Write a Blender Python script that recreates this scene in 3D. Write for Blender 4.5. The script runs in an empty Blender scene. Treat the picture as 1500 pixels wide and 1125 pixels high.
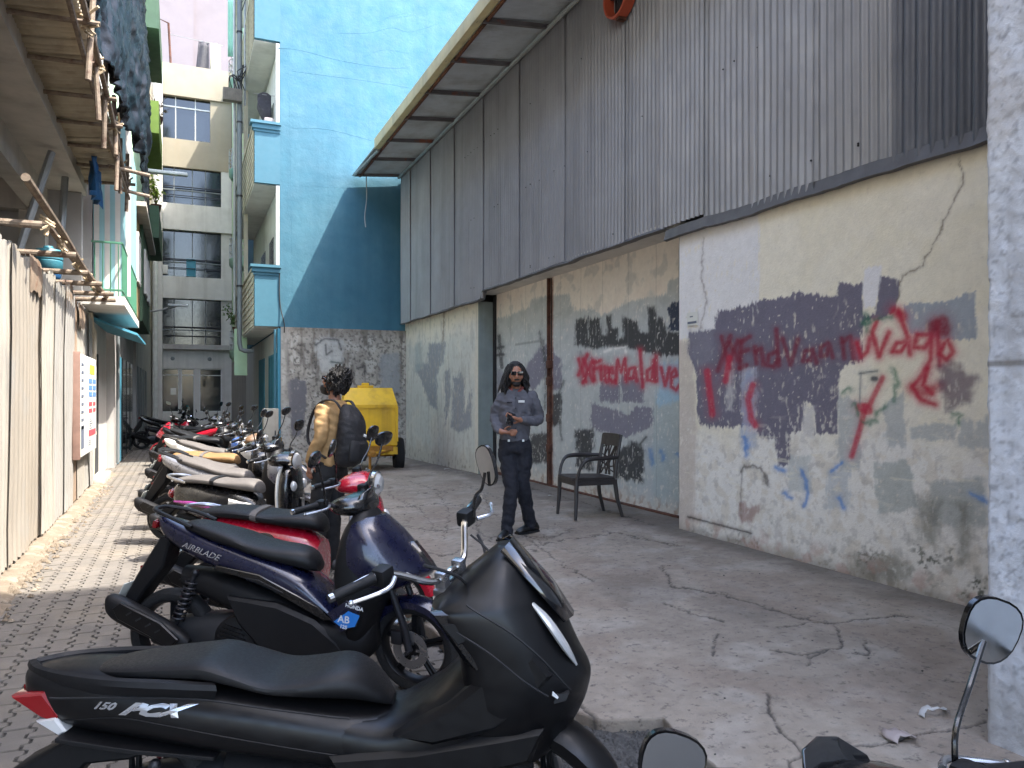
import bpy, bmesh, math, random
import numpy as np
from mathutils import Vector, Matrix, Euler
from mathutils.bvhtree import BVHTree
random.seed(7); R = math.radians; PI = math.pi
scene = bpy.context.scene; COL = scene.collection

# ------------------------------------------------------------------ camera, sky, sun, exposure
F_PX, CAM_H, YAW = 1127.0, 1.55, math.atan(484/1127.0)
SY, CY = math.sin(YAW), math.cos(YAW)
cam = bpy.data.cameras.new('camera'); camo = bpy.data.objects.new('camera', cam); COL.objects.link(camo)
camo.location = (0, 0, CAM_H); camo.rotation_euler = (R(90), 0, -YAW)
cam.sensor_width = 36; cam.lens = 36*F_PX/1500; cam.shift_y = 15.5/1500; cam.clip_start = .05; cam.clip_end = 2000
scene.camera = camo
LDIR = Vector((-.455, .35, -1)).normalized()          # the way the sunlight travels
w = bpy.data.worlds.new('World'); scene.world = w; w.use_nodes = True
nt = w.node_tree; bg = nt.nodes['Background']; sky = nt.nodes.new('ShaderNodeTexSky'); sky.sky_type = 'NISHITA'
sky.sun_disc = False; sky.sun_elevation = math.asin(-LDIR.z); sky.sun_rotation = math.atan2(-LDIR.x, -LDIR.y)
sky.air_density = 1.0; sky.dust_density = 2.5; sky.ozone_density = 1.0
nt.links.new(sky.outputs[0], bg.inputs[0]); bg.inputs[1].default_value = .15
sl = bpy.data.lights.new('sun', 'SUN'); sl.energy = 2.0; sl.angle = R(.55); sl.color = (1, .95, .87)
so = bpy.data.objects.new('sun', sl); COL.objects.link(so); so.rotation_euler = LDIR.to_track_quat('-Z', 'Y').to_euler()
so.location = (20, -15, 40)
vs = scene.view_settings; vs.view_transform = 'Standard'; vs.look = 'None'; vs.exposure = 2.92; vs.gamma = 1
scene.cycles.max_bounces = 8; scene.cycles.diffuse_bounces = 5

# ------------------------------------------------------------------ pixel of the photograph -> place
def ray(u, v):
    a = (u-750)/F_PX; b = (578-v)/F_PX
    return (SY+a*CY, CY-a*SY, b)
def at_z(u, v, Z=0.): r = ray(u, v); t = (Z-CAM_H)/r[2]; return Vector((r[0]*t, r[1]*t, Z))
def at_x(u, v, X): r = ray(u, v); t = X/r[0]; return Vector((X, r[1]*t, CAM_H+r[2]*t))
def at_y(u, v, Y): r = ray(u, v); t = Y/r[1]; return Vector((r[0]*t, Y, CAM_H+r[2]*t))
def to_px(X, Y, Z):
    d = X*SY+Y*CY; l = X*CY-Y*SY
    return 750+F_PX*l/d, 578-F_PX*(Z-CAM_H)/d

# ------------------------------------------------------------------ tags
def tag(o, label=None, cat=None, group=None, kind=None):
    for k, v in (('label', label), ('category', cat), ('group', group), ('kind', kind)):
        if v: o[k] = v
    return o
def thing(name, label, cat, loc=(0, 0, 0), rz=0, group=None):
    o = bpy.data.objects.new(name, None); COL.objects.link(o); o.empty_display_size = .2
    o.location = loc; o.rotation_euler = (0, 0, rz)
    return tag(o, label, cat, group)

# ------------------------------------------------------------------ mesh builder
def cr(pts, m):
    """Catmull-Rom through pts (tuples), m samples per span"""
    P = np.array(pts, float); n = len(P); out = []
    for i in range(n-1):
        p0 = P[max(i-1, 0)]; p1 = P[i]; p2 = P[i+1]; p3 = P[min(i+2, n-1)]
        for k in range(m):
            t = k/m
            out.append(.5*((2*p1)+(-p0+p2)*t+(2*p0-5*p1+4*p2-p3)*t*t+(-p0+3*p1-3*p2+p3)*t**3))
    out.append(P[-1]); return [tuple(o) for o in out]
def ring_yz(x, zt, zb, w, p=2.6, yc=0., n=20, zc=None):
    zc = (zt+zb)/2 if zc is None else zc; out = []
    for i in range(n):
        a = 2*PI*i/n; c, s = math.cos(a), math.sin(a)
        yy = math.copysign(abs(c)**(2/p), c)*w; q = math.copysign(abs(s)**(2/p), s)
        zz = zc+q*((zt-zc) if q > 0 else (zc-zb)); out.append((x, yc+yy, zz))
    return out
def ring_xy(z, xb, xf, w, pb=3., pf=1.8, n=24, tilt=0., xc=None):
    xc = (xb*.55+xf*.45) if xc is None else xc; out = []
    for i in range(n):
        a = 2*PI*i/n; c, s = math.cos(a), math.sin(a); p = pf if c > 0 else pb
        q = math.copysign(abs(c)**(2/p), c); yy = math.copysign(abs(s)**(2/p), s)*w
        xx = xc+q*((xf-xc) if q > 0 else (xc-xb)); out.append((xx, yy, z+tilt*(xx-xc)))
    return out
class MB:
    def __init__(s, xf=None): s.V = []; s.F = []; s.xf = xf
    def add(s, vs, fs):
        b = len(s.V)
        if s.xf is not None: vs = [tuple(s.xf @ Vector(v)) for v in vs]
        s.V += [tuple(v) for v in vs]; s.F += [tuple(b+i for i in f) for f in fs]; return s
    def box(s, x0, x1, y0, y1, z0, z1):
        return s.add([(x, y, z) for z in (z0, z1) for y in (y0, y1) for x in (x0, x1)],
                     [(0, 2, 3, 1), (4, 5, 7, 6), (0, 1, 5, 4), (2, 6, 7, 3), (0, 4, 6, 2), (1, 3, 7, 5)])
    def obox(s, c, size, rot=(0, 0, 0)):
        m = Matrix.Translation(c) @ Euler(rot).to_matrix().to_4x4(); h = [q/2 for q in size]
        vs = [tuple(m @ Vector((x, y, z))) for z in (-h[2], h[2]) for y in (-h[1], h[1]) for x in (-h[0], h[0])]
        return s.add(vs, [(0, 2, 3, 1), (4, 5, 7, 6), (0, 1, 5, 4), (2, 6, 7, 3), (0, 4, 6, 2), (1, 3, 7, 5)])
    def bbox(s, c, size, b=.01, rot=(0, 0, 0)):
        """box with chamfered edges"""
        m = Matrix.Translation(c) @ Euler(rot).to_matrix().to_4x4(); h = [q/2 for q in size]; b = min(b, min(h)*.9)
        bm = bmesh.new(); bmesh.ops.create_cube(bm, size=1)
        for v in bm.verts: v.co = Vector((v.co.x*size[0], v.co.y*size[1], v.co.z*size[2]))
        bmesh.ops.bevel(bm, geom=bm.edges[:], offset=b, segments=2, affect='EDGES', profile=.6)
        bm.verts.index_update()
        s.add([tuple(m @ v.co) for v in bm.verts], [[v.index for v in f.verts] for f in bm.faces]); bm.free(); return s
    def loft(s, rings, cap=True, closed=True):
        n = len(rings[0]); vs = [p for r in rings for p in r]; fs = []
        for i in range(len(rings)-1):
            for j in range(n if closed else n-1):
                k = (j+1) % n; fs.append((i*n+j, i*n+k, (i+1)*n+k, (i+1)*n+j))
        if cap: fs.append(tuple(range(n-1, -1, -1))); fs.append(tuple((len(rings)-1)*n+j for j in range(n)))
        return s.add(vs, fs)
    def tube(s, pts, r, n=8, smooth=0, cap=True, flat=1.):
        P = [tuple(p) for p in pts]; rs = list(r) if hasattr(r, '__len__') else [r]*len(P)
        if smooth: q = cr([p+(a,) for p, a in zip(P, rs)], smooth); P = [a[:3] for a in q]; rs = [a[3] for a in q]
        P = [Vector(p) for p in P]; rings = []; up = None
        for i, p in enumerate(P):
            t = (P[min(i+1, len(P)-1)]-P[max(i-1, 0)]).normalized()
            if up is None:
                up = Vector((0, 0, 1)) if abs(t.z) < .9 else Vector((1, 0, 0))
            a = up-t*up.dot(t); a.normalize(); b = t.cross(a); up = a
            rings.append([tuple(p+(a*math.cos(2*PI*k/n)*flat+b*math.sin(2*PI*k/n))*rs[i]) for k in range(n)])
        return s.loft(rings, cap)
    def lathe(s, prof, c=(0, 0, 0), axis='y', n=28, closed=False, sq=(1, 1)):
        rings = []
        for i in range(n):
            a = 2*PI*i/n; ca, sa = math.cos(a)*sq[0], math.sin(a)*sq[1]; rg = []
            for r, h in prof:
                if axis == 'y': rg.append((c[0]+r*ca, c[1]+h, c[2]+r*sa))
                elif axis == 'x': rg.append((c[0]+h, c[1]+r*ca, c[2]+r*sa))
                else: rg.append((c[0]+r*ca, c[1]+r*sa, c[2]+h))
            rings.append(rg)
        m = len(prof); vs = [p for r in rings for p in r]; fs = []
        for i in range(n):
            k = (i+1) % n
            for j in range(m if closed else m-1):
                l = (j+1) % m; fs.append((i*m+j, i*m+l, k*m+l, k*m+j))
        return s.add(vs, fs)
    def ball(s, c, r, n=12, m=8):
        r = (r, r, r) if not hasattr(r, '__len__') else r
        rings = []
        for i in range(1, m):
            t = PI*i/m
            rings.append([(c[0]+r[0]*math.sin(t)*math.cos(2*PI*k/n), c[1]+r[1]*math.sin(t)*math.sin(2*PI*k/n), c[2]-r[2]*math.cos(t)) for k in range(n)])
        return s.loft(rings, True)
    def prism(s, poly, lo, hi, plane='xz', bev=0.):
        n = len(poly); q = poly
        def put(p, d): return {'xz': (p[0], d, p[1]), 'xy': (p[0], p[1], d), 'yz': (d, p[0], p[1])}[plane]
        if bev:
            cx = sum(p[0] for p in poly)/n; cz = sum(p[1] for p in poly)/n; q = []
            for i, p in enumerate(poly):
                a = Vector((p[0]-poly[i-1][0], p[1]-poly[i-1][1])).normalized(); b = Vector((poly[(i+1) % n][0]-p[0], poly[(i+1) % n][1]-p[1])).normalized()
                nn = Vector((-(a.y+b.y), a.x+b.x)); nn = nn.normalized() if nn.length > 1e-6 else Vector((0, 0))
                t = Vector((cx-p[0], cz-p[1]))
                if nn.dot(t) < 0: nn = -nn
                q.append((p[0]+nn.x*bev, p[1]+nn.y*bev))
            rings = [[put(p, lo) for p in q], [put(p, lo+bev) for p in poly], [put(p, hi-bev) for p in poly], [put(p, hi) for p in q]]
        else: rings = [[put(p, lo) for p in poly], [put(p, hi) for p in poly]]
        return s.loft(rings, True)
    def mesh(s, name, smooth=35):
        me = bpy.data.meshes.new(name); me.from_pydata(s.V, [], s.F)
        bm = bmesh.new(); bm.from_mesh(me); bmesh.ops.recalc_face_normals(bm, faces=bm.faces[:]); bm.to_mesh(me); bm.free()
        if smooth:
            me.shade_smooth(); me.set_sharp_from_angle(angle=R(smooth))
        return me
    def build(s, name, mat, parent=None, smooth=35, label=None):
        me = s.mesh(name, smooth); me.materials.append(MAT[mat] if isinstance(mat, str) else mat)
        return link(name, me, parent, label)
WORLD = set()
def wthing(name, label, cat, loc, group=None):
    '''a thing whose parts are written in world coordinates'''
    o = thing(name, label, cat, loc, 0, group); WORLD.add(o.name); return o
def link(name, me, parent=None, label=None):
    o = bpy.data.objects.new(name, me); COL.objects.link(o)
    if parent is not None:
        o.parent = parent
        if parent.name in WORLD: o.matrix_parent_inverse = Matrix.Translation(-parent.location)
    if label: o['label'] = label
    return o
def text_mesh(txt, size, shear=0., bold=0.):
    cu = bpy.data.curves.new('t', 'FONT'); cu.body = txt; cu.size = size; cu.shear = shear; cu.offset = bold; cu.resolution_u = 2
    o = bpy.data.objects.new('t', cu); COL.objects.link(o); dg = bpy.context.evaluated_depsgraph_get()
    me = bpy.data.meshes.new_from_object(o.evaluated_get(dg)); bpy.data.objects.remove(o); bpy.data.curves.remove(cu)
    V = [tuple(v.co) for v in me.vertices]; Fs = [tuple(p.vertices) for p in me.polygons]; bpy.data.meshes.remove(me)
    return V, Fs

# ------------------------------------------------------------------ numpy noise and painting on walls
def lin(c): return tuple((x/255/12.92) if x <= 10 else ((x/255+.055)/1.055)**2.4 for x in c)
_lat = {}
def vnoise(x, y, seed=0):
    '''gradient noise, about 0..1'''
    if seed not in _lat:
        t = np.random.RandomState(seed+11).rand(256, 256)*2*PI; _lat[seed] = (np.cos(t), np.sin(t))
    GX, GY = _lat[seed]; xi = np.floor(x).astype(int); yi = np.floor(y).astype(int); fx = x-xi; fy = y-yi
    sx = fx*fx*fx*(fx*(fx*6-15)+10); sy = fy*fy*fy*(fy*(fy*6-15)+10)
    g = lambda a, b: GX[(xi+a) % 256, (yi+b) % 256]*(fx-a)+GY[(xi+a) % 256, (yi+b) % 256]*(fy-b)
    return .5+.78*((g(0, 0)*(1-sx)+g(1, 0)*sx)*(1-sy)+(g(0, 1)*(1-sx)+g(1, 1)*sx)*sy)
def fbm(x, y, seed=0, o=4):
    s = 0; a = .5; t = 0
    for i in range(o): s = s+a*vnoise(x*2.03**i+17.3*i+.37, y*2.03**i+5.7*i+.61, seed+i); t += a; a *= .5
    return s/t
def sstep(a, b, x): t = np.clip((x-a)/(b-a), 0, 1); return t*t*(3-2*t)
class Paint:
    """colour per grid point of a wall, worked out in the photograph's pixel coordinates of that point"""
    def __init__(s, X, Y, Z, seed=0):
        s.X, s.Y, s.Z = X, Y, Z; s.u, s.v = to_px(X, Y, Z); s.C = np.zeros(X.shape+(3,)); s.seed = seed
        s.h = Y+X; s.cache = {}   # h runs along the wall
    def n(s, sc, seed=0, o=4, sz=None):
        k = (sc, seed, o, sz)
        if k not in s.cache: s.cache[k] = fbm(s.h*sc, s.Z*(sc if sz is None else sz), s.seed+seed*7, o).astype(np.float32)
        return s.cache[k]
    def mix(s, a, col): a = np.clip(a, 0, 1)[..., None]; s.C = s.C*(1-a)+np.array(lin(col))*a
    def poly(s, pts, col, rough=5, soft=2., sc=9, a=1., brush=0.):
        u = s.u+(s.n(sc, 3)-.5)*rough*2; v = s.v+(s.n(sc, 5)-.5)*rough*2
        if brush: v = v+(vnoise(s.h*30, s.Z*0, s.seed+9)-.5)*brush*2
        sd = np.full(u.shape, 1e9); ins = np.zeros(u.shape, bool); n = len(pts)
        for i in range(n):
            (x0, y0), (x1, y1) = pts[i], pts[(i+1) % n]; dx, dy = x1-x0, y1-y0; L = dx*dx+dy*dy+1e-9
            t = np.clip(((u-x0)*dx+(v-y0)*dy)/L, 0, 1); sd = np.minimum(sd, np.hypot(u-x0-t*dx, v-y0-t*dy))
            c = ((y0 > v) != (y1 > v)) & (u < (x1-x0)*(v-y0)/(y1-y0+1e-9)+x0); ins ^= c
        sd = np.where(ins, -sd, sd)+(s.n(48, 77, 3, 5)-.5)*7+(s.n(70, 78, 2)-.5)*2.5
        worn = 1-.6*sstep(.58, .70, s.n(24, 79, 4, 10))*sstep(.47, .60, s.n(2.6, 80, 3))
        s.mix(sstep(soft, -soft, sd)*a*worn, col); return s
    def rect(s, u0, v0, u1, v1, col, **k): return s.poly([(u0, v0), (u1, v0), (u1, v1), (u0, v1)], col, **k)
    def stroke(s, pts, wd, col, soft=2., a=1., wob=0.):
        u, v = s.u, s.v
        if wob: u = u+(s.n(14, 21)-.5)*wob; v = v+(s.n(14, 22)-.5)*wob
        sd = np.full(u.shape, 1e9)
        for (x0, y0), (x1, y1) in zip(pts[:-1], pts[1:]):
            dx, dy = x1-x0, y1-y0; L = dx*dx+dy*dy+1e-9
            t = np.clip(((u-x0)*dx+(v-y0)*dy)/L, 0, 1); sd = np.minimum(sd, np.hypot(u-x0-t*dx, v-y0-t*dy))
        sd = sd*(1+.5*(s.n(9, 33)-.5))
        s.mix(sstep(wd*1.5+3, wd*.3, sd)*a*.22*(.4+1.2*s.n(60, 34, 2)), col)
        s.mix(sstep(wd/2+soft, wd/2-soft, sd)*a*(.72+.5*(s.n(30, 31)-.3)), col); return s
def grid_obj(name, X, Y, Z, C, mat, parent=None):
    """grid of points (2-D arrays) as one mesh with colour attribute 'paint'"""
    m, n = X.shape; co = np.stack([X, Y, Z], -1).reshape(-1, 3)
    idx = np.arange(m*n).reshape(m, n); q = np.stack([idx[:-1, :-1], idx[:-1, 1:], idx[1:, 1:], idx[1:, :-1]], -1).reshape(-1, 4)
    me = bpy.data.meshes.new(name); me.vertices.add(len(co)); me.vertices.foreach_set('co', co.ravel())
    me.loops.add(q.size); me.loops.foreach_set('vertex_index', q.ravel()); me.polygons.add(len(q))
    me.polygons.foreach_set('loop_start', np.arange(len(q))*4); me.update(calc_edges=True)
    if C is not None:
        at = me.color_attributes.new('paint', 'FLOAT_COLOR', 'POINT')
        at.data.foreach_set('color', np.concatenate([C.reshape(-1, 3), np.ones((len(co), 1))], 1).astype(np.float32).ravel())
    me.shade_smooth(); me.materials.append(MAT[mat]); return link(name, me, parent)

# ------------------------------------------------------------------ materials
MAT = {}
def mat(name, col, rough=.6, metal=0., var=.12, sc=6., bump=0., bsc=60., coat=0., col2=None, c2=(.5, .62), sc2=2., attr=False,
        streak=None, spec=.5, obj=False, trans=0., alpha=1., grime=None):
    m = bpy.data.materials.new(name); m.use_nodes = True; N = m.node_tree.nodes; L = m.node_tree.links; b = N['Principled BSDF']
    col = lin(col) if max(col) > 1.01 else col
    if obj: pos = N.new('ShaderNodeTexCoord').outputs['Object']
    else: pos = N.new('ShaderNodeNewGeometry').outputs['Position']
    def noise(scale, det=6, ro=.6, vec=None):
        t = N.new('ShaderNodeTexNoise'); t.inputs['Scale'].default_value = scale; t.inputs['Detail'].default_value = det; t.inputs['Roughness'].default_value = ro
        L.new(vec or pos, t.inputs['Vector']); return t.outputs['Fac']
    def rng(f, a, b_, lo, hi):
        r = N.new('ShaderNodeMapRange'); r.inputs[1].default_value = a; r.inputs[2].default_value = b_; r.inputs[3].default_value = lo; r.inputs[4].default_value = hi
        L.new(f, r.inputs[0]); return r.outputs[0]
    def mixc(f, a, b_, mode='MIX'):
        x = N.new('ShaderNodeMix'); x.data_type = 'RGBA'; x.blend_type = mode
        if isinstance(f, float): x.inputs[0].default_value = f
        else: L.new(f, x.inputs[0])
        for i, q in ((6, a), (7, b_)):
            if isinstance(q, tuple): x.inputs[i].default_value = q+(1,)
            else: L.new(q, x.inputs[i])
        return x.outputs[2]
    if attr: at = N.new('ShaderNodeAttribute'); at.attribute_name = 'paint'; base = at.outputs['Color']
    else: base = tuple(col)
    if col2 is not None:
        col2 = lin(col2) if max(col2) > 1.01 else col2
        base = mixc(rng(noise(sc2, 8, .65), c2[0], c2[1], 0, 1), base, tuple(col2))
    if streak:   # vertical streaks: (colour, strength, scale)
        mp = N.new('ShaderNodeMapping'); mp.inputs['Scale'].default_value = (1, 1, .06); L.new(pos, mp.inputs[0])
        base = mixc(rng(noise(streak[2], 6, .6, mp.outputs[0]), .48, .75, 0, streak[1]), base, tuple(lin(streak[0])))
    f = noise(sc); base = mixc(rng(f, .3, .7, 0, 1), mixc(1., base, (1-var,)*3, 'MULTIPLY'), mixc(1., base, (1+var,)*3, 'MULTIPLY'))
    if isinstance(base, tuple): b.inputs['Base Color'].default_value = base+(1,)
    else: L.new(base, b.inputs['Base Color'])
    L.new(rng(noise(sc*2.3), .3, .7, max(rough-.1, .02), min(rough+.1, 1)), b.inputs['Roughness'])
    b.inputs['Metallic'].default_value = metal; b.inputs['Coat Weight'].default_value = coat; b.inputs['Coat Roughness'].default_value = .12
    b.inputs['Specular IOR Level'].default_value = spec
    if trans: b.inputs['Transmission Weight'].default_value = trans
    if bump:
        bp = N.new('ShaderNodeBump'); bp.inputs['Strength'].default_value = min(1, bump); bp.inputs['Distance'].default_value = .02 if bump <= 1 else .02*bump
        L.new(noise(bsc, 8, .7), bp.inputs['Height']); L.new(bp.outputs[0], b.inputs['Normal'])
    MAT[name] = m; return m
# ------------------------------------------------------------------ material list
mat('painted_wall', (200, 200, 200), .85, attr=True, var=.06, sc=14, bump=.35, bsc=45)
mat('paver', (97, 92, 86), .9, var=.14, sc=3.2, bump=.35, bsc=90, col2=(106, 99, 89), c2=(.45, .65), sc2=1.1)
mat('joint_sand', (44, 41, 37), .95, var=.2, sc=20, bump=.4, bsc=120)
mat('yard_concrete', (118, 112, 104), .82, attr=True, var=.14, sc=9, bump=.5, bsc=55, streak=None, col2=(84, 78, 73), c2=(.56, .70), sc2=24)
mat('gravel', (86, 84, 82), .95, var=.35, sc=40, bump=.8, bsc=80)
mat('earth', (104, 96, 86), .95, var=.2, sc=3, bump=.5, bsc=50)
mat('sandy_dirt', (112, 100, 85), .97, var=.2, sc=12, bump=.7, bsc=70, col2=(128, 118, 104), c2=(.5, .6), sc2=5)
mat('corrugated_grey', (146, 147, 150), .45, .35, var=.09, sc=2.2, streak=((104, 105, 108), .5, 3.0), bump=.1, bsc=30)
mat('corrugated_dark', (98, 101, 108), .45, .4, var=.1, sc=2.2, streak=((60, 64, 72), .7, 3.0), bump=.12, bsc=30)
mat('flashing', (98, 97, 98), .6, .3, var=.15, sc=5, bump=.2)
mat('roof_sheet', (190, 198, 204), .5, .3, var=.12, sc=2, streak=((120, 110, 100), .5, 2))
mat('rafter_steel', (96, 92, 94), .6, .2, var=.2, sc=5, col2=(128, 78, 60), c2=(.55, .65), sc2=4)
mat('fascia_cream', (196, 184, 140), .6, var=.1, sc=3, streak=((120, 124, 110), .5, 3))
mat('rust', (92, 58, 44), .9, var=.3, sc=18, bump=.5, bsc=60, col2=(70, 44, 34), c2=(.45, .6), sc2=6)
mat('blue_wall', (56, 102, 119), .8, var=.07, sc=1.6, bump=.9, bsc=2.6, streak=((48, 92, 110), .75, 2), col2=(66, 110, 125), c2=(.45, .65), sc2=.9)
mat('blue_trim', (57, 103, 119), .7, var=.05, sc=4)
mat('teal_paint', (60, 128, 150), .6, var=.1, sc=4)
mat('cream_siding', (176, 168, 150), .8, var=.15, sc=2.5, streak=((120, 112, 100), .7, 3), bump=.15)
mat('white_paint', (196, 194, 188), .75, var=.08, sc=3, streak=((150, 146, 138), .5, 3), bump=.15, bsc=20)
mat('rough_white', (186, 187, 190), .9, var=.14, sc=2.5, bump=1., bsc=16, col2=(96, 98, 104), c2=(.63, .74), sc2=11, streak=((150, 148, 146), .7, 2.5))
mat('beige_wall', (142, 134, 117), .8, var=.08, sc=1.5, streak=((160, 140, 110), .5, 2), bump=.12)
mat('pink_wall', (120, 112, 115), .85, var=.05, sc=1.2, bump=.1)
mat('grey_wall', (166, 163, 159), .85, var=.1, sc=1.5, streak=((110, 108, 106), .5, 2), bump=.2)
mat('pale_green', (176, 204, 172), .75, var=.08, sc=3)
mat('mint', (150, 196, 178), .6, var=.08, sc=3)
mat('lime_paint', (134, 150, 62), .75, var=.1, sc=3)
mat('green_dark', (58, 84, 62), .7, var=.12, sc=3)
mat('tan_wall', (148, 126, 88), .8, var=.12, sc=2.5, streak=((100, 86, 62), .6, 3))
mat('raw_concrete', (176, 170, 159), .9, var=.14, sc=2.5, bump=.4, bsc=24, streak=((136, 129, 119), .6, 2.5))
mat('dark_room', (40, 42, 46), .9, var=.1)
mat('glass_dark', (22, 27, 36), .08, var=.1, spec=.8)
mat('glass_shop', (40, 46, 48), .06, var=.2, sc=1.5, spec=.7)
mat('shutter_teal', (140, 180, 186), .5, .1, var=.08, sc=3)
mat('rail_green', (70, 120, 96), .5, .2)
mat('rail_white', (200, 202, 198), .5, .1)
mat('steel_pipe', (150, 152, 150), .45, .4, var=.12, sc=5)
mat('pvc_pipe', (190, 178, 156), .55, var=.12, sc=4)
mat('grey_pipe', (112, 118, 120), .6, .1, var=.1, sc=4)
for i, c in enumerate([(168, 163, 153), (163, 161, 156), (158, 150, 138), (174, 168, 157)]):
    mat('fence_zinc_%d' % i, c, .55, .25, var=.08, sc=1.2, streak=((150, 134, 112), .35, .9), col2=(156, 152, 145), c2=(.5, .68), sc2=1.5, bump=.15, bsc=30)
mat('fence_rust', (136, 118, 100), .8, .1, var=.18, sc=4, col2=(112, 88, 70), c2=(.54, .66), sc2=4, bump=.3)
mat('bamboo', (122, 108, 92), .75, var=.25, sc=14, col2=(94, 72, 58), c2=(.5, .64), sc2=9, bump=.3, bsc=80)
mat('rope', (178, 160, 132), .9, var=.2, sc=40)
mat('asbestos_sheet', (166, 156, 134), .8, var=.15, sc=3, streak=((104, 92, 74), .7, 3), bump=.2)
mat('tarp_black', (15, 15, 17), .33, var=.25, sc=5, bump=.3, bsc=22, spec=.35)
mat('blue_plastic', (38, 92, 140), .45, var=.2, sc=8)
mat('barrel_teal', (52, 112, 126), .5, var=.15, sc=6)
mat('board_white', (214, 214, 206), .6, var=.05)
mat('board_frame', (132, 104, 92), .7, var=.15)
mat('ink_yellow', (222, 210, 70), .6); mat('ink_blue', (90, 130, 186), .6); mat('ink_red', (206, 76, 84), .6); mat('ink_dark', (96, 104, 120), .6)
mat('print_black', (30, 30, 32), .7)
mat('fan_orange', (178, 82, 56), .5, var=.12, sc=6)
mat('timber_post', (104, 98, 90), .85, var=.2, sc=9, streak=((70, 64, 58), .7, 8), bump=.3)
mat('leaf_lime', (150, 168, 50), .6, var=.3, sc=12); mat('leaf_green', (84, 118, 54), .6, var=.3, sc=12); mat('twig', (110, 92, 70), .8)
mat('cloth_dark', (64, 62, 66), .95, var=.2, sc=14); mat('cloth_cream', (214, 206, 168), .95, var=.1); mat('cloth_mint', (156, 206, 184), .9, var=.1)
mat('cabinet_grey', (168, 162, 150), .6, .1, var=.08, sc=5, streak=((132, 124, 110), .5, 6))
mat('litter_white', (170, 168, 165), .6, var=.1)
mat('litter_pink', (150, 138, 134), .6, var=.1)
mat('dark_metal', (44, 44, 48), .45, .5, var=.2, sc=8)

# ================================================================== THE SETTING
# ---- ground sheet
g = MB(); g.add([(-400, -400, -.06), (400, -400, -.06), (400, 400, -.06), (-400, 400, -.06)], [(0, 1, 2, 3)])
tag(g.build('ground', 'earth', smooth=0), 'bare earth around the alley', kind='structure')

# ---- road of interlocking pavers
XL, XE = -1.62, 1.42       # fence side, yard kerb side
rd = MB(); rd.add([(XL, -8, -.009), (XE+1.2, -8, -.009), (XE+1.2, 46, -.009), (XL, 46, -.009)], [(0, 1, 2, 3)])
road = tag(rd.build('road', 'joint_sand', smooth=0), 'narrow alley road of grey interlocking concrete pavers', kind='structure')
PL, PW, PG = .235, .122, .012
def paver_outline():
    a = .014; q = PL/2; side = []
    for k in range(2):
        for t, o in ((0, -a), (.36, -a), (.5, a), (.86, a)): side.append((o, (k+t)*q))
    left = side+[(-a, PL)]
    right = [(o+PW, y) for o, y in left]
    # shrink towards the middle for the joint
    pts = [(x+PG/2, y) for x, y in left][::-1]+[(x-PG/2, y) for x, y in right]
    return [(x-PW/2, min(max(y, PG/2), PL-PG/2)-PL/2) for x, y in pts]
po = paver_outline()
def paver_geom(b, cx, cy, z, tx, ty):
    n = len(po); s = .95
    top = [(cx+x*s, cy+y*s*1.02, z+x*tx+y*ty) for x, y in po]; low = [(cx+x, cy+y, z-.006) for x, y in po]; bot = [(cx+x, cy+y, -.045) for x, y in po]
    b.add(top+low+bot, [tuple(range(n))]+[(i, i+n, (i+1) % n+n, (i+1) % n) for i in range(n)]+[(i+n, i+2*n, (i+1) % n+2*n, (i+1) % n+n) for i in range(n)])
pv = MB(); paver_geom(pv, 0, 0, 0, 0, 0); pm = pv.mesh('paver', 0); pm.materials.append(MAT['paver'])
cells = []; rng_ = random.Random(3)
i = 0; x = XL+PW/2+.01
while x < XE-.02:
    y = -1.+(PL/2 if i % 2 else 0)
    while y < 24:
        cells.append((x, y)); y += PL
    x += PW; i += 1
def in_view(x, y):
    u, v = to_px(x, y, 0); return y > .8 and -30 < u < 760 and v < 1150 and x*SY+y*CY > .3
vis = sorted([c for c in cells if in_view(*c)], key=lambda c: math.hypot(c[0], c[1]))
pick = set(vis[:298]); rest = MB()
for c in cells:
    z = rng_.uniform(-.002, .004)
    if c in pick:
        o = link('paver', pm, road); o.location = (c[0], c[1], z); o.rotation_euler = (rng_.uniform(-.012, .012), rng_.uniform(-.012, .012), rng_.uniform(-.01, .01))
    else: paver_geom(rest, c[0], c[1], z, rng_.uniform(-.02, .02), rng_.uniform(-.02, .02))
o = rest.build('paver_field', 'paver', road, smooth=0); o['kind'] = 'stuff'
far = MB(); far.add([(XL, 24.1, -.002), (2.6, 24.1, -.002), (2.6, 46, -.002), (XL, 46, -.002)], [(0, 1, 2, 3)])
tag(far.build('far_road', 'paver', smooth=0), 'grey paved far end of the alley', kind='structure')

# ---- raised concrete yard with cracks
def x_edge(y):
    return np.interp(y, [.0, 1.6, 2.3, 2.92, 3.02, 3.35, 4.2, 6, 18], [1.75, 1.85, 1.9, 1.98, 1.72, 1.56, 1.44, 1.4, 1.4])
ny, nx = 1100, 300
yy = np.concatenate([np.linspace(1.2, 9, 760), np.linspace(9, 17.6, 341)[1:]]); tt = np.linspace(0, 1, nx)
xe = x_edge(yy)+(fbm(yy*3, yy*0, 40)-.5)*.08
Xg = xe[:, None]+(5.2-xe[:, None])*tt[None, :]**1.15; Yg = np.repeat(yy[:, None], nx, 1)
def yard_z(x, y):
    t = np.clip((x-1.4)/3.4, 0, 1)
    return .075+.105*t-.09*np.clip((y-11)/6, 0, 1)*t
Zg = yard_z(Xg, Yg)+(fbm(Xg*1.3, Yg*1.3, 42)-.5)*.02+(fbm(Xg*9, Yg*9, 43)-.5)*.006
P = Paint(Xg, Yg, Zg, 50)
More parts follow.
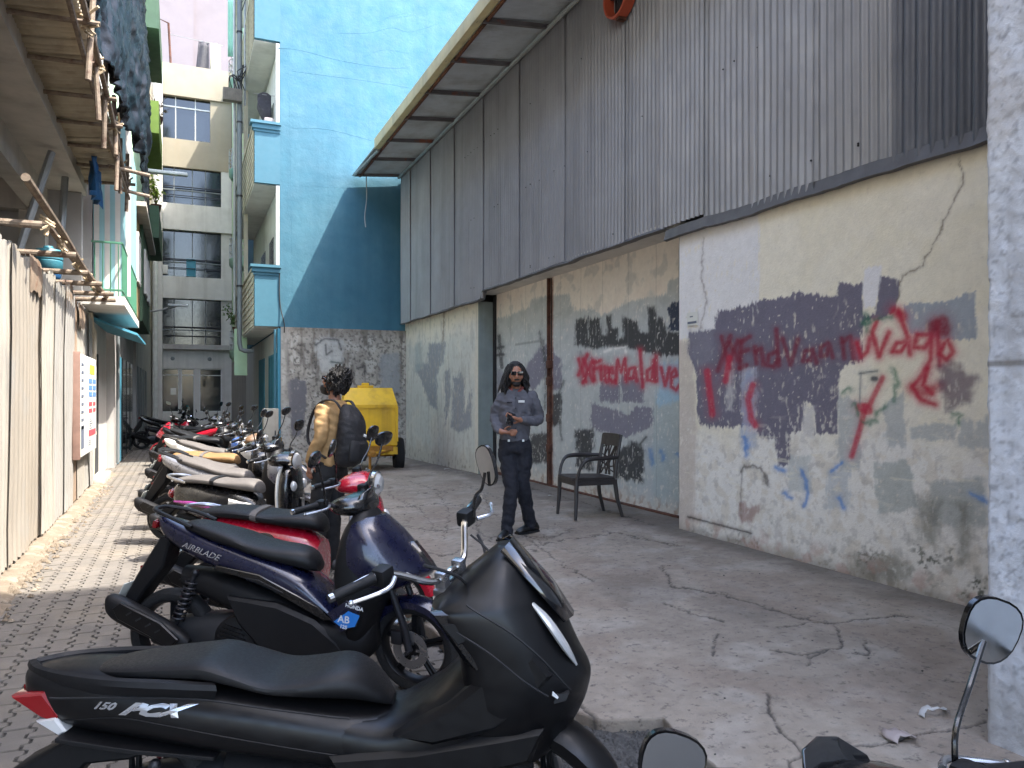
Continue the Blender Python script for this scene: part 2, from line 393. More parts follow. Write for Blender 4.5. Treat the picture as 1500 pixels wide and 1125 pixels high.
n1 = fbm(Xg*.7, Yg*.7, 44); n2 = fbm(Xg*2.6, Yg*2.6, 45); n3 = fbm(Xg*14, Yg*14, 46)
P.C[:] = np.array(lin((148, 137, 124))); P.mix(sstep(.42, .62, n1)*.55, (124, 114, 103)); P.mix(sstep(.5, .66, n2)*.55, (160, 152, 142))
P.mix(sstep(.52, .62, fbm(Xg*1.1, Yg*1.1, 47))*.4, (126, 110, 97)); P.mix(sstep(.6, .72, n3)*.3, (104, 98, 92))
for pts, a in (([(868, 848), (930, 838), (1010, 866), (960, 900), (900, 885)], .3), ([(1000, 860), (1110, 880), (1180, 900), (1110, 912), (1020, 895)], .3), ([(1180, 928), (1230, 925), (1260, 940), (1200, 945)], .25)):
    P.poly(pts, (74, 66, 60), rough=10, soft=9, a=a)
# grime along the wall foot
P.mix(sstep(.5, .05, (4.7-Xg)+(n2-.5)*.4)*.55, (70, 64, 58))
cr8 = lambda *q: [(900+x*.4, 840+y*.4) for x, y in q]; cr7 = lambda *q: [(560+x*.3956, 680+y*.3956) for x, y in q]
cracks = [cr8((175, -20), (210, 45), (370, 70), (520, 110), (640, 155), (800, 182), (1010, 155), (1090, 160)), cr8((800, 182), (830, 230), (825, 270), (720, 300), (715, 335)),
          cr8((380, 220), (355, 300)), cr8((560, 440), (575, 525), (610, 580), (700, 660), (640, 690), (640, 740)), cr8((745, 640), (950, 630), (1150, 580), (1360, 545)),
          cr8((700, 660), (745, 640)), cr8((570, 280), (680, 295), (820, 270)), cr8((180, 110), (300, 150), (400, 175)), cr8((600, 195), (720, 180), (800, 182)),
          cr8((880, 290), (930, 295), (915, 250)), cr7((735, 880), (775, 930), (785, 1030)), cr7((400, 268), (640, 268), (705, 240)), cr7((480, 240), (560, 275), (600, 300)),
          cr7((500, 322), (540, 315), (578, 322)), [(560, 745), (640, 738), (700, 742), (740, 760)], [(600, 705), (650, 720), (690, 712), (730, 730)], [(585, 770), (640, 778), (690, 770), (720, 790)],
          [(640, 720), (660, 750), (650, 790)], [(690, 745), (705, 790), (770, 800)], [(770, 800), (900, 780), (1000, 800)], [(590, 800), (650, 815), (690, 800)], [(760, 710), (850, 735), (960, 770)],
          [(570, 725), (615, 745), (640, 778)], [(700, 712), (720, 745), (700, 770)], [(760, 780), (830, 830), (870, 850)], [(740, 700), (660, 690), (600, 700)]]
wu = P.u+(fbm(Xg*7, Yg*7, 60)-.5)*16+(fbm(Xg*30, Yg*30, 61)-.5)*7; wv = P.v+(fbm(Xg*7, Yg*7, 62)-.5)*9+(fbm(Xg*30, Yg*30, 63)-.5)*4
dist_px = np.maximum(Xg*SY+Yg*CY, .5); crk = np.zeros(Xg.shape)
for c in cracks:
    for (x0, y0), (x1, y1) in zip(c[:-1], c[1:]):
        dx, dy = x1-x0, y1-y0; t = np.clip(((wu-x0)*dx+(wv-y0)*dy)/(dx*dx+dy*dy+1e-9), 0, 1)
        sd = np.hypot(wu-x0-t*dx, (wv-y0-t*dy)*1.8)*dist_px/F_PX
        crk = np.maximum(crk, sstep(.011, .003, sd-.006*(fbm(Xg*6, Yg*6, 68)-.45)))
# fine net of cracks further back
def voro(x, y, seed):
    xi = np.floor(x).astype(int); yi = np.floor(y).astype(int); f1 = np.full(x.shape, 9.); f2 = np.full(x.shape, 9.); T = np.random.RandomState(seed).rand(128, 128, 2)
    for a in (-1, 0, 1):
        for b in (-1, 0, 1):
            t = T[(xi+a) % 128, (yi+b) % 128]; d = np.hypot(xi+a+t[..., 0]-x, yi+b+t[..., 1]-y); m = d < f1
            f2 = np.where(m, f1, np.minimum(f2, d)); f1 = np.where(m, d, f1)
    return f2-f1
xw = Xg*1.25+(fbm(Xg*2.5, Yg*2.5, 64)-.5)*1.2; yw = Yg*1.1+(fbm(Xg*2.5, Yg*2.5, 65)-.5)*1.2
e = voro(xw, yw, 5); net = sstep(.022, .006, e)*sstep(.46, .54, fbm(Xg*.6, Yg*.6, 66))*sstep(5.0, 7.5, Yg)*sstep(4.6, 3.6, Xg)
crk = np.maximum(crk, net*.8)
P.mix(crk*.8, (44, 41, 38)); Zg = Zg-crk*.01
sk = np.zeros_like(Zg[:, :1]);
Xg = np.concatenate([Xg[:, :1]+.012, Xg[:, :1], Xg], 1); Yg = np.concatenate([Yg[:, :1]]*2+[Yg], 1); Zg = np.concatenate([Zg[:, :1]*0-.03, Zg[:, :1]-.015, Zg], 1)
Cg = np.concatenate([P.C[:, :1]*.8, P.C[:, :1], P.C], 1)
yard = grid_obj('yard', Xg, Yg, Zg, Cg, 'yard_concrete'); tag(yard, 'cracked stained concrete yard in front of the graffiti wall', kind='structure')
# gravel and dirt
def scatter(name, m, cells, label, parent=None, seed=1, zf=lambda x, y: 0):
    r = random.Random(seed); b = MB()
    for (x0, x1, y0, y1, n, s0, s1) in cells:
        for _ in range(n):
            x, y = r.uniform(x0, x1), r.uniform(y0, y1); s = r.uniform(s0, s1); a = r.uniform(0, 6.3); z = zf(x, y); vs = []
            for k in range(5): t = a+k*1.257; q = s*r.uniform(.7, 1.2); vs.append((x+q*math.cos(t), y+q*math.sin(t), z-.004))
            vs += [(x+.3*s*math.cos(a), y+.3*s*math.sin(a), z+s*r.uniform(.5, .9)), (x-.35*s*math.cos(a), y-.3*s*math.sin(a), z+s*r.uniform(.4, .8))]
            b.add(vs, [(0, 1, 5), (1, 2, 6, 5), (2, 3, 6), (3, 4, 6), (4, 0, 5, 6)])
    return tag(b.build(name, m, parent, smooth=0), label, kind='stuff')
scatter('gravel', 'gravel', [(1.38, 2.1, 1.6, 3.05, 1800, .007, .016), (1.38, 1.5, 3.0, 6, 260, .006, .014)], 'loose dark gravel between the pavers and the yard slab', zf=lambda x, y: .034 if y < 3.06 else 0)
gv = MB(); gv.add([(x, y, .03+.008*math.sin(x*40+y*23)) for y in np.linspace(1.2, 3.1, 30) for x in np.linspace(1.36, 2.2, 16)], [(j*16+i, j*16+i+1, j*16+i+17, j*16+i+16) for j in range(29) for i in range(15)])
tag(gv.build('verge', 'gravel'), 'dark gravel verge between pavers and yard slab', kind='structure')
dm = MB(); rr = random.Random(4); ys = np.linspace(3, 17, 120); L0 = []; L1 = []; L2 = []
for y in ys:
    wdt = .08+.2*fbm(np.array([y*1.3]), np.array([0.]), 70)[0]+.05*rr.random()
    L0.append((-1.55, y, .05+.02*rr.random())); L1.append((-1.38+wdt*.4, y, .03+.02*rr.random())); L2.append((-1.38+wdt, y, -.004))
dm.loft([L0, L1, L2], cap=False, closed=False)
tag(dm.build('sand_drift', 'sandy_dirt'), 'sandy dirt piled along the foot of the sheet fence', kind='stuff')
scatter('rubble', 'sandy_dirt', [(-1.42, -1.05, 3, 14.5, 420, .008, .03), (-1.4, -1.15, 7, 9.5, 200, .01, .04)], 'crumbs of sand and rubble along the fence foot', zf=lambda x, y: .012)
kb = MB(); kb.bbox((-1.33, 15.6, .05), (.22, 1.5, .13), .02)
tag(kb.build('kerb', 'raw_concrete'), 'short pale concrete kerb at the end of the fence', kind='structure')
# ================================================================== WAREHOUSE WITH GRAFFITI
XR, XG, XW = 4.68, 5.10, 4.80        # near wall, gate, far wall planes
wh = wthing('warehouse', 'long warehouse with grey corrugated upper wall and graffiti covered lower wall', 'warehouse', (5.2, 10, 0))
c3 = lambda *q: [(1000+x*.3067, 380+y*.3067) for x, y in q]
c4 = lambda *q: [(700+x*.2134, 400+y*.2134) for x, y in q]
RED, LAV, CHAR = (158, 36, 58), (112, 108, 122), (66, 66, 70)
def wallgrid(X, y0, y1, z0, z1, st):
    ys = np.linspace(y0, y1, int(abs(y1-y0)/st)+1); zs = np.linspace(z0, z1, int((z1-z0)/st)+1)
    Y, Z = np.meshgrid(ys, zs); return np.full(Y.shape, float(X)), Y, Z
# ---- near wall
X, Y, Z = wallgrid(XR, 6.56, 2.9, .1, 3.17, .0105)
P = Paint(X, Y, Z, 100); n = P.n
P.C[:] = lin((229, 222, 203)); P.mix(sstep(.45, .65, n(1.3, 1))*.5, (223, 215, 192)); P.mix(sstep(.55, .7, n(3, 2))*.3, (222, 214, 186))
P.poly([(990, 300), (1112, 300), (1112, 470), (990, 500)], (224, 222, 220), rough=1, soft=1)
low = sstep(575, 680, P.v+(n(2.2, 4)-.5)*170)
P.mix(low*.9, (226, 223, 217)); P.mix(sstep(.52, .6, n(6, 41))*low*.5, (206, 196, 178)); P.mix(sstep(.58, .66, n(11, 42))*low*.45, (176, 172, 168))
P.poly([(990, 500), (1016, 500), (1020, 620), (1018, 800), (990, 800)], (196, 184, 172), rough=4, soft=4, a=.8)
# light blue grey roller patches
BG = (158, 164, 170)
P.poly(c3((1050, 215), (1240, 205), (1400, 155), (1405, 380), (1260, 385), (1070, 350)), BG, rough=3, soft=1.2, brush=3)
for q in (((740, 620), (850, 700), (850, 1010), (740, 1010)), ((960, 700), (1060, 640), (1060, 900), (970, 880)), ((1310, 780), (1470, 740), (1470, 900), (1320, 900)), ((1090, 800), (1300, 780), (1300, 860), (1090, 860))):
    P.poly(c3(*q), (164, 170, 172), rough=9, soft=3, a=.7)
P.poly([(1280, 680), (1330, 672), (1345, 745), (1285, 755)], (166, 172, 168), rough=8, soft=3, a=.8)
P.poly([(1360, 705), (1440, 700), (1448, 770), (1365, 772)], (158, 164, 162), rough=9, soft=5, a=.75)
P.rect(1155, 668, 1188, 720, (176, 182, 180), rough=6, soft=3, a=.6); P.rect(1210, 690, 1245, 745, (170, 178, 184), rough=8, soft=3, a=.6)
# big lavender grey cover-up
G = c3((165, 245), (230, 240), (300, 222), (385, 190), (470, 180), (560, 155), (650, 168), (738, 178), (742, 110), (862, 120), (862, 262), (920, 262), (938, 78), (1035, 92), (1015, 250), (930, 290), (862, 292), (850, 485), (770, 500), (742, 610), (738, 832), (632, 830), (628, 700), (582, 680), (572, 822), (512, 830), (505, 985), (455, 985), (450, 860), (362, 850), (355, 800), (150, 800), (75, 785), (62, 520), (30, 450), (30, 350), (150, 335))
P.poly(G, LAV, rough=5, soft=1.3, sc=7, brush=4)
P.poly(c3((30, 350), (150, 330), (150, 480), (60, 520), (30, 450)), (132, 130, 140), rough=6, soft=6, a=.6)
P.poly(c3((860, 40), (955, 30), (940, 90), (920, 215), (870, 240)), (224, 222, 222), rough=4, soft=2)
# worn vertical gaps in the grey
for q in (((210, 490), (240, 490), (245, 720), (215, 720)), ((280, 500), (350, 520), (350, 800), (285, 780)), ((580, 690), (625, 700), (628, 840), (575, 840))):
    P.poly(c3(*q), (196, 192, 190), rough=7, soft=4, a=.7)
P.poly(c3((290, 520), (345, 520), (350, 900), (280, 900)), (120, 150, 196), rough=9, soft=6, a=.4)
chips = sstep(.66, .72, n(13, 11))*sstep(470, 640, P.v)
P.mix(chips*.75, (206, 200, 190)); P.mix(sstep(.72, .75, n(26, 12))*.8, (214, 206, 190))
P.mix(sstep(.64, .72, fbm(P.h*3, P.Z*22, 131))*sstep(590, 660, P.v)*sstep(780, 700, P.v)*.5, (226, 220, 200))
# red writing
w_ = 6.6
for st in [[(185, 370), (225, 520)], [(228, 365), (168, 530)], [(225, 400), (268, 482)], [(264, 388), (225, 482)], [(278, 392), (272, 520)], [(278, 395), (320, 368)], [(274, 444), (312, 432)], [(272, 520), (304, 506)],
           [(345, 420), (352, 496)], [(348, 440), (375, 425), (387, 502)], [(446, 440), (412, 458), (405, 505), (435, 512), (455, 480)], [(448, 335), (458, 506)], [(478, 380), (515, 502), (550, 382)],
           [(622, 430), (582, 440), (574, 485), (610, 482), (622, 438), (638, 492)], [(692, 400), (660, 420), (658, 462), (690, 456), (698, 408), (716, 466)], [(760, 378), (770, 472)], [(765, 395), (800, 368), (816, 472)]]:
    P.stroke(c3(*st), w_, (118, 34, 54), soft=2.4, a=.9)
for st in [[(830, 400), (852, 466), (880, 440), (895, 376)], [(925, 300), (905, 350), (938, 462), (985, 350)], [(1080, 392), (1022, 400), (1000, 440), (1040, 442), (1076, 392), (1086, 452)], [(1030, 245), (1076, 372)],
           [(1122, 360), (1105, 420), (1160, 422), (1192, 360), (1130, 360)], [(1190, 350), (1185, 480), (1140, 560), (1098, 610), (1140, 672), (1205, 692)], [(1215, 300), (1228, 505)], [(1252, 400), (1226, 450), (1260, 482), (1292, 440), (1266, 388)], [(1170, 520), (1150, 600), (1190, 640)]]:
    P.stroke(c3(*st), 11, (206, 110, 120), soft=7, a=.5); P.stroke(c3(*st), w_, (178, 34, 58), soft=2.8)
P.stroke(c3((1010, 250), (1050, 270)), 14, (176, 34, 58), soft=5); P.stroke(c3((1200, 320), (1240, 300), (1250, 340)), 20, (130, 30, 50), soft=6)
P.stroke(c3((1100, 610), (1150, 640), (1230, 600)), 14, (176, 34, 58), soft=7, a=.8)
P.poly(c3((1230, 480), (1330, 520), (1400, 570), (1370, 690), (1270, 720), (1225, 620)), (96, 74, 92), rough=14, soft=8, a=.75)
for st, wd in (([(118, 535), (130, 640), (142, 740)], 9), ([(335, 600), (315, 670), (328, 760), (348, 795)], 9), ([(955, 565), (895, 690)], 8), ([(872, 700), (850, 800), (808, 940)], 8.5), ([(225, 470), (205, 580)], 8), ([(850, 705), (885, 720)], 14)):
    P.stroke(c3(*st), wd, (182, 40, 66), soft=2.6, a=.95)
for st in ([(875, 260), (880, 350)], [(870, 300), (1000, 275)], [(1000, 530), (1025, 580), (1010, 680)], [(820, 700), (840, 740)], [(930, 740), (970, 700)], [(1290, 740), (1325, 745), (1310, 790)], [(860, 780), (930, 770)], [(770, 640), (800, 620)]):
    P.stroke(c3(*st), 5, (38, 108, 82), soft=3.5, a=.8, wob=14)
for st in ([(1090, 640), (1096, 655)], [(1175, 690), (1183, 720), (1178, 740)], [(1218, 690), (1232, 678)], [(1150, 722), (1158, 728)], [(1228, 730), (1236, 745)], [(1137, 685), (1150, 690)], [(1092, 655), (1094, 668)], [(1420, 722), (1445, 735)]):
    P.stroke(st, 5, (70, 128, 196), soft=2.5, a=.85, wob=8)
P.stroke(c3((910, 570), (920, 570)), 8, (44, 54, 66), soft=2); P.stroke(c3((845, 545), (930, 532)), 2.2, (70, 84, 92), soft=1.2); P.stroke(c3((850, 540), (845, 690)), 1.6, (120, 124, 124), soft=1)
P.stroke([(1086, 690), (1090, 683), (1115, 685), (1126, 712)], 3, (90, 84, 80), soft=2, wob=10); P.stroke([(1086, 690), (1086, 760)], 2, (96, 92, 88), soft=1.4, a=.7, wob=6)
P.poly([(1080, 735), (1112, 742), (1098, 768), (1088, 765)], (142, 100, 92), rough=9, soft=4, a=.65)
# mould and blistered plaster near the foot
foot = sstep(720, 860, P.v+(n(2, 14)-.5)*120)
P.mix(foot*.35, (200, 195, 184)); P.mix(sstep(.56, .66, n(9, 15))*foot*.5, (120, 118, 106))
P.mix(sstep(.55, .68, n(4.5, 16))*sstep(.5, .62, n(28, 17))*foot*.9, (72, 76, 62))
for q, a in (([(1340, 725), (1380, 735), (1372, 800), (1345, 790)], .55), ([(1400, 735), (1420, 745), (1425, 815), (1408, 830)], .6), ([(1240, 815), (1330, 815), (1335, 850), (1260, 852)], .6)):
    P.poly(q, (92, 92, 78), rough=12, soft=10, a=a)
P.mix(sstep(.22, .1, Z+(n(3, 18)-.5)*.16-.06)*.6, (128, 116, 100)); P.mix(sstep(.5, .62, n(5, 19))*sstep(.42, .25, Z)*.4, (168, 120, 106))
P.stroke([(1008, 757), (1050, 768), (1100, 781)], 2.4, (40, 36, 34), soft=1, wob=2)
P.stroke([(1405, 232), (1412, 262), (1385, 320), (1372, 350), (1350, 390), (1322, 405), (1315, 440)], 1.5, (120, 108, 90), soft=.9, wob=10)
P.stroke([(1030, 348), (1028, 410), (1035, 440), (1026, 480)], 1.3, (150, 142, 138), soft=.9, wob=8)
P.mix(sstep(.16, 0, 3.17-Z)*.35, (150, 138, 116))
X = X-(n(1.2, 25)-.5)*.012-(chips*.002)
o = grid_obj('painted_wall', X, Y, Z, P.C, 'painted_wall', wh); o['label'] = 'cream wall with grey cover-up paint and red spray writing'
b = MB(); b.box(XR+.02, 5.6, 2.9, 6.555, -.05, 3.16); b.build('wall_core', 'white_paint', wh, smooth=0)
# ---- gate of two sheet leaves
def gate_leaf(y0, y1):
    X, Y, Z = wallgrid(XG, y1, y0, .20, 3.32, .0125); P = Paint(X, Y, Z, 200); n = P.n
    P.C[:] = lin((224, 216, 204)); P.mix(sstep(.5, .7, n(1.5, 1))*.5, (214, 202, 190))
    GG = (178, 182, 181)
    # grey green coat with a stepped top edge
    P.poly([(700, 475), (745, 462), (775, 450), (778, 438), (800, 434), (832, 430), (840, 455), (868, 452), (880, 462), (915, 445), (935, 438), (975, 432), (980, 412), (1010, 400), (1010, 800), (700, 800)], GG, rough=3, soft=1.5, brush=4)
    P.mix(sstep(.5, .68, n(2.4, 2))*.4*(P.v > 480), (176, 182, 178)); P.mix(sstep(.55, .66, n(4, 3))*.35, (152, 158, 158))
    LV = (124, 122, 134)
    P.poly([(768, 540), (790, 510), (800, 505), (803, 545), (780, 575), (770, 560)], LV, rough=3); P.poly(c4((460, 500), (500, 480), (535, 560), (575, 600), (575, 800), (480, 800)), LV, rough=3, soft=1.5)
    P.poly([(729, 540), (740, 548), (742, 590), (725, 590)], (134, 136, 142), rough=4)
    P.poly(c4((690, 540), (780, 560), (800, 760), (690, 770)), (136, 134, 140), rough=6, soft=3, a=.7)
    for q in (((838, 740), (980, 745), (975, 885), (840, 880)), ((985, 700), (1145, 720), (1135, 885), (985, 885)), ((775, 890), (1040, 975), (1090, 910), (1212, 930), (1205, 1050), (1020, 1130), (775, 1070))):
        P.poly(c4(*q), LV, rough=4, soft=1.3, brush=4)
    P.poly([(958, 585), (1006, 560), (1006, 760), (955, 760)], (166, 178, 178), rough=5, soft=3, a=.7); P.poly(c4((1230, 620), (1410, 600), (1412, 880), (1235, 910)), (150, 184, 206), rough=8, soft=6, a=.75)
    CH = (64, 65, 66)
    for q in (((672, 330), (690, 312), (755, 305), (755, 440), (762, 308), (840, 305), (845, 420), (885, 425), (882, 290), (915, 285), (920, 375), (960, 378), (962, 450), (998, 450), (1000, 292), (1090, 335), (1122, 400), (1170, 410), (1172, 225), (1222, 222), (1225, 340), (1240, 295), (1270, 300), (1300, 400), (1400, 420), (1405, 560), (1240, 570), (1140, 540), (1060, 520), (900, 510), (770, 520), (668, 490)),):
        P.poly(c4(*q), CH, rough=3.5, soft=2.6, brush=3)
    P.poly(c4((1305, 250), (1340, 198), (1412, 195), (1412, 395), (1320, 400), (1300, 380), (1318, 330)), (52, 60, 78), rough=3, soft=1.2)
    P.poly(c4((1160, 230), (1165, 130), (1195, 105), (1215, 140), (1215, 235)), (184, 186, 182), rough=4, soft=3, a=.6)
    P.stroke(c4((870, 540), (915, 522)), 4, (226, 224, 220), soft=1.5); P.stroke(c4((945, 520), (1015, 512), (1018, 545)), 3, (226, 224, 220), soft=1.5, wob=6)
    P.poly([(842, 630), (870, 628), (868, 690), (845, 684)], CH, rough=5, soft=3); P.poly([(900, 665), (930, 645), (944, 660), (942, 708), (905, 700)], CH, rough=6, soft=4)
    P.poly([(806, 580), (823, 575), (822, 620), (808, 626)], (72, 72, 72), rough=3, soft=2); P.poly([(775, 636), (808, 634), (806, 676), (778, 680)], (72, 72, 72), rough=4, soft=3)
    P.stroke([(731, 492), (735, 538)], 5, CH, soft=1.5); P.stroke([(728, 510), (737, 508)], 4, CH, soft=1.2); P.stroke([(728, 520), (737, 519)], 4, CH, soft=1.2)
    for st in ([(790, 485), (800, 540), (798, 600)], [(796, 498), (799, 530)], [(826, 558), (812, 590)], [(820, 620), (823, 645)]): P.stroke(st, 2.5, (70, 72, 74), soft=1.5, a=.8, wob=5)
    P.stroke([(946, 640), (936, 652)], 2.5, CH, soft=1.4)
    for st in [[(690, 590), (742, 745)], [(752, 560), (690, 700)], [(722, 590), (792, 742)], [(790, 600), (720, 752)], [(795, 610), (800, 732)], [(795, 615), (842, 600)], [(797, 660), (832, 650)], [(845, 640), (850, 732)], [(848, 662), (872, 642)],
               [(874, 692), (900, 682), (895, 650), (876, 660), (870, 712), (885, 746), (905, 730)], [(908, 692), (930, 686), (925, 650), (907, 662), (905, 722), (925, 750), (942, 735)], [(948, 752), (962, 598), (986, 680), (1012, 588), (1022, 742)],
               [(1076, 650), (1040, 660), (1034, 722), (1070, 722), (1082, 655), (1092, 738)], [(1115, 528), (1132, 782)], [(1192, 650), (1165, 670), (1163, 732), (1195, 738), (1206, 640)], [(1210, 598), (1216, 742)], [(1224, 570), (1228, 742)],
               [(1260, 650), (1286, 772), (1318, 650)], [(1326, 722), (1366, 702), (1356, 660), (1330, 690), (1330, 780), (1360, 802), (1384, 770)], [(1412, 630), (1396, 690), (1414, 742), (1400, 805)]]:
        P.stroke(c4(*st), 6, (196, 110, 120), soft=4, a=.35); P.stroke(c4(*st), 5.2, (168, 34, 60), soft=1.8)
    for st in ([(952, 660), (956, 680)], [(968, 662), (972, 672)], [(992, 665), (998, 668)]): P.stroke(st, 5, (70, 124, 180), soft=2.5, a=.7, wob=6)
    # seams of the sheets, rust and chipped foot
    for yy_ in np.arange(7.6, 12.6, .62): P.mix(sstep(.012, .003, np.abs(Y-yy_+(n(2, 7)-.5)*.01))*.35, (120, 122, 118))
    P.mix(sstep(.03, .008, np.abs(Z-2.38))*((Y > 10.75) & (Y < 11.75))*.5, (110, 112, 108))
    P.mix(sstep(.62, .68, n(12, 8))*sstep(1.0, .3, Z)*.8, (212, 208, 198)); ft = sstep(.42, .2, Z+(n(5, 9)-.5)*.25)
    P.mix(ft*.6, (206, 196, 182)); P.mix(sstep(.5, .6, n(8, 10))*ft*.6, (140, 108, 84)); P.mix(sstep(.09, .02, np.minimum(np.abs(Y-10.37), 9)+(n(9, 13)-.5)*.08)*.8, (128, 84, 62))
    P.mix(sstep(.70, .74, n(22, 12))*.6, (222, 220, 212))
    X = X-(n(.9, 25)-.5)*.03
    o = grid_obj('gate_leaf', X, Y, Z, P.C, 'painted_wall', wh); return o
gl = gate_leaf(7.15, 10.36); gl2 = gate_leaf(10.39, 12.62)
gl['label'] = 'gate leaf with red spray writing under dark paint blocks'; gl2['label'] = 'narrower gate leaf with grey patches'
b = MB(); b.box(XG+.03, XG+.1, 7.1, 12.66, .18, 3.4); b.build('gate_backing', 'dark_room', wh, smooth=0)
b = MB(); b.obox((XG-.02, 10.38, 1.0), (.05, .045, 1.65)); b.obox((XG-.025, 10.42, 1.75), (.05, .03, 3.1))
for zz in (.75, 1.2, 1.75, 2.0): b.bbox((XG-.035, 10.38, zz), (.07, .10, .12), .012)
b.build('gate_seam_bar', 'rust', wh)
b = MB(); b.box(XG-.05, XG+.03, 7.1, 12.66, .12, .199); b.build('gate_sill', 'rust', wh, smooth=0)
# ---- far wall and its return
X, Y, Z = wallgrid(XW, 17.5, 12.69, -.02, 3.2, .02); P = Paint(X, Y, Z, 300); n = P.n
P.C[:] = lin((188, 190, 184)); P.mix(sstep(.45, .65, n(1.4, 1))*.6, (206, 202, 190)); P.mix(sstep(2.5, 2.95, Z+(n(2, 2)-.5)*.6)*.8, (212, 204, 188))
GL = (138, 142, 148)
for q in (((180, 330), (250, 325), (240, 400), (215, 450), (215, 590), (185, 570), (150, 465), (130, 440), (130, 410), (180, 405)), ((245, 440), (265, 430), (270, 520), (260, 600), (245, 660)), ((280, 460), (320, 470), (325, 600), (350, 510), (350, 660), (300, 680), (270, 660)), ((295, 470), (305, 430), (320, 470), (318, 560))):
    P.poly([(560+x*.3733, 380+y*.3733) for x, y in q], GL, rough=2.5, soft=1.2, sc=7, brush=3)
P.poly([(608, 505), (617, 500), (620, 540), (608, 545)], (150, 160, 162), rough=2, a=.7)
P.mix(sstep(.58, .66, n(7, 4))*.5, (168, 166, 158)); P.mix(sstep(.55, .3, Z+(n(4, 5)-.5)*.5)*.6, (176, 170, 158)); P.mix(sstep(.55, .65, n(9, 6))*sstep(.5, .15, Z)*.6, (110, 106, 98))
P.mix(sstep(.16, .04, np.abs(Y-12.75))*.7, (204, 198, 184)); P.mix(sstep(.58, .64, fbm(P.h*9, P.Z*1.5, 330))*.35, (150, 146, 138))
P.stroke([(651, 440), (649, 500)], 1.5, (120, 110, 100), soft=1, wob=4)
o = grid_obj('painted_wall', X, Y, Z, P.C, 'painted_wall', wh); o['label'] = 'pale grey wall with darker grey dripping patches beside the trailer'
mat('return_grey', (128, 138, 136), .8, var=.1, sc=5, streak=((108, 116, 114), .6, 3), bump=.2)
b = MB(); b.box(XW+.003, XG+.3, 12.67, 17.49, -.05, 3.19); b.build('wall_core', 'return_grey', wh, smooth=0)
b = MB(); b.box(XG-.03, XG-.005, 12.56, 12.665, .15, 3.3); b.build('gate_jamb', 'print_black', wh, smooth=0)
# ---- corrugated upper wall, each sheet its own piece
def corr(y0, y1, z0, z1, x, pitch, amp, m, zb=None, tilt=0., parent=wh, name='corrugated_sheet', seed=0):
    n = max(2, int(round((y1-y0)/pitch)))*8; r = random.Random(seed); A = []; B = []; T = []
    wav = [(z0+(z1-z0)*k/3) for k in range(4)]; rows = [[] for _ in wav]
    for i in range(n+1):
        y = y0+(y1-y0)*i/n; xx = x-amp*math.cos(2*PI*i/8)
        for k, zz in enumerate(wav):
            zz2 = zz+((r.random()-.5)*.006 if k == 0 else 0)+(tilt*(y-y0) if k == 0 else 0); rows[k].append((xx+.004*math.sin(y*3+k*2+seed), y, zz2))
    b = MB(); b.loft(rows, cap=False, closed=False); return b.build(name, m, parent, smooth=60)
edges = [2.55, 3.26, 3.95, 4.72, 5.42, 6.12, 6.85, 7.6, 8.35, 9.1, 9.85, 10.6, 11.35, 12.1, 12.85, 13.6, 14.35, 15.1, 15.85, 16.6, 17.36]
for k in range(len(edges)-1):
    near = k < 2; lap = .018 if k % 2 else 0.
    corr(edges[k]-.03, edges[k+1], 3.165 if k < 5 else 3.30+(.02 if k % 3 == 0 else 0)-(.12 if k > 12 else 0), 6.62, XR-.012-lap+(.02 if k > 5 else 0), .1 if near else .078, .02 if near else .017, 'corrugated_dark' if near else 'corrugated_grey', seed=k)
r = random.Random(8); b = MB()
for k in range(60):
    y = 2.7+.156*r.randrange(70); z = r.choice([3.42, 4.6, 5.8])+r.uniform(-.02, .02); b.lathe([(0, -.009), (.007, -.008), (.009, 0)], (XR-.034+(.02 if y > 6.2 else 0), y, z), axis='x', n=7)
b.build('roofing_nail', 'dark_metal', wh)['kind'] = 'stuff'
# wavy flashing between sheet and near wall
rows = [[], [], [], []]
for i in range(120):
    y = 2.6+i*(6.75-2.6)/119; q = (fbm(np.array([y*1.7]), np.array([1.]), 80)[0]-.5)*.07; z = 3.155+q
    for k, (dx, dz) in enumerate(((-.036, .1), (-.05, .03), (-.062, -.004), (-.02, -.012))): rows[k].append((XR+dx, y, z+dz))
b = MB(); b.loft(rows, cap=False, closed=False); b.build('flashing_strip', 'flashing', wh)
rows = [[], [], []]
for i in range(120):
    y = 6.75+i*(17.4-6.75)/119; q = (fbm(np.array([y*1.7]), np.array([3.]), 81)[0]-.5)*.05; z = 3.295+q-(.12 if y > 12.2 else 0)
    for k, (dx, dz) in enumerate(((.022-.02, .03), (-.03, -.004), (.06, -.008))): rows[k].append((XR+dx, y, z+dz))
b = MB(); b.loft(rows, cap=False, closed=False); b.build('flashing_strip', 'flashing', wh)
b = MB(); b.box(XR+.03, XR+.2, 2.6, 17.45, 3.33, 6.6); b.build('inner_wall', 'dark_room', wh, smooth=0)
b = MB(); b.box(XR+.015, 5.3, 6.6, 12.66, 3.31, 3.36); b.build('lintel', 'white_paint', wh, smooth=0)
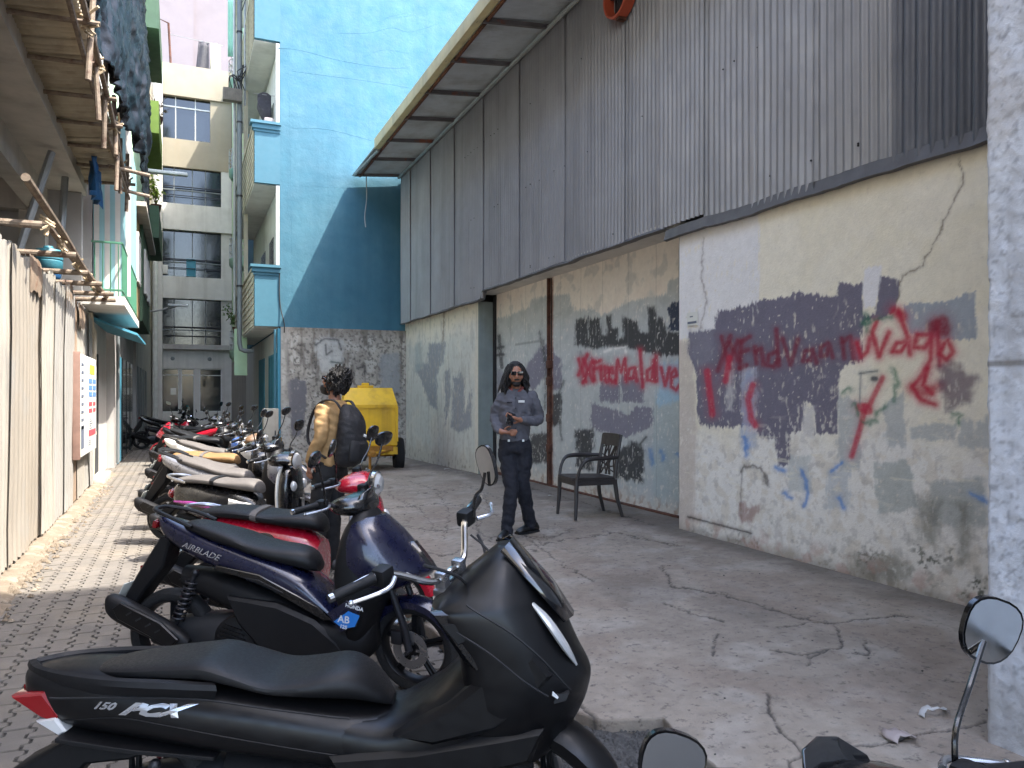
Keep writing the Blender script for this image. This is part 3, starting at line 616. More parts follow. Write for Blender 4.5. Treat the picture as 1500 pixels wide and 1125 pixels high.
# eave: roof sheets, rafters, fascia gutter
EX = 3.58
for k in range(8):
    y0 = 1.4+k*2.0; y1 = min(y0+2.0, 17.42); b = MB(); rows = []
    n = int((y1-y0)/.076)*6
    for (x, z) in ((EX, 6.52), (4.2, 6.60), (4.9, 6.70), (12.5, 7.9)):
        rows.append([(x, y0+(y1-y0)*i/n, z+.010*math.cos(2*PI*i/6)) for i in range(n+1)])
    b.loft(rows, cap=False, closed=False); b.build('roof_sheet', 'roof_sheet', wh, smooth=60)
for k in range(13):
    y = 17.3-k*1.3; b = MB(); b.obox((4.13, y, 6.545), (1.12, .05, .06), (0, -.1, 0)); b.build('rafter', 'rafter_steel', wh)
b = MB(); b.tube([(4.62, 1.4, 6.57), (4.62, 17.4, 6.57)], .035, 8); b.build('wall_plate', 'steel_pipe', wh)
b = MB(); b.tube([(3.72, 1.4, 6.50), (3.72, 17.4, 6.50)], .025, 6); b.build('purlin', 'rust', wh)
b = MB(); b.bbox((EX-.03, 8.3, 6.56), (.03, 13.8, .2), .006); b.bbox((EX+.02, 8.3, 6.47), (.09, 13.8, .02), .004); b.build('fascia', 'fascia_cream', wh)
b = MB(); b.tube([(EX-.02, 15.2, 6.50), (EX-.02, 17.38, 6.50)], .022, 8); b.tube([(EX+.05, 15.25, 6.45), (EX+.02, 15.6, 6.44), (EX-.02, 17.2, 6.47)], .03, 8); b.build('gutter_pipe', 'steel_pipe', wh)
b = MB(); b.tube([(3.85, 17.35, 6.5), (3.86, 17.36, 6.0), (3.82, 17.37, 5.6), (3.84, 17.36, 5.35)], .012, 5, smooth=4); b.build('hanging_wire', 'steel_pipe', wh)
b = MB(); b.box(5.32, 12.4, 2.2, 17.4, -.05, 6.6); b.build('warehouse_body', 'grey_wall', wh, smooth=0)
# timber post at the near corner
b = MB(); b.bbox((XR-.05, 3.14, 2.74), (.09, .10, .86), .008); b.build('corner_post', 'timber_post', wh)
# exhaust fan ring
fan_p = at_x(912, -6, XR-.05)
fn = wthing('exhaust_fan', 'round orange exhaust fan housing mounted on the corrugated wall', 'fan', tuple(fan_p))
b = MB(); b.lathe([(.235, .03), (.255, .03), (.262, -.10), (.25, -.11), (.235, -.10)], tuple(fan_p), axis='x', n=36, closed=True); b.build('fan_ring', 'fan_orange', fn)
b = MB(); b.lathe([(.03, -.05), (.06, -.04), (.06, .02)], tuple(fan_p), axis='x', n=16); 
for k in range(4): a = k*PI/2+.4; b.obox((fan_p.x-.02, fan_p.y+.14*math.cos(a), fan_p.z+.14*math.sin(a)), (.008, .2, .09), (a, 0, 0))
b.build('fan_blade', 'dark_metal', fn)
b = MB(); b.lathe([(.0, .028), (.236, .028)], tuple(fan_p), axis='x', n=30); b.build('fan_back', 'dark_room', fn)
b = MB(); b.obox((fan_p.x-.02, fan_p.y, fan_p.z-.27), (.1, .07, .03)); b.build('bracket', 'rust', fn)
# small notice on the near wall
nz = at_x(1014, 467, XR-.012); sn = wthing('wall_notice', 'small white paper notice pasted on the cream graffiti wall', 'notice', (XR-.012, nz.y, nz.z))
b = MB(); b.obox(tuple(nz), (.004, .17, .13)); b.build('paper', 'board_white', sn)
b = MB(); b.obox((XR-.0155, nz.y, nz.z-.037), (.001, .145, .022)); b.obox((XR-.0155, nz.y+.01, nz.z+.022), (.001, .05, .012)); b.build('printed_line', 'ink_dark', sn, smooth=0)

# ================================================================== NEAR WHITE BUILDING (right edge; its height shades the near road)
nb = wthing('white_building', 'rough whitewashed building corner rising at the edge of the yard', 'building', (6, -1, 0))
X, Y, Z = wallgrid(3.05, 2.142, 1.2, 0, 5.2, .012); P = Paint(X, Y, Z, 600); n = P.n
P.C[:] = lin((196, 199, 206)); P.mix(sstep(.45, .62, n(1.2, 1))*.5, (182, 184, 190)); P.mix(sstep(.52, .66, n(3.5, 2))*.4, (208, 209, 212))
edge = sstep(.55, .0, (2.13-Y)+(n(1.6, 3)-.5)*.9); P.mix(sstep(.56, .66, n(34, 4))*edge*.5, (112, 113, 120)); P.mix(sstep(.68, .74, n(16, 5))*.5, (120, 120, 124))
P.mix(sstep(.55, .66, n(5, 6, 4, .6))*.35, (150, 148, 148)); P.mix(sstep(.58, .68, n(2.2, 7))*.35, (168, 158, 146)); P.mix(sstep(.02, .006, np.abs(Z-1.677+(n(4, 8)-.5)*.02))*.8, (120, 116, 112))
P.mix(sstep(.5, .2, Z+(n(3, 9)-.5)*.5)*.5, (150, 146, 140))
Xs = X+(n(2, 12)-.5)*.03+(n(18, 13)-.5)*.012; Ys = Y+(n(9, 14)-.5)*.02*(Y > 2.1); Xs[:, 0] += .03
grid_obj('rough_plaster', Xs-.012, Ys, Z, P.C, 'painted_wall', nb)
b = MB(); b.box(3.075, 12.5, -6, 2.12, 0, 1.672); b.build('lower_wall', 'rough_white', nb, smooth=0)
b = MB(); b.box(3.078, 12.49, -5.99, 2.118, 1.68, 13.9); b.build('wall', 'rough_white', nb, smooth=0)
b = MB(); b.box(3.2, 12.45, -5.95, 2.1, 1.67, 1.683); b.build('mortar_joint', 'grey_wall', nb, smooth=0)

# ================================================================== BLUE BUILDING
bb = wthing('blue_building', 'tall sky blue apartment building with balconies over the alley', 'building', (5, 22, 0))
YB = 17.5
b = MB(); b.box(1.98, 12, YB, 27.5, 3.03, 17); b.build('wall', 'blue_wall', bb, smooth=0)
b = MB(); b.box(2.1, 12, YB+.05, 27.4, -.05, 3.02); b.build('ground_floor', 'white_paint', bb, smooth=0)
# plaster ridges and cracks on the blue face
for k, (pts, wd) in enumerate([([(430, 104), (470, 112), (540, 118), (600, 126)], .02), ([(406, 70), (440, 76), (500, 88), (560, 96), (600, 100)], .022), ([(428, 187), (480, 192), (545, 205)], .02), ([(428, 272), (515, 278)], .012), ([(495, 48), (540, 50), (575, 40), (600, 44), (640, 36)], .02), ([(530, 85), (560, 75), (600, 78)], .014), ([(428, 20), (428, 70)], .01), ([(424, 130), (428, 480)], .012), ([(620, 20), (560, 30), (610, 15)], .012)]):
    b = MB(); q = [at_y(u, v, YB) for u, v in pts]; b.tube([(p.x+.03*math.sin(i*2.3), YB+wd*.35, p.z+.04*math.sin(i*1.7)) for i, p in enumerate(q)], wd*.55, 6, smooth=5); b.build('plaster_ridge', 'blue_wall', bb)
# low stained wall under the blue face
xs = np.linspace(4.83, 2.0, 150); zs = np.linspace(-.05, 3.03, 160); X, Z = np.meshgrid(xs, zs); Y = np.full(X.shape, YB-.07); P = Paint(X, Y, Z, 400); n = P.n
P.C[:] = lin((168, 162, 152)); P.mix(sstep(.42, .6, n(1.6, 1))*.7, (134, 128, 120)); P.mix(sstep(.5, .62, n(3, 2))*.6, (186, 182, 174))
P.mix(sstep(.5, .62, fbm(P.h*4, P.Z*.8, 410))*sstep(.6, 2.6, Z)*.75, (86, 78, 70)); P.mix(sstep(.56, .64, n(9, 4))*.6, (80, 76, 70)); P.mix(sstep(.6, .66, n(14, 5))*.7, (60, 56, 54))
P.poly([(420, 560), (432, 552), (450, 560), (448, 600), (440, 640), (428, 640), (424, 600)], (104, 102, 106), rough=3, soft=2); P.poly([(555, 520), (585, 515), (587, 575), (560, 575)], (142, 146, 148), rough=5, soft=3, a=.8)
P.poly([(460, 500), (480, 492), (505, 500), (500, 540), (470, 545)], (182, 182, 178), rough=4, soft=4, a=.7)
P.stroke([(463, 505), (475, 496), (495, 498), (500, 512)], 2, (70, 70, 72), soft=1, wob=4); P.stroke([(477, 505), (478, 520), (486, 514)], 2, (60, 60, 62), soft=1); P.stroke([(485, 530), (500, 532)], 2, (50, 70, 66), soft=1); P.stroke([(523, 540), (535, 536), (534, 548)], 2, (56, 54, 54), soft=1)
P.mix(sstep(2.75, 3.0, Z)*.5, (120, 112, 100)); P.mix(sstep(.2, .02, np.abs(X-2.04))*.5, (180, 176, 168))
o = grid_obj('stained_wall', X, Y, Z, P.C, 'painted_wall', bb); o['label'] = 'stained bare plaster wall under the blue paint'
b = MB(); b.box(1.995, 4.83, YB-.065, YB+.04, -.05, 3.025); b.build('wall_core', 'grey_wall', bb, smooth=0)
# balconies
YE = 24.0; BX = 1.45
for k, zs_ in enumerate((4.31, 7.42, 10.55, 13.66)):
    zb = zs_-1.27
    b = MB(); b.box(BX, 1.979, YB-.01, YB+.1, zb, zs_-.005); pa = b.build('balcony_end', 'blue_trim', bb, smooth=0)
    b = MB(); nbd = 8
    for j in range(nbd):
        z0 = zb+.02+j*(zs_-zb-.04)/nbd; z1 = zb+.02+(j+1)*(zs_-zb-.04)/nbd
        b.add([(BX-.022, YB+.002, z0), (BX-.004, YB+.002, z1), (BX-.004, YE, z1), (BX-.022, YE, z0), (BX+.1, YB+.002, z0), (BX+.1, YE, z0)], [(0, 1, 2, 3), (0, 3, 5, 4)])
    b.build('siding', 'cream_siding', bb, smooth=0)
    b = MB(); b.box(BX+.004, BX+.1, YB+.1, YE, zb, zs_-.01); b.box(BX, 1.975, YB+.1, YE, zb-.02, zb+.12); b.build('balcony_slab', 'white_paint', bb, smooth=0)
    b = MB(); b.box(BX-.05, 1.99, YB-.06, YB+.16, zs_-.10, zs_-.0); b.box(BX-.09, 2.0, YB-.1, YB+.2, zs_+.002, zs_+.06); b.box(BX-.02, 1.985, YB-.03, YB+.13, zs_-.16, zs_-.102); b.build('sill_cornice', 'blue_trim', bb, smooth=0)
    b = MB(); b.box(BX-.03, BX+.12, YB+.2, YE, zs_+.0, zs_+.05); b.build('parapet_cap', 'cream_siding', bb, smooth=0)
    b = MB(); b.box(1.90, 1.972, YB+.005, YB+.09, zs_+.062, zs_+1.82); b.build('corner_post', 'white_paint', bb, smooth=0)
    for yp in (20.6, YE-.1): b = MB(); b.box(BX, BX+.1, yp, yp+.1, zs_+.06, zs_+1.84); b.build('corner_post', 'cream_siding', bb, smooth=0)
    b = MB(); b.box(1.955, 1.978, 18.6, 19.5, zs_-1.1, zs_+.9); b.box(1.955, 1.978, 20.5, 21.6, zs_-.3, zs_+.9); b.build('balcony_door', 'glass_dark', bb, smooth=0)
    b = MB(); b.box(1.965, 1.9785, YB+.11, YE, zs_-1.15, zs_+1.8); b.build('balcony_wall', 'white_paint', bb, smooth=0)
# things on balconies
for (cx, cy, cz, s, m, nm, lb, ct) in ((1.76, 17.62, 7.56, (.2, .1, .12), 'litter_pink', 'folded_cloth', 'folded pink cloth lying on the upper blue balcony sill', 'cloth'),):
    b = MB(); b.bbox((cx, cy, cz), s, .03); tag(b.build(nm, m), lb, ct)
b = MB(); rows = []
for i in range(9):
    t = i/8; rows.append([(1.58+.3*t, 18.3+.04*math.sin(j*1.3), 8.35-.75*j/6*(.4+.6*abs(math.sin(t*2.2)))+.08*math.sin(t*3)) for j in range(7)])
b.loft(rows, cap=False, closed=False); o = b.build('hanging_shirt', 'cloth_dark'); o.modifiers.new('thick', 'SOLIDIFY').thickness = .02; tag(o, 'dark shirt hung to dry inside the upper blue balcony', 'shirt')
b = MB(); b.tube([(1.5, 18.3, 8.37), (1.97, 18.3, 8.37)], .006, 5); tag(b.build('drying_rod', 'steel_pipe'), 'thin rod holding the dark shirt in the upper blue balcony', 'rod')
# ground floor front under the balconies
b = MB(); b.box(2.0, 2.1, YB+.05, 27.4, 0, 3.0); b.build('shop_wall', 'white_paint', bb, smooth=0)
b = MB(); b.box(1.985, 2.0, 18.2, 20.0, 0, 2.5); b.box(1.984, 2.0, 21, 22.6, 0, 2.5); dr = b.build('door', 'teal_paint', bb, smooth=0)
b = MB()
for yy_ in (18.6, 19.1, 19.6): b.box(1.975, 1.984, yy_, yy_+.04, .05, 2.45)
b.build('door_rib', 'blue_trim', dr, smooth=0)
b = MB(); b.box(1.93, 1.993, YB-.02, YB+.14, 0, 3.0); b.build('pilaster', 'teal_paint', bb, smooth=0)
b = MB(); b.tube([(1.88, 17.52, .05), (1.88, 17.52, 2.98)], .03, 8); b.build('downpipe', 'blue_trim', bb)
b = MB(); b.tube([(1.97, YB-.03, 4.2), (1.965, YB-.03, 3.8), (1.99, YB-.03, 3.45), (2.06, YB-.1, 3.1), (2.06, YB-.1, 2.9)], .012, 6, smooth=4); b.build('cable', 'print_black', bb)
# thick service pipe with meter box on the balcony side
pp = wthing('service_pole', 'tall grey service pole with cables beside the blue balconies', 'pole', (1.30, 19.9, 0))
b = MB(); b.tube([(1.62, 19.9, 2.62), (1.42, 19.9, 2.62), (1.33, 19.9, 2.66), (1.30, 19.9, 2.8), (1.30, 19.9, 3.2)], .055, 10); b.tube([(1.30, 19.9, 3.0), (1.30, 19.9, 16)], .06, 12); b.build('pole', 'grey_pipe', pp)
b = MB(); b.tube([(1.18, 19.86, 3.5), (1.18, 19.86, 16)], .03, 8); b.tube([(1.42, 19.8, 8.6), (1.42, 19.8, 16)], .025, 8); b.build('conduit', 'steel_pipe', pp)
for zz in (4.2, 6.4, 8.2, 10.4): b = MB(); b.lathe([(.06, -.02), (.072, -.02), (.072, .02), (.06, .02)], (1.30, 19.9, zz), axis='z', n=14, closed=True); b.build('clamp', 'dark_metal', pp)
b = MB(); b.bbox((1.13, 19.75, 8.78), (.44, .2, .3), .02); b.build('meter_box', 'timber_post', pp)
r = random.Random(12)
for k in range(7):
    b = MB(); z = 9.05+.1*r.random(); b.tube([(1.05+.06*k, 19.7, 8.92), (1.0+.1*r.random()+.04*k, 19.62, z+.1), (1.25+.1*r.random(), 19.7, z+.25*r.random()), (1.35+.2*r.random(), 19.6, z+.4)], .012, 5, smooth=4); b.build('cable', 'print_black', pp)
b = MB(); b.tube([(1.35, 19.8, 10.9), (1.7, 17.6, 11.5)], .012, 5); b.tube([(1.35, 19.8, 11.1), (1.6, 17.6, 10.7)], .01, 5); b.build('cable', 'dark_metal', pp)
# hanging green sign panel
p0 = at_y(343, 482, 21.0); p1 = at_y(362, 550, 21.0)
sg = wthing('hanging_sign', 'pale green panel hanging under the balconies beside the service pole', 'sign', (p0.x, 21, 0))
b = MB(); b.bbox(((p0.x+p1.x)/2, 21, (p0.z+p1.z)/2), (p1.x-p0.x, .08, p0.z-p1.z), .01); b.build('panel', 'pale_green', sg)
b = MB(); b.tube([(p1.x-.02, 21, p0.z-.05), (2.0, 21, p0.z-.05)], .02, 6); b.build('bracket', 'dark_metal', sg)
# grey cabinet by the blue wall
c0 = at_z(393, 640); cb = thing('electric_cabinet', 'grey electric cabinet standing in front of the blue ground floor', 'cabinet', (1.72, 16.9, 0))
b = MB(); b.bbox((0, 0, .66), (.30, .28, 1.2), .012); b.build('body', 'cabinet_grey', cb)
b = MB(); b.bbox((0, -.146, .68), (.24, .012, 1.02), .004); dd = b.build('door', 'cabinet_grey', cb); b = MB(); b.bbox((.08, -.158, .75), (.02, .02, .1), .004); b.build('handle', 'dark_metal', dd)
b = MB(); b.box(-.17, .17, -.16, .16, 0, .08); b.build('plinth', 'raw_concrete', cb)
# ================================================================== LEFT: SHEET FENCE
FX = -1.38
fe = wthing('sheet_fence', 'weathered corrugated zinc sheet fence closing off the building site', 'fence', (FX, 9, 0))
r = random.Random(21); y = 2.4; k = 0
while y < 14.5:
    wd = r.choice([.78, .82, .62, .9]); y1 = min(y+wd, 14.62)
    top = 2.86+r.uniform(-.05, .1); n = 56; zs_ = [.06, .12, .4, .9, 1.5, 2.1, 2.5, top]; rows = [[] for _ in zs_]; xo = FX+r.uniform(-.012, .012); lean = r.uniform(-.012, .012); tl = r.uniform(-.1, .1)
    for i in range(n+1):
        yy_ = y+(y1-y+.07)*i/n; wv = .009*max(-1, min(1, 1.5*math.cos(2*PI*(y1-y)/.16*i/n)))
        for j, z in enumerate(zs_):
            zz = z+(tl*(yy_-y)+(r.random()-.5)*.01+.03*math.sin(yy_*9) if j == len(zs_)-1 else (r.random()*.02 if j == 0 else 0))
            dent = (vnoise(np.array([yy_*1.6]), np.array([z*1.3]), 5)[0]-.5)*.025
            rows[j].append((xo+wv+dent+lean*z+(.02 if k % 2 else 0), yy_, zz))
    b = MB(); b.loft(rows, cap=False, closed=False); b.build('sheet', 'fence_rust' if k in (12,) else 'fence_zinc_%d' % r.randrange(4), fe, smooth=60)
    # battered capping strip on some sheets
    if k in (8, 11, 13):
        rw = [[], [], []]
        for i in range(13):
            yy_ = y+.04+(y1-y-.08)*i/12
            for j, (dx, z) in enumerate(((.03, top+.03+.04*r.random()), (.045, top-.12), (.035, top-.26-.08*r.random()))): rw[j].append((xo+dx+.012*r.random(), yy_, z))
        b = MB(); b.loft(rw, cap=False, closed=False); b.build('torn_strip', 'fence_rust', fe)
    y = y1; k += 1
for yy_ in (4.2, 6.6, 9.0, 11.4, 13.8): b = MB(); b.bbox((FX-.09, yy_, 1.4), (.07, .07, 2.8), .005); b.build('fence_post', 'timber_post', fe)
# notice board on the fence
nb_ = wthing('notice_board', 'white site notice board with coloured print fixed to the sheet fence', 'notice board', (FX+.1, 13, 0))
b = MB(); b.bbox((FX+.09, 12.95, 1.40), (.05, 2.2, 1.42), .006); b.build('board', 'board_white', nb_)
b = MB(); b.bbox((FX+.08, 11.82, 1.40), (.09, .05, 1.46), .006); b.build('frame', 'board_frame', nb_)
fx = FX+.1175
def inkbox(y0, y1, z0, z1, m): b = MB(); b.box(fx, fx+.002, y0, y1, z0, z1); return b.build('printed_block', m, nb_, smooth=0)
inkbox(13.05, 13.75, 1.86, 2.0, 'ink_yellow')
for z in (1.72, 1.62, 1.52): inkbox(12.95, 13.4, z, z+.07, 'ink_blue'); inkbox(13.5, 13.95, z, z+.07, 'ink_blue')
for z in (1.38, 1.28): inkbox(12.95, 13.4, z, z+.06, 'ink_red'); inkbox(13.55, 13.9, z, z+.06, 'ink_red')
for j in range(9): inkbox(12.02, 12.3, 1.95-j*.11, 1.99-j*.11, 'ink_dark')
inkbox(12.0, 12.32, .8, 1.12, 'ink_dark'); inkbox(12.95, 13.9, .93, 1.02, 'ink_red')
for j in range(5): inkbox(13.05, 13.3+.1*(j % 3), 1.18-j*.035, 1.19-j*.035, 'ink_dark')
for j in range(3): inkbox(12.9, 13.2, .86-j*.03, .87-j*.03, 'ink_dark')

# ================================================================== BUILDING SITE ABOVE THE FENCE
cs = wthing('unfinished_building', 'unfinished concrete frame building behind the sheet fence', 'building', (-4, 6, 0))
b = MB(); b.box(-8, -1.44, -4, 14.55, 4.85, 5.2); b.build('floor_slab', 'raw_concrete', cs, smooth=0)
b = MB(); b.box(-2.2, -1.98, -4, 14.5, 4.45, 4.848); b.box(-5, -4.7, -4, 14.5, 4.4, 4.848)
for yy_ in (1, 4.6, 9.2, 13.8): b.box(-7.9, -2.2, yy_, yy_+.25, 4.4, 4.846)
b.build('beam', 'raw_concrete', cs, smooth=0)
for yy_ in (1, 4.6, 9.2, 13.9): b = MB(); b.box(-2.3, -1.95, yy_-.05, yy_+.3, 0, 4.44); b.build('column', 'raw_concrete', cs, smooth=0)
b = MB(); b.box(-8, -7.8, -4, 14.5, 0, 4.84); b.box(-7.8, -1.5, 14.3, 14.5, 0, 4.84); b.build('back_wall', 'grey_wall', cs, smooth=0)
b = MB(); b.box(-8, -1.6, -4, 14.5, 5.201, 11); b.build('upper_wall', 'raw_concrete', cs, smooth=0)
for yy_ in (11.6, 12.9): b = MB(); b.tube([(-2.2+.5*(yy_ > 12), yy_, 2.4), (-1.6, yy_+.3, 4.8)], .05, 8); b.build('prop', 'steel_pipe', cs)
# catch canopy of corrugated sheets
ca = wthing('catch_canopy', 'debris canopy of old corrugated sheets and bamboo over the fence', 'canopy', (-1.1, 10, 5))
y = 5.6; k = 0
while y < 14.2:
    b = MB(); n = 40; rows = []
    for (x, z) in ((-1.5, 5.03), (-1.25, 5.05), (-1.0, 5.08), (-.86, 5.10)): rows.append([(x, y+.88*i/n, z+.02*math.cos(2*PI*i/5)+.03*(k % 2)) for i in range(n+1)])
    b.loft(rows, cap=False, closed=False); o = b.build('canopy_sheet', 'asbestos_sheet', ca, smooth=60); o.modifiers.new('t', 'SOLIDIFY').thickness = .008; y += .8; k += 1
for k in range(9):
    yy_ = 6.1+k*1.0; b = MB(); b.tube([(-1.9, yy_, 4.97), (-1.2, yy_+.03, 5.0), (-.70-.12*(k % 3 == 0), yy_+.05, 5.02)], .026, 8); b.build('purlin_pole', 'bamboo', ca)
b = MB(); b.tube([(-.82, 5.2, 5.01), (-.80, 10, 5.05), (-.84, 14.5, 4.98)], .03, 8, smooth=4); b.build('edge_pole', 'bamboo', ca)
b = MB(); b.tube([(-.86, 5.2, 4.9), (-.9, 10, 4.94), (-.82, 14.5, 4.86)], .026, 8, smooth=4); b.build('edge_pole', 'bamboo', ca)
rp = random.Random(5)
for k in range(7):
    yy_ = 8.2+k*1.0; b = MB(); x0 = -.82+rp.uniform(-.05, .05); b.tube([(x0, yy_, 4.72-rp.uniform(0, .3)), (x0+rp.uniform(-.06, .06), yy_+rp.uniform(-.15, .15), 5.3+rp.uniform(0, .2))], .028, 8); b.build('upright_pole', 'bamboo', ca)
    b = MB()
    for j in range(4): a = rp.uniform(0, 6); b.tube([(x0+.06*math.cos(a), yy_+.06*math.sin(a), 4.9+.04*j), (x0-.05*math.cos(a), yy_-.06*math.sin(a), 4.99+.03*j), (x0+.1*math.cos(a+1), yy_+.1*math.sin(a), 5.0+.06*j)], .014, 5, smooth=3)
    b.build('rope_knot', 'rope', ca)
b = MB(); b.tube([(-1.0, 12.8, 4.93), (-.45, 13.0, 4.9)], .03, 8); b.tube([(-1.0, 14.0, 4.9), (-.5, 14.2, 4.86)], .03, 8); b.build('outrigger', 'bamboo', ca)
# plastic sheeting hung on the scaffold
tp = []
for (yA, yB, zA, zB, xo, sd) in ((4.2, 14.6, 5.10, 10.2, -.86, 90),):
    ys = np.linspace(yA, yB, 260); zs_ = np.linspace(0, 1, 130); Y, T = np.meshgrid(ys, zs_)
    lowz = zA+.25*fbm(ys*1.4, ys*0, sd)[None, :]-.1*sstep(13.5, 14.6, Y)*3; Z = lowz+(zB-lowz)*T
    X = xo+.26*sstep(8, 14.4, Y)+.30*(fbm(Y*1.3, Z*.6, sd+1)-.5)-.16*np.abs(fbm(Y*2.2+Z*.8, Z*1.1, sd+2, 2)-.5)*2-.06*np.abs(fbm(Y*5-Z*2, Z*3.2, sd+3, 2)-.5)*2-.02*np.abs(fbm(Y*11+Z*3, Z*8, sd+4, 2)-.5)*2+.10-.25*T*sstep(8, 5, Y)
    C = None; o = grid_obj('plastic_sheeting', X, Y, Z, None, 'tarp_black'); tag(o, 'crumpled black plastic sheeting hung over the site scaffold', 'tarp')
    o.modifiers.new('t', 'SOLIDIFY').thickness = .006
b = MB(); bl = [[], [], []]
for i in range(12):
    for j, z in enumerate((5.0, 4.75, 4.5)): bl[j].append((-1.2+.12*math.sin(i*1.7+j)*.5, 12.6+i*.1, z+.03*math.sin(i*2.1)))
b.loft(bl, cap=False, closed=False); o = b.build('blue_tarp', 'blue_plastic'); o.modifiers.new('t', 'SOLIDIFY').thickness = .01; tag(o, 'scrap of bright blue tarp bundled under the debris canopy', 'tarp')
# outrigger platform right above the fence
sp = wthing('scaffold_platform', 'tied bamboo scaffold poles jutting out above the sheet fence', 'scaffold', (-1.2, 10, 2.9))
for k, (yy_, x1) in enumerate(((7.75, -1.12), (9.3, -1.03), (10.6, -1.05), (11.6, -.98), (12.7, -.92), (13.5, -.95))):
    b = MB(); b.tube([(-2.4, yy_-.1, 3.0), (x1, yy_+.04, 3.03)], .034, 9); b.build('cross_pole', 'bamboo', sp)
b = MB(); b.tube([(-1.18, 7.4, 3.34), (-1.13, 9.2, 3.22), (-1.12, 11, 3.12), (-1.08, 13.6, 3.08)], .036, 9, smooth=3); b.build('ledger_pole', 'bamboo', sp)
b = MB(); b.tube([(-1.24, 8.8, 3.26), (-1.2, 13.8, 3.13)], .03, 9); b.build('ledger_pole', 'bamboo', sp)
for yy_ in (8.3, 9.3, 10.6, 11.6, 12.7):
    b = MB()
    for j in range(5): a = rp.uniform(0, 6); b.tube([(-1.15+.06*math.cos(a), yy_+.05*math.sin(a), 3.02+.03*j), (-1.15-.06*math.cos(a), yy_-.05*math.sin(a), 3.10+.03*j)], .013, 5)
    b.build('rope_knot', 'rope', sp)
for k, (x, yy_, m) in enumerate(((-1.5, 10.9, 'barrel_teal'), (-1.62, 11.7, 'blue_plastic'))):
    br = thing('plastic_barrel', ['teal plastic barrel on the scaffold above the fence', 'blue plastic barrel behind the teal barrel on the scaffold'][k], 'barrel', (x, yy_, 3.07), 0)
    b = MB(); b.lathe([(q*.68, h*.6) for q, h in [(0, 0), (.2, 0), (.23, .05), (.235, .18), (.22, .2), (.235, .22), (.235, .36), (.2, .42), (.08, .43), (.08, .47), (0, .47)]], axis='z', n=22); b.build('drum', m, br)
    b = MB(); b.lathe([(.0, .3), (.05, .297), (.058, .273)], axis='z', n=14); b.build('cap', m, br)

# ================================================================== LEFT ROW OF HOUSES
def windowpart(root, plane, c, w_, h_, m='glass_dark', fr='white_paint', mull=1, d=.05):
    """window on a wall: plane 'x' faces +x, 'y' faces -y"""
    b = MB(); x, y, z = c; t = .05
    if plane == 'y':
        b.box(x-w_/2, x+w_/2, y-d*.3, y-.004, z-h_/2, z+h_/2); o = b.build('window', m, root, smooth=0); b = MB()
        for (a0, a1, z0, z1) in ((-w_/2-t, -w_/2, -h_/2-t, h_/2+t), (w_/2, w_/2+t, -h_/2-t, h_/2+t), (-w_/2, w_/2, h_/2, h_/2+t), (-w_/2, w_/2, -h_/2-t, -h_/2)): b.box(x+a0, x+a1, y-d, y-.003, z+z0, z+z1)
        for k in range(mull): q = x-w_/2+w_*(k+1)/(mull+1); b.box(q-.02, q+.02, y-d*.9, y-.006, z-h_/2, z+h_/2)
    else:
        b.box(x+.004, x+d*.3, y-w_/2, y+w_/2, z-h_/2, z+h_/2); o = b.build('window', m, root, smooth=0); b = MB()
        for (a0, a1, z0, z1) in ((-w_/2-t, -w_/2, -h_/2-t, h_/2+t), (w_/2, w_/2+t, -h_/2-t, h_/2+t), (-w_/2, w_/2, h_/2, h_/2+t), (-w_/2, w_/2, -h_/2-t, -h_/2)): b.box(x+.003, x+d, y+a0, y+a1, z+z0, z+z1)
        for k in range(mull): q = y-w_/2+w_*(k+1)/(mull+1); b.box(x+.006, x+d*.9, q-.02, q+.02, z-h_/2, z+h_/2)
    b.build('frame', fr, o, smooth=0); return o
ha = wthing('corner_house', 'narrow house with teal striped upper front and green railing past the fence', 'house', (-3, 16.5, 0))
b = MB(); b.box(-7, -1.45, 14.8, 18.2, 0, 2.95); b.build('ground_floor', 'white_paint', ha, smooth=0)
b = MB(); b.box(-7, -1.40, 14.82, 18.2, 2.96, 12); b.build('wall', 'grey_wall', ha, smooth=0)
k = 0; x = -1.37
while x < -.86:
    b = MB(); b.box(x, x+.078, 14.86, 14.9-.01*(k % 2), 3.25, 6.2); b.build('cladding_strip', 'shutter_teal' if k % 2 else 'white_paint', ha, smooth=0); x += .08; k += 1
b = MB(); b.box(-1.39, -.87, 14.905, 17.9, 3.2, 6.2); b.build('bay', 'shutter_teal', ha, smooth=0)
b = MB(); b.box(-1.44, -.83, 13.6, 18.1, 2.96, 3.1); b.build('balcony_slab', 'white_paint', ha, smooth=0)
b = MB()
for zz in (3.95, 3.2): b.tube([(-1.3, 13.65, zz), (-.87, 13.65, zz), (-.87, 17.9, zz)], .018, 6)
b.build('railing', 'rail_green', ha)
for k in range(34):
    b = MB(); yy_ = 13.7+k*.125; b.tube([(-.87, yy_, 3.1), (-.87, yy_, 3.95)], .009, 5); b.build('baluster', 'rail_green', ha)
for k in range(4): b = MB(); b.tube([(-1.25+.11*k, 13.65, 3.1), (-1.25+.11*k, 13.65, 3.95)], .009, 5); b.build('baluster', 'rail_green', ha)
b = MB(); b.box(-1.44, -1.43, 15.15, 16.3, 0, 2.3); b.build('door', 'dark_room', ha, smooth=0)
b = MB(); b.tube([(-1.40, 14.75, .1), (-1.36, 14.75, 2.6), (-1.40, 14.75, 2.7), (-1.42, 14.75, 2.93)], .045, 10); b.build('downpipe', 'pvc_pipe', ha)
for zz in (.9, 2.2): b = MB(); b.lathe([(.045, -.03), (.058, -.03), (.058, .03), (.045, .03)], (-1.38, 14.75, zz), axis='z', n=12, closed=True); b.build('pipe_collar', 'pvc_pipe', ha)
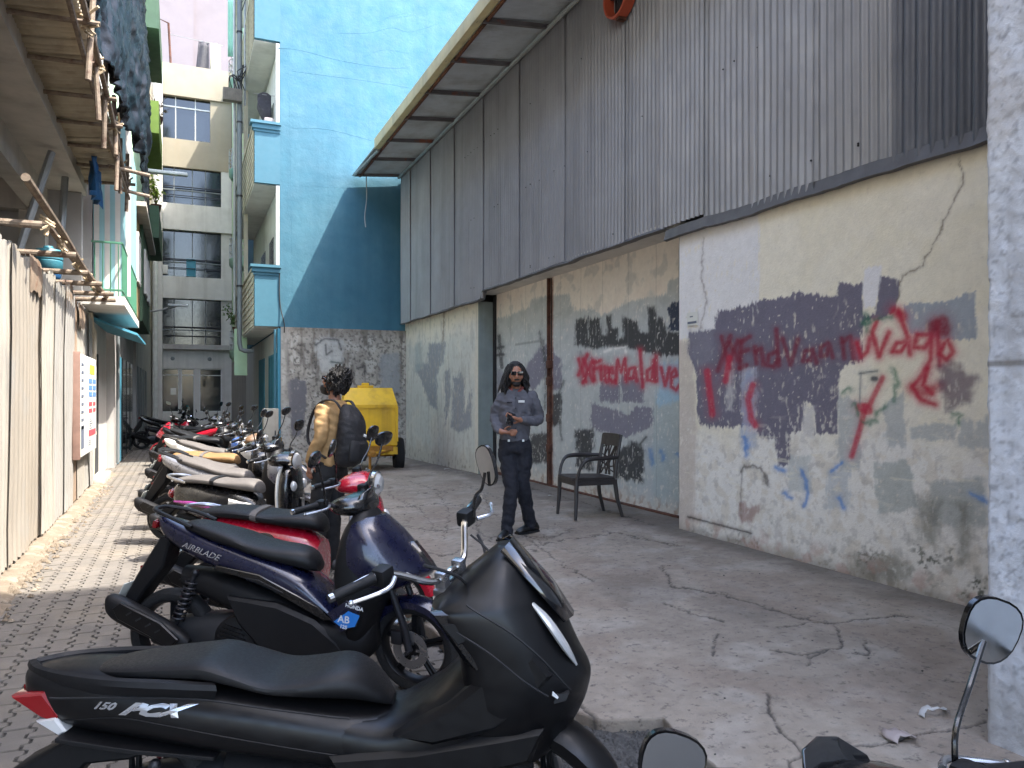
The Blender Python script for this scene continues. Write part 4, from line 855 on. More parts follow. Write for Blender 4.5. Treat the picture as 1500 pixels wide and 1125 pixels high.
b = MB(); b.add([(-1.44, 14.9, 2.85), (-1.44, 18.1, 2.85), (-.7, 18.0, 2.6), (-.72, 15.2, 2.6), (-1.44, 14.9, 2.9), (-1.44, 18.1, 2.9), (-.7, 18.0, 2.64), (-.72, 15.2, 2.64)], [(0, 1, 2, 3), (4, 5, 6, 7), (0, 3, 7, 4), (3, 2, 6, 7)]); b.build('awning', 'teal_paint', ha, smooth=0)
hb = wthing('tan_house', 'tan and dark green house with jutting upper floor along the shaded alley side', 'house', (-3, 21, 0))
b = MB(); b.box(-7, -1.30, 18.21, 25, 0, 3.3); b.build('ground_floor', 'grey_wall', hb, smooth=0)
b = MB(); b.box(-7, -.92, 18.3, 20.4, 3.31, 5.6); b.build('wall', 'tan_wall', hb, smooth=0)
b = MB(); b.box(-7, -.86, 20.41, 24.9, 3.31, 6.2); b.build('wall', 'green_dark', hb, smooth=0)
b = MB(); b.box(-7, -1.0, 18.3, 24.9, 6.21, 9); b.build('wall', 'pale_green', hb, smooth=0)
b = MB(); b.box(-1.3, -.7, 18.4, 24.8, 5.62, 5.72); b.build('ledge', 'raw_concrete', hb, smooth=0)
for yy_ in (18.8, 20.2, 21.7, 23.2): b = MB(); b.box(-1.298, -1.27, yy_, yy_+1.0, .05, 2.4); b.build('door', 'glass_shop' if yy_ > 20 else 'teal_paint', hb, smooth=0)
for yy_ in (19.4, 21.6, 23.4): windowpart(hb, 'x', (-.92 if yy_ < 20.4 else -.86, yy_, 4.6), 1.0, 1.0)
b = MB(); b.tube([(-1.24, 18.3, .1), (-1.24, 18.3, 3.2)], .035, 8); b.build('downpipe', 'grey_pipe', hb)
b = MB()
for zz in (5.9, 6.3, 6.7): b.tube([(-.72, 18.45, zz), (-.72, 20.3, zz)], .014, 6)
for yy_ in (18.45, 19.4, 20.3): b.tube([(-.72, yy_, 5.72), (-.72, yy_, 6.72)], .016, 6)
b.build('railing', 'dark_metal', hb)
hc = wthing('lime_house', 'tall lime green and white house on the left far along the alley', 'house', (-3, 30, 0))
b = MB(); b.box(-7, -1.22, 25.01, 37.9, 0, 4.2); b.build('ground_floor', 'grey_wall', hc, smooth=0)
b = MB(); b.box(-7, -1.12, 25.02, 30, 4.21, 19); b.build('wall', 'white_paint', hc, smooth=0)
b = MB(); b.box(-7, -1.2, 30.01, 37.9, 4.21, 15.0); b.build('wall', 'beige_wall', hc, smooth=0)
for zz in (6.2, 9.3, 12.4, 15.5):
    b = MB(); b.box(-1.3, -.62, 25.1, 29.5, zz, zz+.95); b.build('balcony', 'lime_paint' if zz in (9.3, 15.5) else 'green_dark', hc, smooth=0)
    b = MB(); b.box(-1.12, -1.10, 25.4, 29, zz+1.0, zz+2.2); b.build('window', 'glass_dark', hc, smooth=0)
b = MB(); b.tube([(-1.05, 36.5, 0), (-1.05, 36.5, 15.3)], .11, 8); b.build('downpipe', 'rail_white', hc)
b = MB(); b.box(-1.19, -.78, 37.0, 37.85, 0, 16.0); b.build('corner_pier', 'white_paint', hc, smooth=0)
for yy_ in (25.5, 27.2, 29, 31): b = MB(); b.box(-1.218, -1.2, yy_, yy_+1.1, .05, 2.4); b.build('shutter', 'grey_pipe', hc, smooth=0)
# street lamp arms
for k, (u0, v0, u1, v1, Yd, x0) in enumerate(((205, 254, 272, 256, 22.5, -1.0), (226, 456, 274, 448, 31, -1.2))):
    a = at_y(u0, v0, Yd); c = at_y(u1, v1, Yd)
    sl_ = wthing('street_light', ['long flat street light on an arm above the tan house', 'thin bent street light arm on the far end of the lime house'][k], 'street light', (x0, Yd, a.z))
    b = MB(); b.tube([(x0, Yd, a.z), (a.x, Yd, a.z), ((a.x+c.x)/2, Yd, (a.z+c.z)/2+.03), (c.x-.3, Yd, c.z)], .035, 8); b.build('arm', 'steel_pipe', sl_)
    b = MB(); b.bbox((c.x-.3 if k else c.x-.45, Yd, c.z), (.7 if k else 1.0, .2, .09), .03); b.build('lamp_head', 'rail_white', sl_)
# leafy pot plants
def plant(name, label, c, s, m, seed, nleaf=90):
    r = random.Random(seed); t = thing(name, label, 'plant', c); st = MB(); lf = MB(); tips = []
    for k in range(9):
        a = r.uniform(0, 6.3); e = (s*r.uniform(.2, .7)*math.cos(a), s*r.uniform(.2, .7)*math.sin(a), s*r.uniform(.3, 1.)); st.tube([(0, 0, 0), (e[0]*.4, e[1]*.4, e[2]*.6), e], [.014, .01, .005], 5); tips.append(e)
    for k in range(nleaf):
        e = r.choice(tips); q = r.uniform(.35, 1.1); p = Vector((e[0]*q+r.uniform(-.1, .1)*s, e[1]*q+r.uniform(-.1, .1)*s, e[2]*q+r.uniform(-.08, .08)*s))
        R_ = Euler((r.uniform(-1, 1), r.uniform(-1, 1), r.uniform(0, 6.3))).to_matrix(); l = s*r.uniform(.1, .2)
        lf.add([tuple(p+R_ @ Vector(v)) for v in ((0, 0, 0), (l*.5, l*.3, .02), (l, 0, -.02), (l*.5, -l*.3, .02))], [(0, 1, 2), (0, 2, 3)])
    st.build('stem', 'twig', t); lf.build('foliage', m, t, smooth=0)
    b = MB(); b.lathe([(0, -.2), (.12, -.2), (.16, .02), (.14, .02), (.13, -.02), (0, -.02)], axis='z', n=14); b.build('pot', 'rust', t); return t
pl = at_x(232, 352, -.5); plant('pot_plant', 'yellow green pot plant on a balcony ledge of the left houses', (-.72, 26, 6.2+.95+.2), .85, 'leaf_lime', 3, 140)
plant('pot_plant', 'bare twiggy pot plant above the yellow green one', (-.7, 27.2, 9.3+.95+.2), .8, 'twig', 5, 30)
# pale green building with rounded balconies on the right
gb = wthing('green_building', 'pale green building with small rounded balconies deep in the alley', 'building', (4, 33, 0))
b = MB(); b.box(2.15, 10, 27.6, 37.95, 0, 16.2); b.build('wall', 'pale_green', gb, smooth=0)
b = MB(); b.box(2.12, 2.149, 27.7, 37.8, 0, 3.0); b.build('ground_floor', 'grey_wall', gb, smooth=0)
for k, zz in enumerate((2.75, 5.95, 9.1, 12.3)):
    cx, cy = 2.14, 28.3+.2*k; pr = [(.0, zz), (.55, zz), (.62, zz+.1), (.62, zz+.32), (.58, zz+.32), (.58, zz+.12), (0, zz+.12)]
    b = MB(); b.lathe(pr, (cx, cy, 0), axis='z', n=26); ba = b.build('balcony', 'pale_green' if k < 2 else 'mint', gb)
    b = MB()
    for q in (.55, .78, 1.0): b.lathe([(.59, zz+q), (.605, zz+q+.015), (.62, zz+q), (.605, zz+q-.015)], (cx, cy, 0), axis='z', n=26, closed=True)
    for j in range(7): a = PI/2+PI*j/6; b.tube([(cx+.605*math.cos(a), cy+.605*math.sin(a), zz+.3), (cx+.605*math.cos(a), cy+.605*math.sin(a), zz+1.0)], .014, 5)
    b.build('balcony_rail', 'rail_white', ba)
    b = MB(); b.box(2.11, 2.148, cy-.45, cy+.45, zz+.12, zz+2.2); b.build('balcony_door', 'dark_room', gb, smooth=0)
plant('pot_plant', 'leafy green plant spilling over the lowest rounded balcony', (1.75, 28.0, 3.85), .75, 'leaf_green', 9, 150)
b = MB(); rows = []
for i in range(9): rows.append([(1.45+.06*i, 28.0+.03*math.sin(i*1.9), 15.2-j*.42+.02*math.sin(i)) for j in range(6)])
b.loft(rows, cap=False, closed=False); o = b.build('hanging_sheet', 'cloth_mint'); o.modifiers.new('t', 'SOLIDIFY').thickness = .02; tag(o, 'mint green bed sheet hung out on the pale green building', 'sheet')
b = MB(); b.tube([(1.35, 28.0, 15.22), (2.2, 28.0, 15.22)], .02, 6); tag(b.build('drying_rod', 'steel_pipe'), 'rod carrying the mint green sheet', 'rod')
# far building across the end of the alley
FY = 38.0
fb = wthing('far_building', 'beige apartment building with dark windows closing the end of the alley', 'building', (1, 40, 0))
def zz_(v): return at_y(275, v, FY).z
bands = [(632, 512, 'white_paint', 0), (505, 438, None, 0), (438, 408, 'white_paint', -.1), (337, 298, 'white_paint', -.1), (245, 207, 'beige_wall', 0.), (142, 95, 'beige_wall', 0.)]
b = MB(); b.box(-3, 6, FY+.4, 46, -.05, zz_(142)); b.build('core', 'dark_room', fb, smooth=0)
zs_ = [zz_(v) for v in (630, 512, 505, 438, 406, 338, 300, 246, 205, 142, 96)]
for (i0, i1, m, dy) in ((1, 2, 'grey_wall', -.25), (3, 4, 'white_paint', -.1), (5, 6, 'white_paint', -.1), (7, 8, 'beige_wall', 0), (9, 10, 'beige_wall', 0)):
    b = MB(); b.box(-1.2, 2.14, FY+dy, FY+.39, zs_[i0], zs_[i1]); b.build('wall_band', m, fb, smooth=0)
b = MB(); b.box(-1.2, 2.14, FY-.06, FY+.3, zs_[9]-.02, zs_[9]+.08); b.build('string_course', 'beige_wall', fb, smooth=0)
for (i0, i1) in ((2, 3), (4, 5), (6, 7), (8, 9)):
    xr = at_y(308 if i0 == 8 else 324, 300, FY).x
    b = MB(); b.box(xr, 2.14, FY+.02, FY+.38, zs_[i0], zs_[i1]); b.build('wall_pier', 'beige_wall' if i0 == 8 else 'white_paint', fb, smooth=0)
    b = MB(); b.box(-1.2, -.98, FY+.02, FY+.38, zs_[i0], zs_[i1]); b.build('wall_pier', 'beige_wall' if i0 == 8 else 'white_paint', fb, smooth=0)
    b = MB(); b.box(-.98, xr, FY+.2, FY+.24, zs_[i0], zs_[i1]); wn = b.build('window', 'glass_dark', fb, smooth=0)
    b = MB(); nm = 2 if i0 == 8 else 3
    for k in range(nm): q = -.98+(xr+.98)*(k+1)/(nm+1)+.1*(k % 2); b.box(q-.02, q+.02, FY+.17, FY+.21, zs_[i0], zs_[i1])
    b.box(-.98, xr, FY+.16, FY+.22, zs_[i1]-.5 if i0 == 8 else zs_[i0]+.65, zs_[i1]-.44 if i0 == 8 else zs_[i0]+.7); b.build('frame', 'grey_pipe' if i0 < 8 else 'rail_white', wn, smooth=0)
    if i0 < 8:
        b = MB(); b.tube([(-.98, FY+.02, zs_[i0]+.8), (xr, FY+.02, zs_[i0]+.8)], .025, 6); b.tube([(-.98, FY+.02, zs_[i0]+.4), (xr, FY+.02, zs_[i0]+.4)], .018, 6); b.build('window_rail', 'dark_metal', fb)
b = MB(); b.bbox((-.75, FY+.05, zs_[4]+.3), (.35, .2, .4), .02); b.build('air_conditioner', 'white_paint', fb); b = MB(); b.bbox((.4, FY+.1, zs_[4]+.45), (.4, .1, .8), .02); b.build('teal_screen', 'teal_paint', fb)
# shop front
def X_(u): return at_y(u, 570, FY).x
zt, zb = zz_(540), .75
for (u0, u1) in ((227, 235), (262.5, 265), (285, 292), (325, 340)):
    b = MB(); b.box(X_(u0), X_(u1), FY-.02, FY+.3, 0, zt+.001); b.build('shop_pier', 'white_paint', fb, smooth=0)
b = MB(); b.box(-1.25, 2.14, FY-.021, FY+.3, zt+.002, zs_[1]); b.build('shop_fascia', 'white_paint', fb, smooth=0)
for (u0, u1) in ((235, 262.5), (292, 325)): b = MB(); b.box(X_(u0), X_(u1), FY-.01, FY+.25, 0, zb); b.build('shop_sill', 'white_paint', fb, smooth=0)
for (u0, u1, z0) in ((235, 262.5, zb), (265, 285, .02), (292, 325, zb)):
    b = MB(); b.box(X_(u0), X_(u1), FY+.1, FY+.13, z0, zt); sw = b.build('shop_window' if u0 != 265 else 'shop_door', 'glass_shop', fb, smooth=0)
    b = MB(); t = .045
    for (a0, a1, c0, c1) in ((X_(u0), X_(u0)+t, z0, zt), (X_(u1)-t, X_(u1), z0, zt), (X_(u0)+t, X_(u1)-t, zt-t, zt), (X_(u0)+t, X_(u1)-t, z0, z0+t), (X_(u0)+t, X_(u1)-t, zt-.32, zt-.28)): b.box(a0, a1, FY+.05, FY+.099, c0, c1)
    b.build('frame', 'rail_white', sw, smooth=0)
b = MB(); b.box(X_(250), X_(258), FY+.08, FY+.098, 1.55, 1.85); b.build('paper_sign', 'board_white', fb, smooth=0)
for u in (253, 307): b = MB(); b.lathe([(0, -.06), (.07, -.05), (.09, 0)], (X_(u), FY-.02, zt+.45), axis='y', n=14); b.build('wall_lamp', 'grey_pipe', fb)
# roof terrace: line, laundry, trellis
zr = zs_[10]
b = MB(); b.tube([(-.6, FY+.6, zr+1.55), (1.8, FY+.6, zr+1.42)], .012, 5); tag(b.build('washing_line', 'steel_pipe'), 'washing line stretched over the beige roof terrace', 'washing line')
def cloth(name, m, label, u0, u1, dz, seed):
    x0, x1 = X_(u0), X_(u1); rows = []; r = random.Random(seed)
    for i in range(11):
        t = i/10; rows.append([(x0+(x1-x0)*t*(1-.25*(1-j/6.) if seed == 2 else 1)+(.12 if seed == 2 else 0)*(1-j/6.), FY+.6+.05*math.sin(t*9+j*.4), zr+1.45-dz*j/6.) for j in range(7)])
    b = MB(); b.loft(rows, cap=False, closed=False); o = b.build(name, m); o.modifiers.new('t', 'SOLIDIFY').thickness = .015; tag(o, label, 'laundry')
cloth('hanging_dress', 'cloth_dark', 'dark patterned dress on the roof washing line', 287, 308, 1.5, 2); cloth('hanging_towel', 'cloth_cream', 'cream towel on the roof washing line', 309, 324, 1.6, 3)
b = MB(); b.tube([(-1.1, FY+.3, zr), (-1.1, FY+.3, zr+2.1), (-.55, FY+.4, zr+1.95), (-.45, FY+.4, zr)], .05, 8); tag(b.build('roof_trellis', 'rust'), 'reddish pipe frame standing on the beige roof terrace', 'frame')
tw = wthing('pink_tower', 'pale pink and grey tower block rising behind the beige building', 'building', (2, 50, 0))
b = MB(); b.box(-12, .62, 47, 60, 0, 34); b.build('pink_wall', 'pink_wall', tw, smooth=0); b = MB(); b.box(.621, 14, 47.3, 60, 0, 34); b.build('grey_wall', 'pink_wall', tw, smooth=0)
for zz in (14.5, 17.6, 20.7, 23.8): windowpart(tw, 'y', (3.2, 47.3, zz+1), .9, 1.3)
# ================================================================== SCOOTERS
def paint(name, c, rough=.3, coat=.6, metal=0., var=.04, spec=.5): return mat(name, c, rough, metal, var=var, sc=9, coat=coat, obj=True, spec=spec)
paint('matte_black', (11, 11, 13), .40, .06, spec=.32); paint('gloss_black', (11, 11, 13), .25, .6); paint('navy', (17, 20, 46), .3, .7, .2); paint('dark_plastic', (17, 17, 19), .55, 0, spec=.3)
mat('vinyl', (14, 14, 16), .5, spec=.35, var=.08, sc=40, bump=.12, bsc=300, obj=True); mat('vinyl_grey', (88, 83, 79), .65, var=.08, sc=30, bump=.12, bsc=300, obj=True); mat('vinyl_tan', (128, 96, 58), .7, var=.12, sc=9, bump=.3, bsc=40, obj=True)
mat('tyre', (22, 22, 23), .82, var=.1, sc=30, bump=.3, bsc=160, obj=True); mat('alloy_black', (24, 24, 26), .4, .3, obj=True); mat('engine_grey', (52, 53, 56), .5, .5, var=.15, sc=12, obj=True); mat('chrome', (214, 214, 216), .1, 1., var=.04, obj=True); mat('alloy', (158, 158, 160), .3, .9, var=.08, obj=True)
mat('red_spring', (120, 18, 26), .35, coat=.4, obj=True); mat('lamp_red', (120, 12, 20), .15, coat=1., obj=True); mat('lamp_clear', (196, 196, 196), .1, .2, coat=1., obj=True); mat('lamp_amber', (200, 110, 30), .2, coat=1., obj=True)
mat('mirror_glass', (226, 228, 230), .02, 1., var=0., obj=True); mat('badge_silver', (196, 198, 204), .25, .8, var=.03, obj=True); mat('badge_white', (208, 210, 210), .4, var=.02, obj=True); mat('sticker_blue', (40, 118, 196), .4, var=.03, obj=True)
paint('scooter_red', (176, 22, 44), .25, .8); paint('scooter_white', (206, 202, 192), .3, .6); paint('scooter_purple', (136, 40, 120), .28, .8); paint('silver_paint', (126, 126, 130), .3, .6, .5); paint('blue_paint', (30, 60, 110), .3, .7); paint('brown_paint', (110, 84, 60), .4, .4)
mat('plate_white', (206, 206, 196), .5, var=.04, obj=True); mat('wire_chrome', (180, 178, 172), .25, .9, obj=True)
mat('windscreen', (14, 15, 18), .08, var=.0, coat=1., obj=True)

def sl(sts, m=4, n=22, cap=True):
    """loft of y-z rings: (x, ztop, zbot, halfwidth, p)"""
    return [ring_yz(x, zt, zb, max(w_, .004), max(p, 1.6), n=n) for x, zt, zb, w_, p in cr(sts, m)]
def zl(sts, m=4, n=26):
    """loft of x-y rings: (z, xback, xfront, halfwidth, pback, pfront)"""
    return [ring_xy(z, xb, xf, max(w_, .004), max(pb, 1.5), max(pf, 1.3), n=n) for z, xb, xf, w_, pb, pf in cr(sts, m)]
def side_panel(poly, y0, y1, bev=.008): b = MB(); b.prism(poly, y0, y1, 'xz', bev); return b
def on_side(src, V, Fs, x0, z0, ang, off=.003, side=-1, sx=1.):
    """lay flat lettering on the right (-y) side of a built shape"""
    bvh = BVHTree.FromPolygons(src.V, src.F); ca, sa = math.cos(ang), math.sin(ang); out = []
    for x, y, _ in V:
        px, pz = x0+(x*ca-y*sa)*sx, z0+x*sa+y*ca; h = bvh.ray_cast(Vector((px, side*1.0, pz)), Vector((0, -side, 0)))
        yy_ = h[0].y if h[0] else side*.15; out.append((px, yy_+side*off, pz))
    b = MB(); b.add(out, Fs); return b
def wheel(root, c, r, tw, xf=None, style='alloy', rimmat='alloy_black', disc=True):
    b = MB(xf); cx, cy, cz = c; rr_ = r-.062
    b.lathe([(rr_+.012, -tw*.42), (rr_, -tw*.4), (rr_-.012, -tw*.2), (rr_-.014, tw*.2), (rr_, tw*.4), (rr_+.012, tw*.42), (rr_+.006, 0)], c, n=40, closed=True)
    b.lathe([(.0, -.05), (.035, -.05), (.045, -.03), (.045, .03), (.035, .05), (0, .05)], c, n=18)
    if style == 'alloy':
        for k in range(5):
            a = 2*PI*k/5+.3
            for da in (-.10, .10):
                p0 = (cx+.035*math.cos(a+da*3), cy, cz+.035*math.sin(a+da*3)); p1 = (cx+rr_*math.cos(a+da*.6), cy, cz+rr_*math.sin(a+da*.6)); b.tube([p0, ((p0[0]+p1[0])/2, cy-.004, (p0[2]+p1[2])/2), p1], [.013, .010, .012], 6)
    else:
        for k in range(32):
            a = 2*PI*k/32; s = 1 if k % 2 else -1; b.tube([(cx+.04*math.cos(a+.5*s), cy+s*.03, cz+.04*math.sin(a+.5*s)), (cx+rr_*math.cos(a), cy+s*.004, cz+rr_*math.sin(a))], .0022, 4)
    w_ = b.build('wheel', rimmat, root)
    b = MB(xf); b.lathe([(rr_+.004, -tw*.40), (rr_+.022, -tw*.5), (r-.02, -tw*.5), (r-.006, -tw*.36), (r, -tw*.12), (r, tw*.12), (r-.006, tw*.36), (r-.02, tw*.5), (rr_+.022, tw*.5), (rr_+.004, tw*.40)], c, n=48, closed=True); b.build('tyre', 'tyre', w_)
    if disc:
        b = MB(xf); b.lathe([(.055, -.058), (.1, -.058), (.1, -.062), (.055, -.062)], c, n=32, closed=True)
        for k in range(5): a = k*2*PI/5; b.obox((cx+.06*math.cos(a), cy-.056, cz+.06*math.sin(a)), (.06, .006, .014), (0, -a, 0))
        b.build('brake_disc', 'alloy', w_)
    return w_
def shock(root, p0, p1, spring='red_spring', r=.03):
    b = MB(); b.tube([p0, p1], .013, 8); b.ball(p0, .02, 8, 6); b.ball(p1, .02, 8, 6); s = b.build('shock_absorber', 'dark_metal', root)
    b = MB(); pts = []; P0, P1 = Vector(p0), Vector(p1); ax = (P1-P0).normalized(); u = ax.orthogonal().normalized(); v = ax.cross(u)
    for k in range(8*10+1): a = 2*PI*k/10; t = .14+.72*k/80; pts.append(tuple(P0+(P1-P0)*t+(u*math.cos(a)+v*math.sin(a))*r))
    b.tube(pts, .0062, 6); b.build('spring', spring, s)
def engine(root, c, mk=1.):
    """crankcase, gear case with fins and muffler on the right side; c = rear axle"""
    x, _, z = c; b = MB(); b.loft(sl([(x-.1, z+.05, z-.06, .06, 2.2), (x+.05, z+.10, z-.09, .075, 2.4), (x+.25, z+.13, z-.1, .10, 2.6), (x+.42, z+.14, z-.11, .11, 2.6), (x+.55, z+.10, z-.08, .08, 2.4), (x+.62, z+.05, z-.05, .05, 2.2)], 3, 18))
    e = b.build('engine', 'engine_grey', root)
    b = MB(); b.lathe([(0, -.13), (.09, -.128), (.115, -.11), (.118, -.07)], (x+.42, 0, z+.02), n=24)
    for k in range(7): b.obox((x+.42, -.132, z-.05+k*.023), (.17-.02*abs(k-3), .012, .008), (0, .25, 0))
    b.build('fan_cover', 'dark_plastic', e)
    b = MB(); b.tube([(x+.62, -.06, z-.04), (x+.45, -.11, z-.13), (x+.25, -.13, z-.10), (x+.12, -.135, z-.01)], .02, 9, smooth=4); b.loft([ring_yz(xx, zz+hh, zz-hh, ww, 2.6, -.138, 18) for xx, zz, hh, ww in cr([(x+.18, z-.005, .02, .02), (x+.14, z+.01*mk, .045, .035), (x+.04, z+.05*mk, .062, .046), (x-.12, z+.115*mk, .07, .05), (x-.24+.06*(1-mk), z+.165*mk, .068, .05), (x-.285+.06*(1-mk), z+.185*mk, .05, .04), (x-.295+.06*(1-mk), z+.19*mk, .025, .02)], 4)])
    m = b.build('exhaust', 'dark_plastic', root)
    b = MB(); b.prism([(x+.15, z+.03*mk), (x+.05, z+.105*mk+.01), (x-.18, z+.2*mk+.01), (x-.23, z+.175*mk), (x-.2, z+.12*mk), (x-.02, z+.04*mk), (x+.1, z-.02)], -.2, -.178, 'xz', .007); hs = b.build('heat_shield', 'matte_black', m)
    b = MB()
    for j in range(4): b.obox((x-.13+.055*j, -.2, z+(.155-.028*j)*mk), (.034, .006, .008), (0, -.5, 0))
    b.build('vent_slot', 'engine_grey', hs)
def bars(root, xf, hc, width, grip_l=.12, drop=0., back=.1, tubemat='dark_metal', mirrors=(1, -1), mstem=.2, mshape=(.062, .042), cover=None, lever='alloy', mtilt=.3, myaw=0., mout=.10, mroll=0., mleft=(0, 0, 0)):
    """handlebar round head point hc, before steering"""
    x, _, z = hc; w_ = width/2
    b = MB(xf); b.tube([(x-back, -w_, z+drop), (x-back*.6, -w_+grip_l+.03, z+drop+.005), (x+.005, -.09, z-.0), (x+.015, 0, z-.005), (x+.005, .09, z), (x-back*.6, w_-grip_l-.03, z+drop+.005), (x-back, w_, z+drop)], .0115, 10, smooth=6); h = b.build('handlebar', tubemat, root)
    for s in (-1, 1):
        b = MB(xf); g0 = (x-back-.004, s*(w_+.004), z+drop); g1 = (x-back*.66, s*(w_-grip_l), z+drop+.004); G0, G1 = Vector(g0), Vector(g1); b.tube([tuple(G0+(G1-G0)*t) for t in (0, .08, .5, .92, 1)], [.014, .017, .0165, .018, .02], 12); b.build('grip', 'dark_plastic', h)
        b = MB(xf); E_ = G0+(G0-G1).normalized()*.014; b.tube([tuple(G0), tuple(E_)], .0135, 10); b.build('bar_end', 'chrome', h)
        b = MB(xf); b.bbox((x-back*.58, s*(w_-grip_l-.03), z+drop), (.05, .055, .055), .012); b.build('switch_box', 'dark_plastic', h)
        b = MB(xf); b.tube([(x-back*.45+.03, s*(w_-grip_l-.03), z+drop), (x-back*.5+.055, s*(w_-grip_l+.03), z+drop-.004), (x-back+.055, s*(w_-.005), z+drop-.012)], [.008, .007, .006], 8, smooth=4); b.ball((x-back+.055, s*(w_-.003), z+drop-.012), .009, 8, 6); b.build('brake_lever', lever, h)
        if s in mirrors:
            mx, my, mz = x-back*.35, s*(w_-grip_l-.02), z+drop+.02; tx, ty, tz = mx+.04, my+s*(mout+(mleft[1] if s > 0 else 0)), mz+mstem+(mleft[2] if s > 0 else 0); ms_ = mleft[3] if s > 0 and len(mleft) > 3 else 1.; mt_ = mtilt+(mleft[4] if s > 0 and len(mleft) > 4 else 0)
            b = MB(xf); b.tube([(mx, my, mz-.02), (mx+.005, my+s*.01, mz+.05), (mx+.03, my+s*mout*.6, mz+mstem*.6), (tx, ty, tz)], .0058, 8, smooth=4); mi = b.build('mirror', 'gloss_black', h)
            cM = Matrix.Translation((tx, ty+s*.02, tz+.02)) @ Euler((mroll, mt_, -s*.25+myaw+(mleft[0] if s > 0 else 0))).to_matrix().to_4x4()
            ring = lambda k, d: [tuple((xf if xf is not None else Matrix()) @ (cM @ Vector((d*(.7 if k > .25 else .7), ms_*k*mshape[0]*math.copysign(abs(math.cos(a))**.8, math.cos(a))*(1+.12*math.sin(a)), ms_*k*mshape[1]*math.copysign(abs(math.sin(a))**.8, math.sin(a)))))) for a in [2*PI*i/22 for i in range(22)]]
            b = MB(); b.loft([ring(.96, -.011), ring(1., -.012), ring(1., .004), ring(.7, .02), ring(.2, .026)]); b.build('mirror_shell', 'gloss_black', mi)
            b = MB(); b.add(ring(.93, -.0135), [tuple(range(22))]); b.build('mirror_glass', 'mirror_glass', mi, smooth=0)
    return h
def fork(root, xf, hc, axle, r, spread=.075, m='dark_metal', leg=.02):
    for s in (-1, 1):
        b = MB(xf); b.tube([(axle[0], s*spread, axle[2]), (axle[0]-.02, s*spread, axle[2]+.12), (axle[0]-.09, s*spread, axle[2]+.32), (hc[0]*.45+axle[0]*.55-.05, s*spread, hc[2]*.45+axle[2]*.55)], [leg, leg, leg*.85, leg*.8], 10); b.build('fork_leg', m, root)
    b = MB(xf); b.tube([(axle[0], -spread-.03, axle[2]), (axle[0], spread+.03, axle[2])], .011, 8); b.bbox((axle[0]-.06, -spread-.005, axle[2]+.07), (.06, .04, .07), .01); b.build('brake_caliper', 'dark_metal', root)
    b = MB(xf); b.tube([(axle[0]-.13, 0, axle[2]+.36), hc], .022, 10); b.build('steering_stem', 'dark_metal', root)
def fender(root, xf, c, r, a0, a1, w_, m, name='front_fender', drop=.05):
    b = MB(xf); rings = []
    for k in range(15):
        a = R(a0+(a1-a0)*k/14); e = math.sin(PI*k/14)**.3 if 0 < k < 14 else .5; rings.append([(c[0]+rad*math.cos(a), y*e**.4, c[2]+rad*math.sin(a)) for rad, y in ((r-drop, -w_), (r-drop*.35, -w_*.96), (r-.004, -w_*.6), (r+.004, 0), (r-.004, w_*.6), (r-drop*.35, w_*.96), (r-drop, w_), (r-drop, w_*.93), (r-.012, w_*.55), (r-.006, 0), (r-.012, -w_*.55), (r-drop, -w_*.93))])
    b.loft(rings); return b.build(name, m, root)
def plate(root, c, tilt=.3, label=None):
    b = MB(); b.bbox(c, (.004, .2, .13), .0015, (0, tilt, 0)); return b.build('number_plate', 'plate_white', root, label=label)
def side_stand(root, x=0.02): b = MB(); b.tube([(x, .12, .24), (x-.05, .2, .1), (x-.08, .26, .005)], .010, 7); b.obox((x-.085, .265, .006), (.05, .03, .008)); b.build('side_stand', 'dark_metal', root)
def steer(hc, rake, ang): ax = Vector((-math.sin(R(rake)), 0, math.cos(R(rake)))); T = Matrix.Translation(hc); return T @ Matrix.Rotation(R(ang), 4, ax) @ T.inverted()

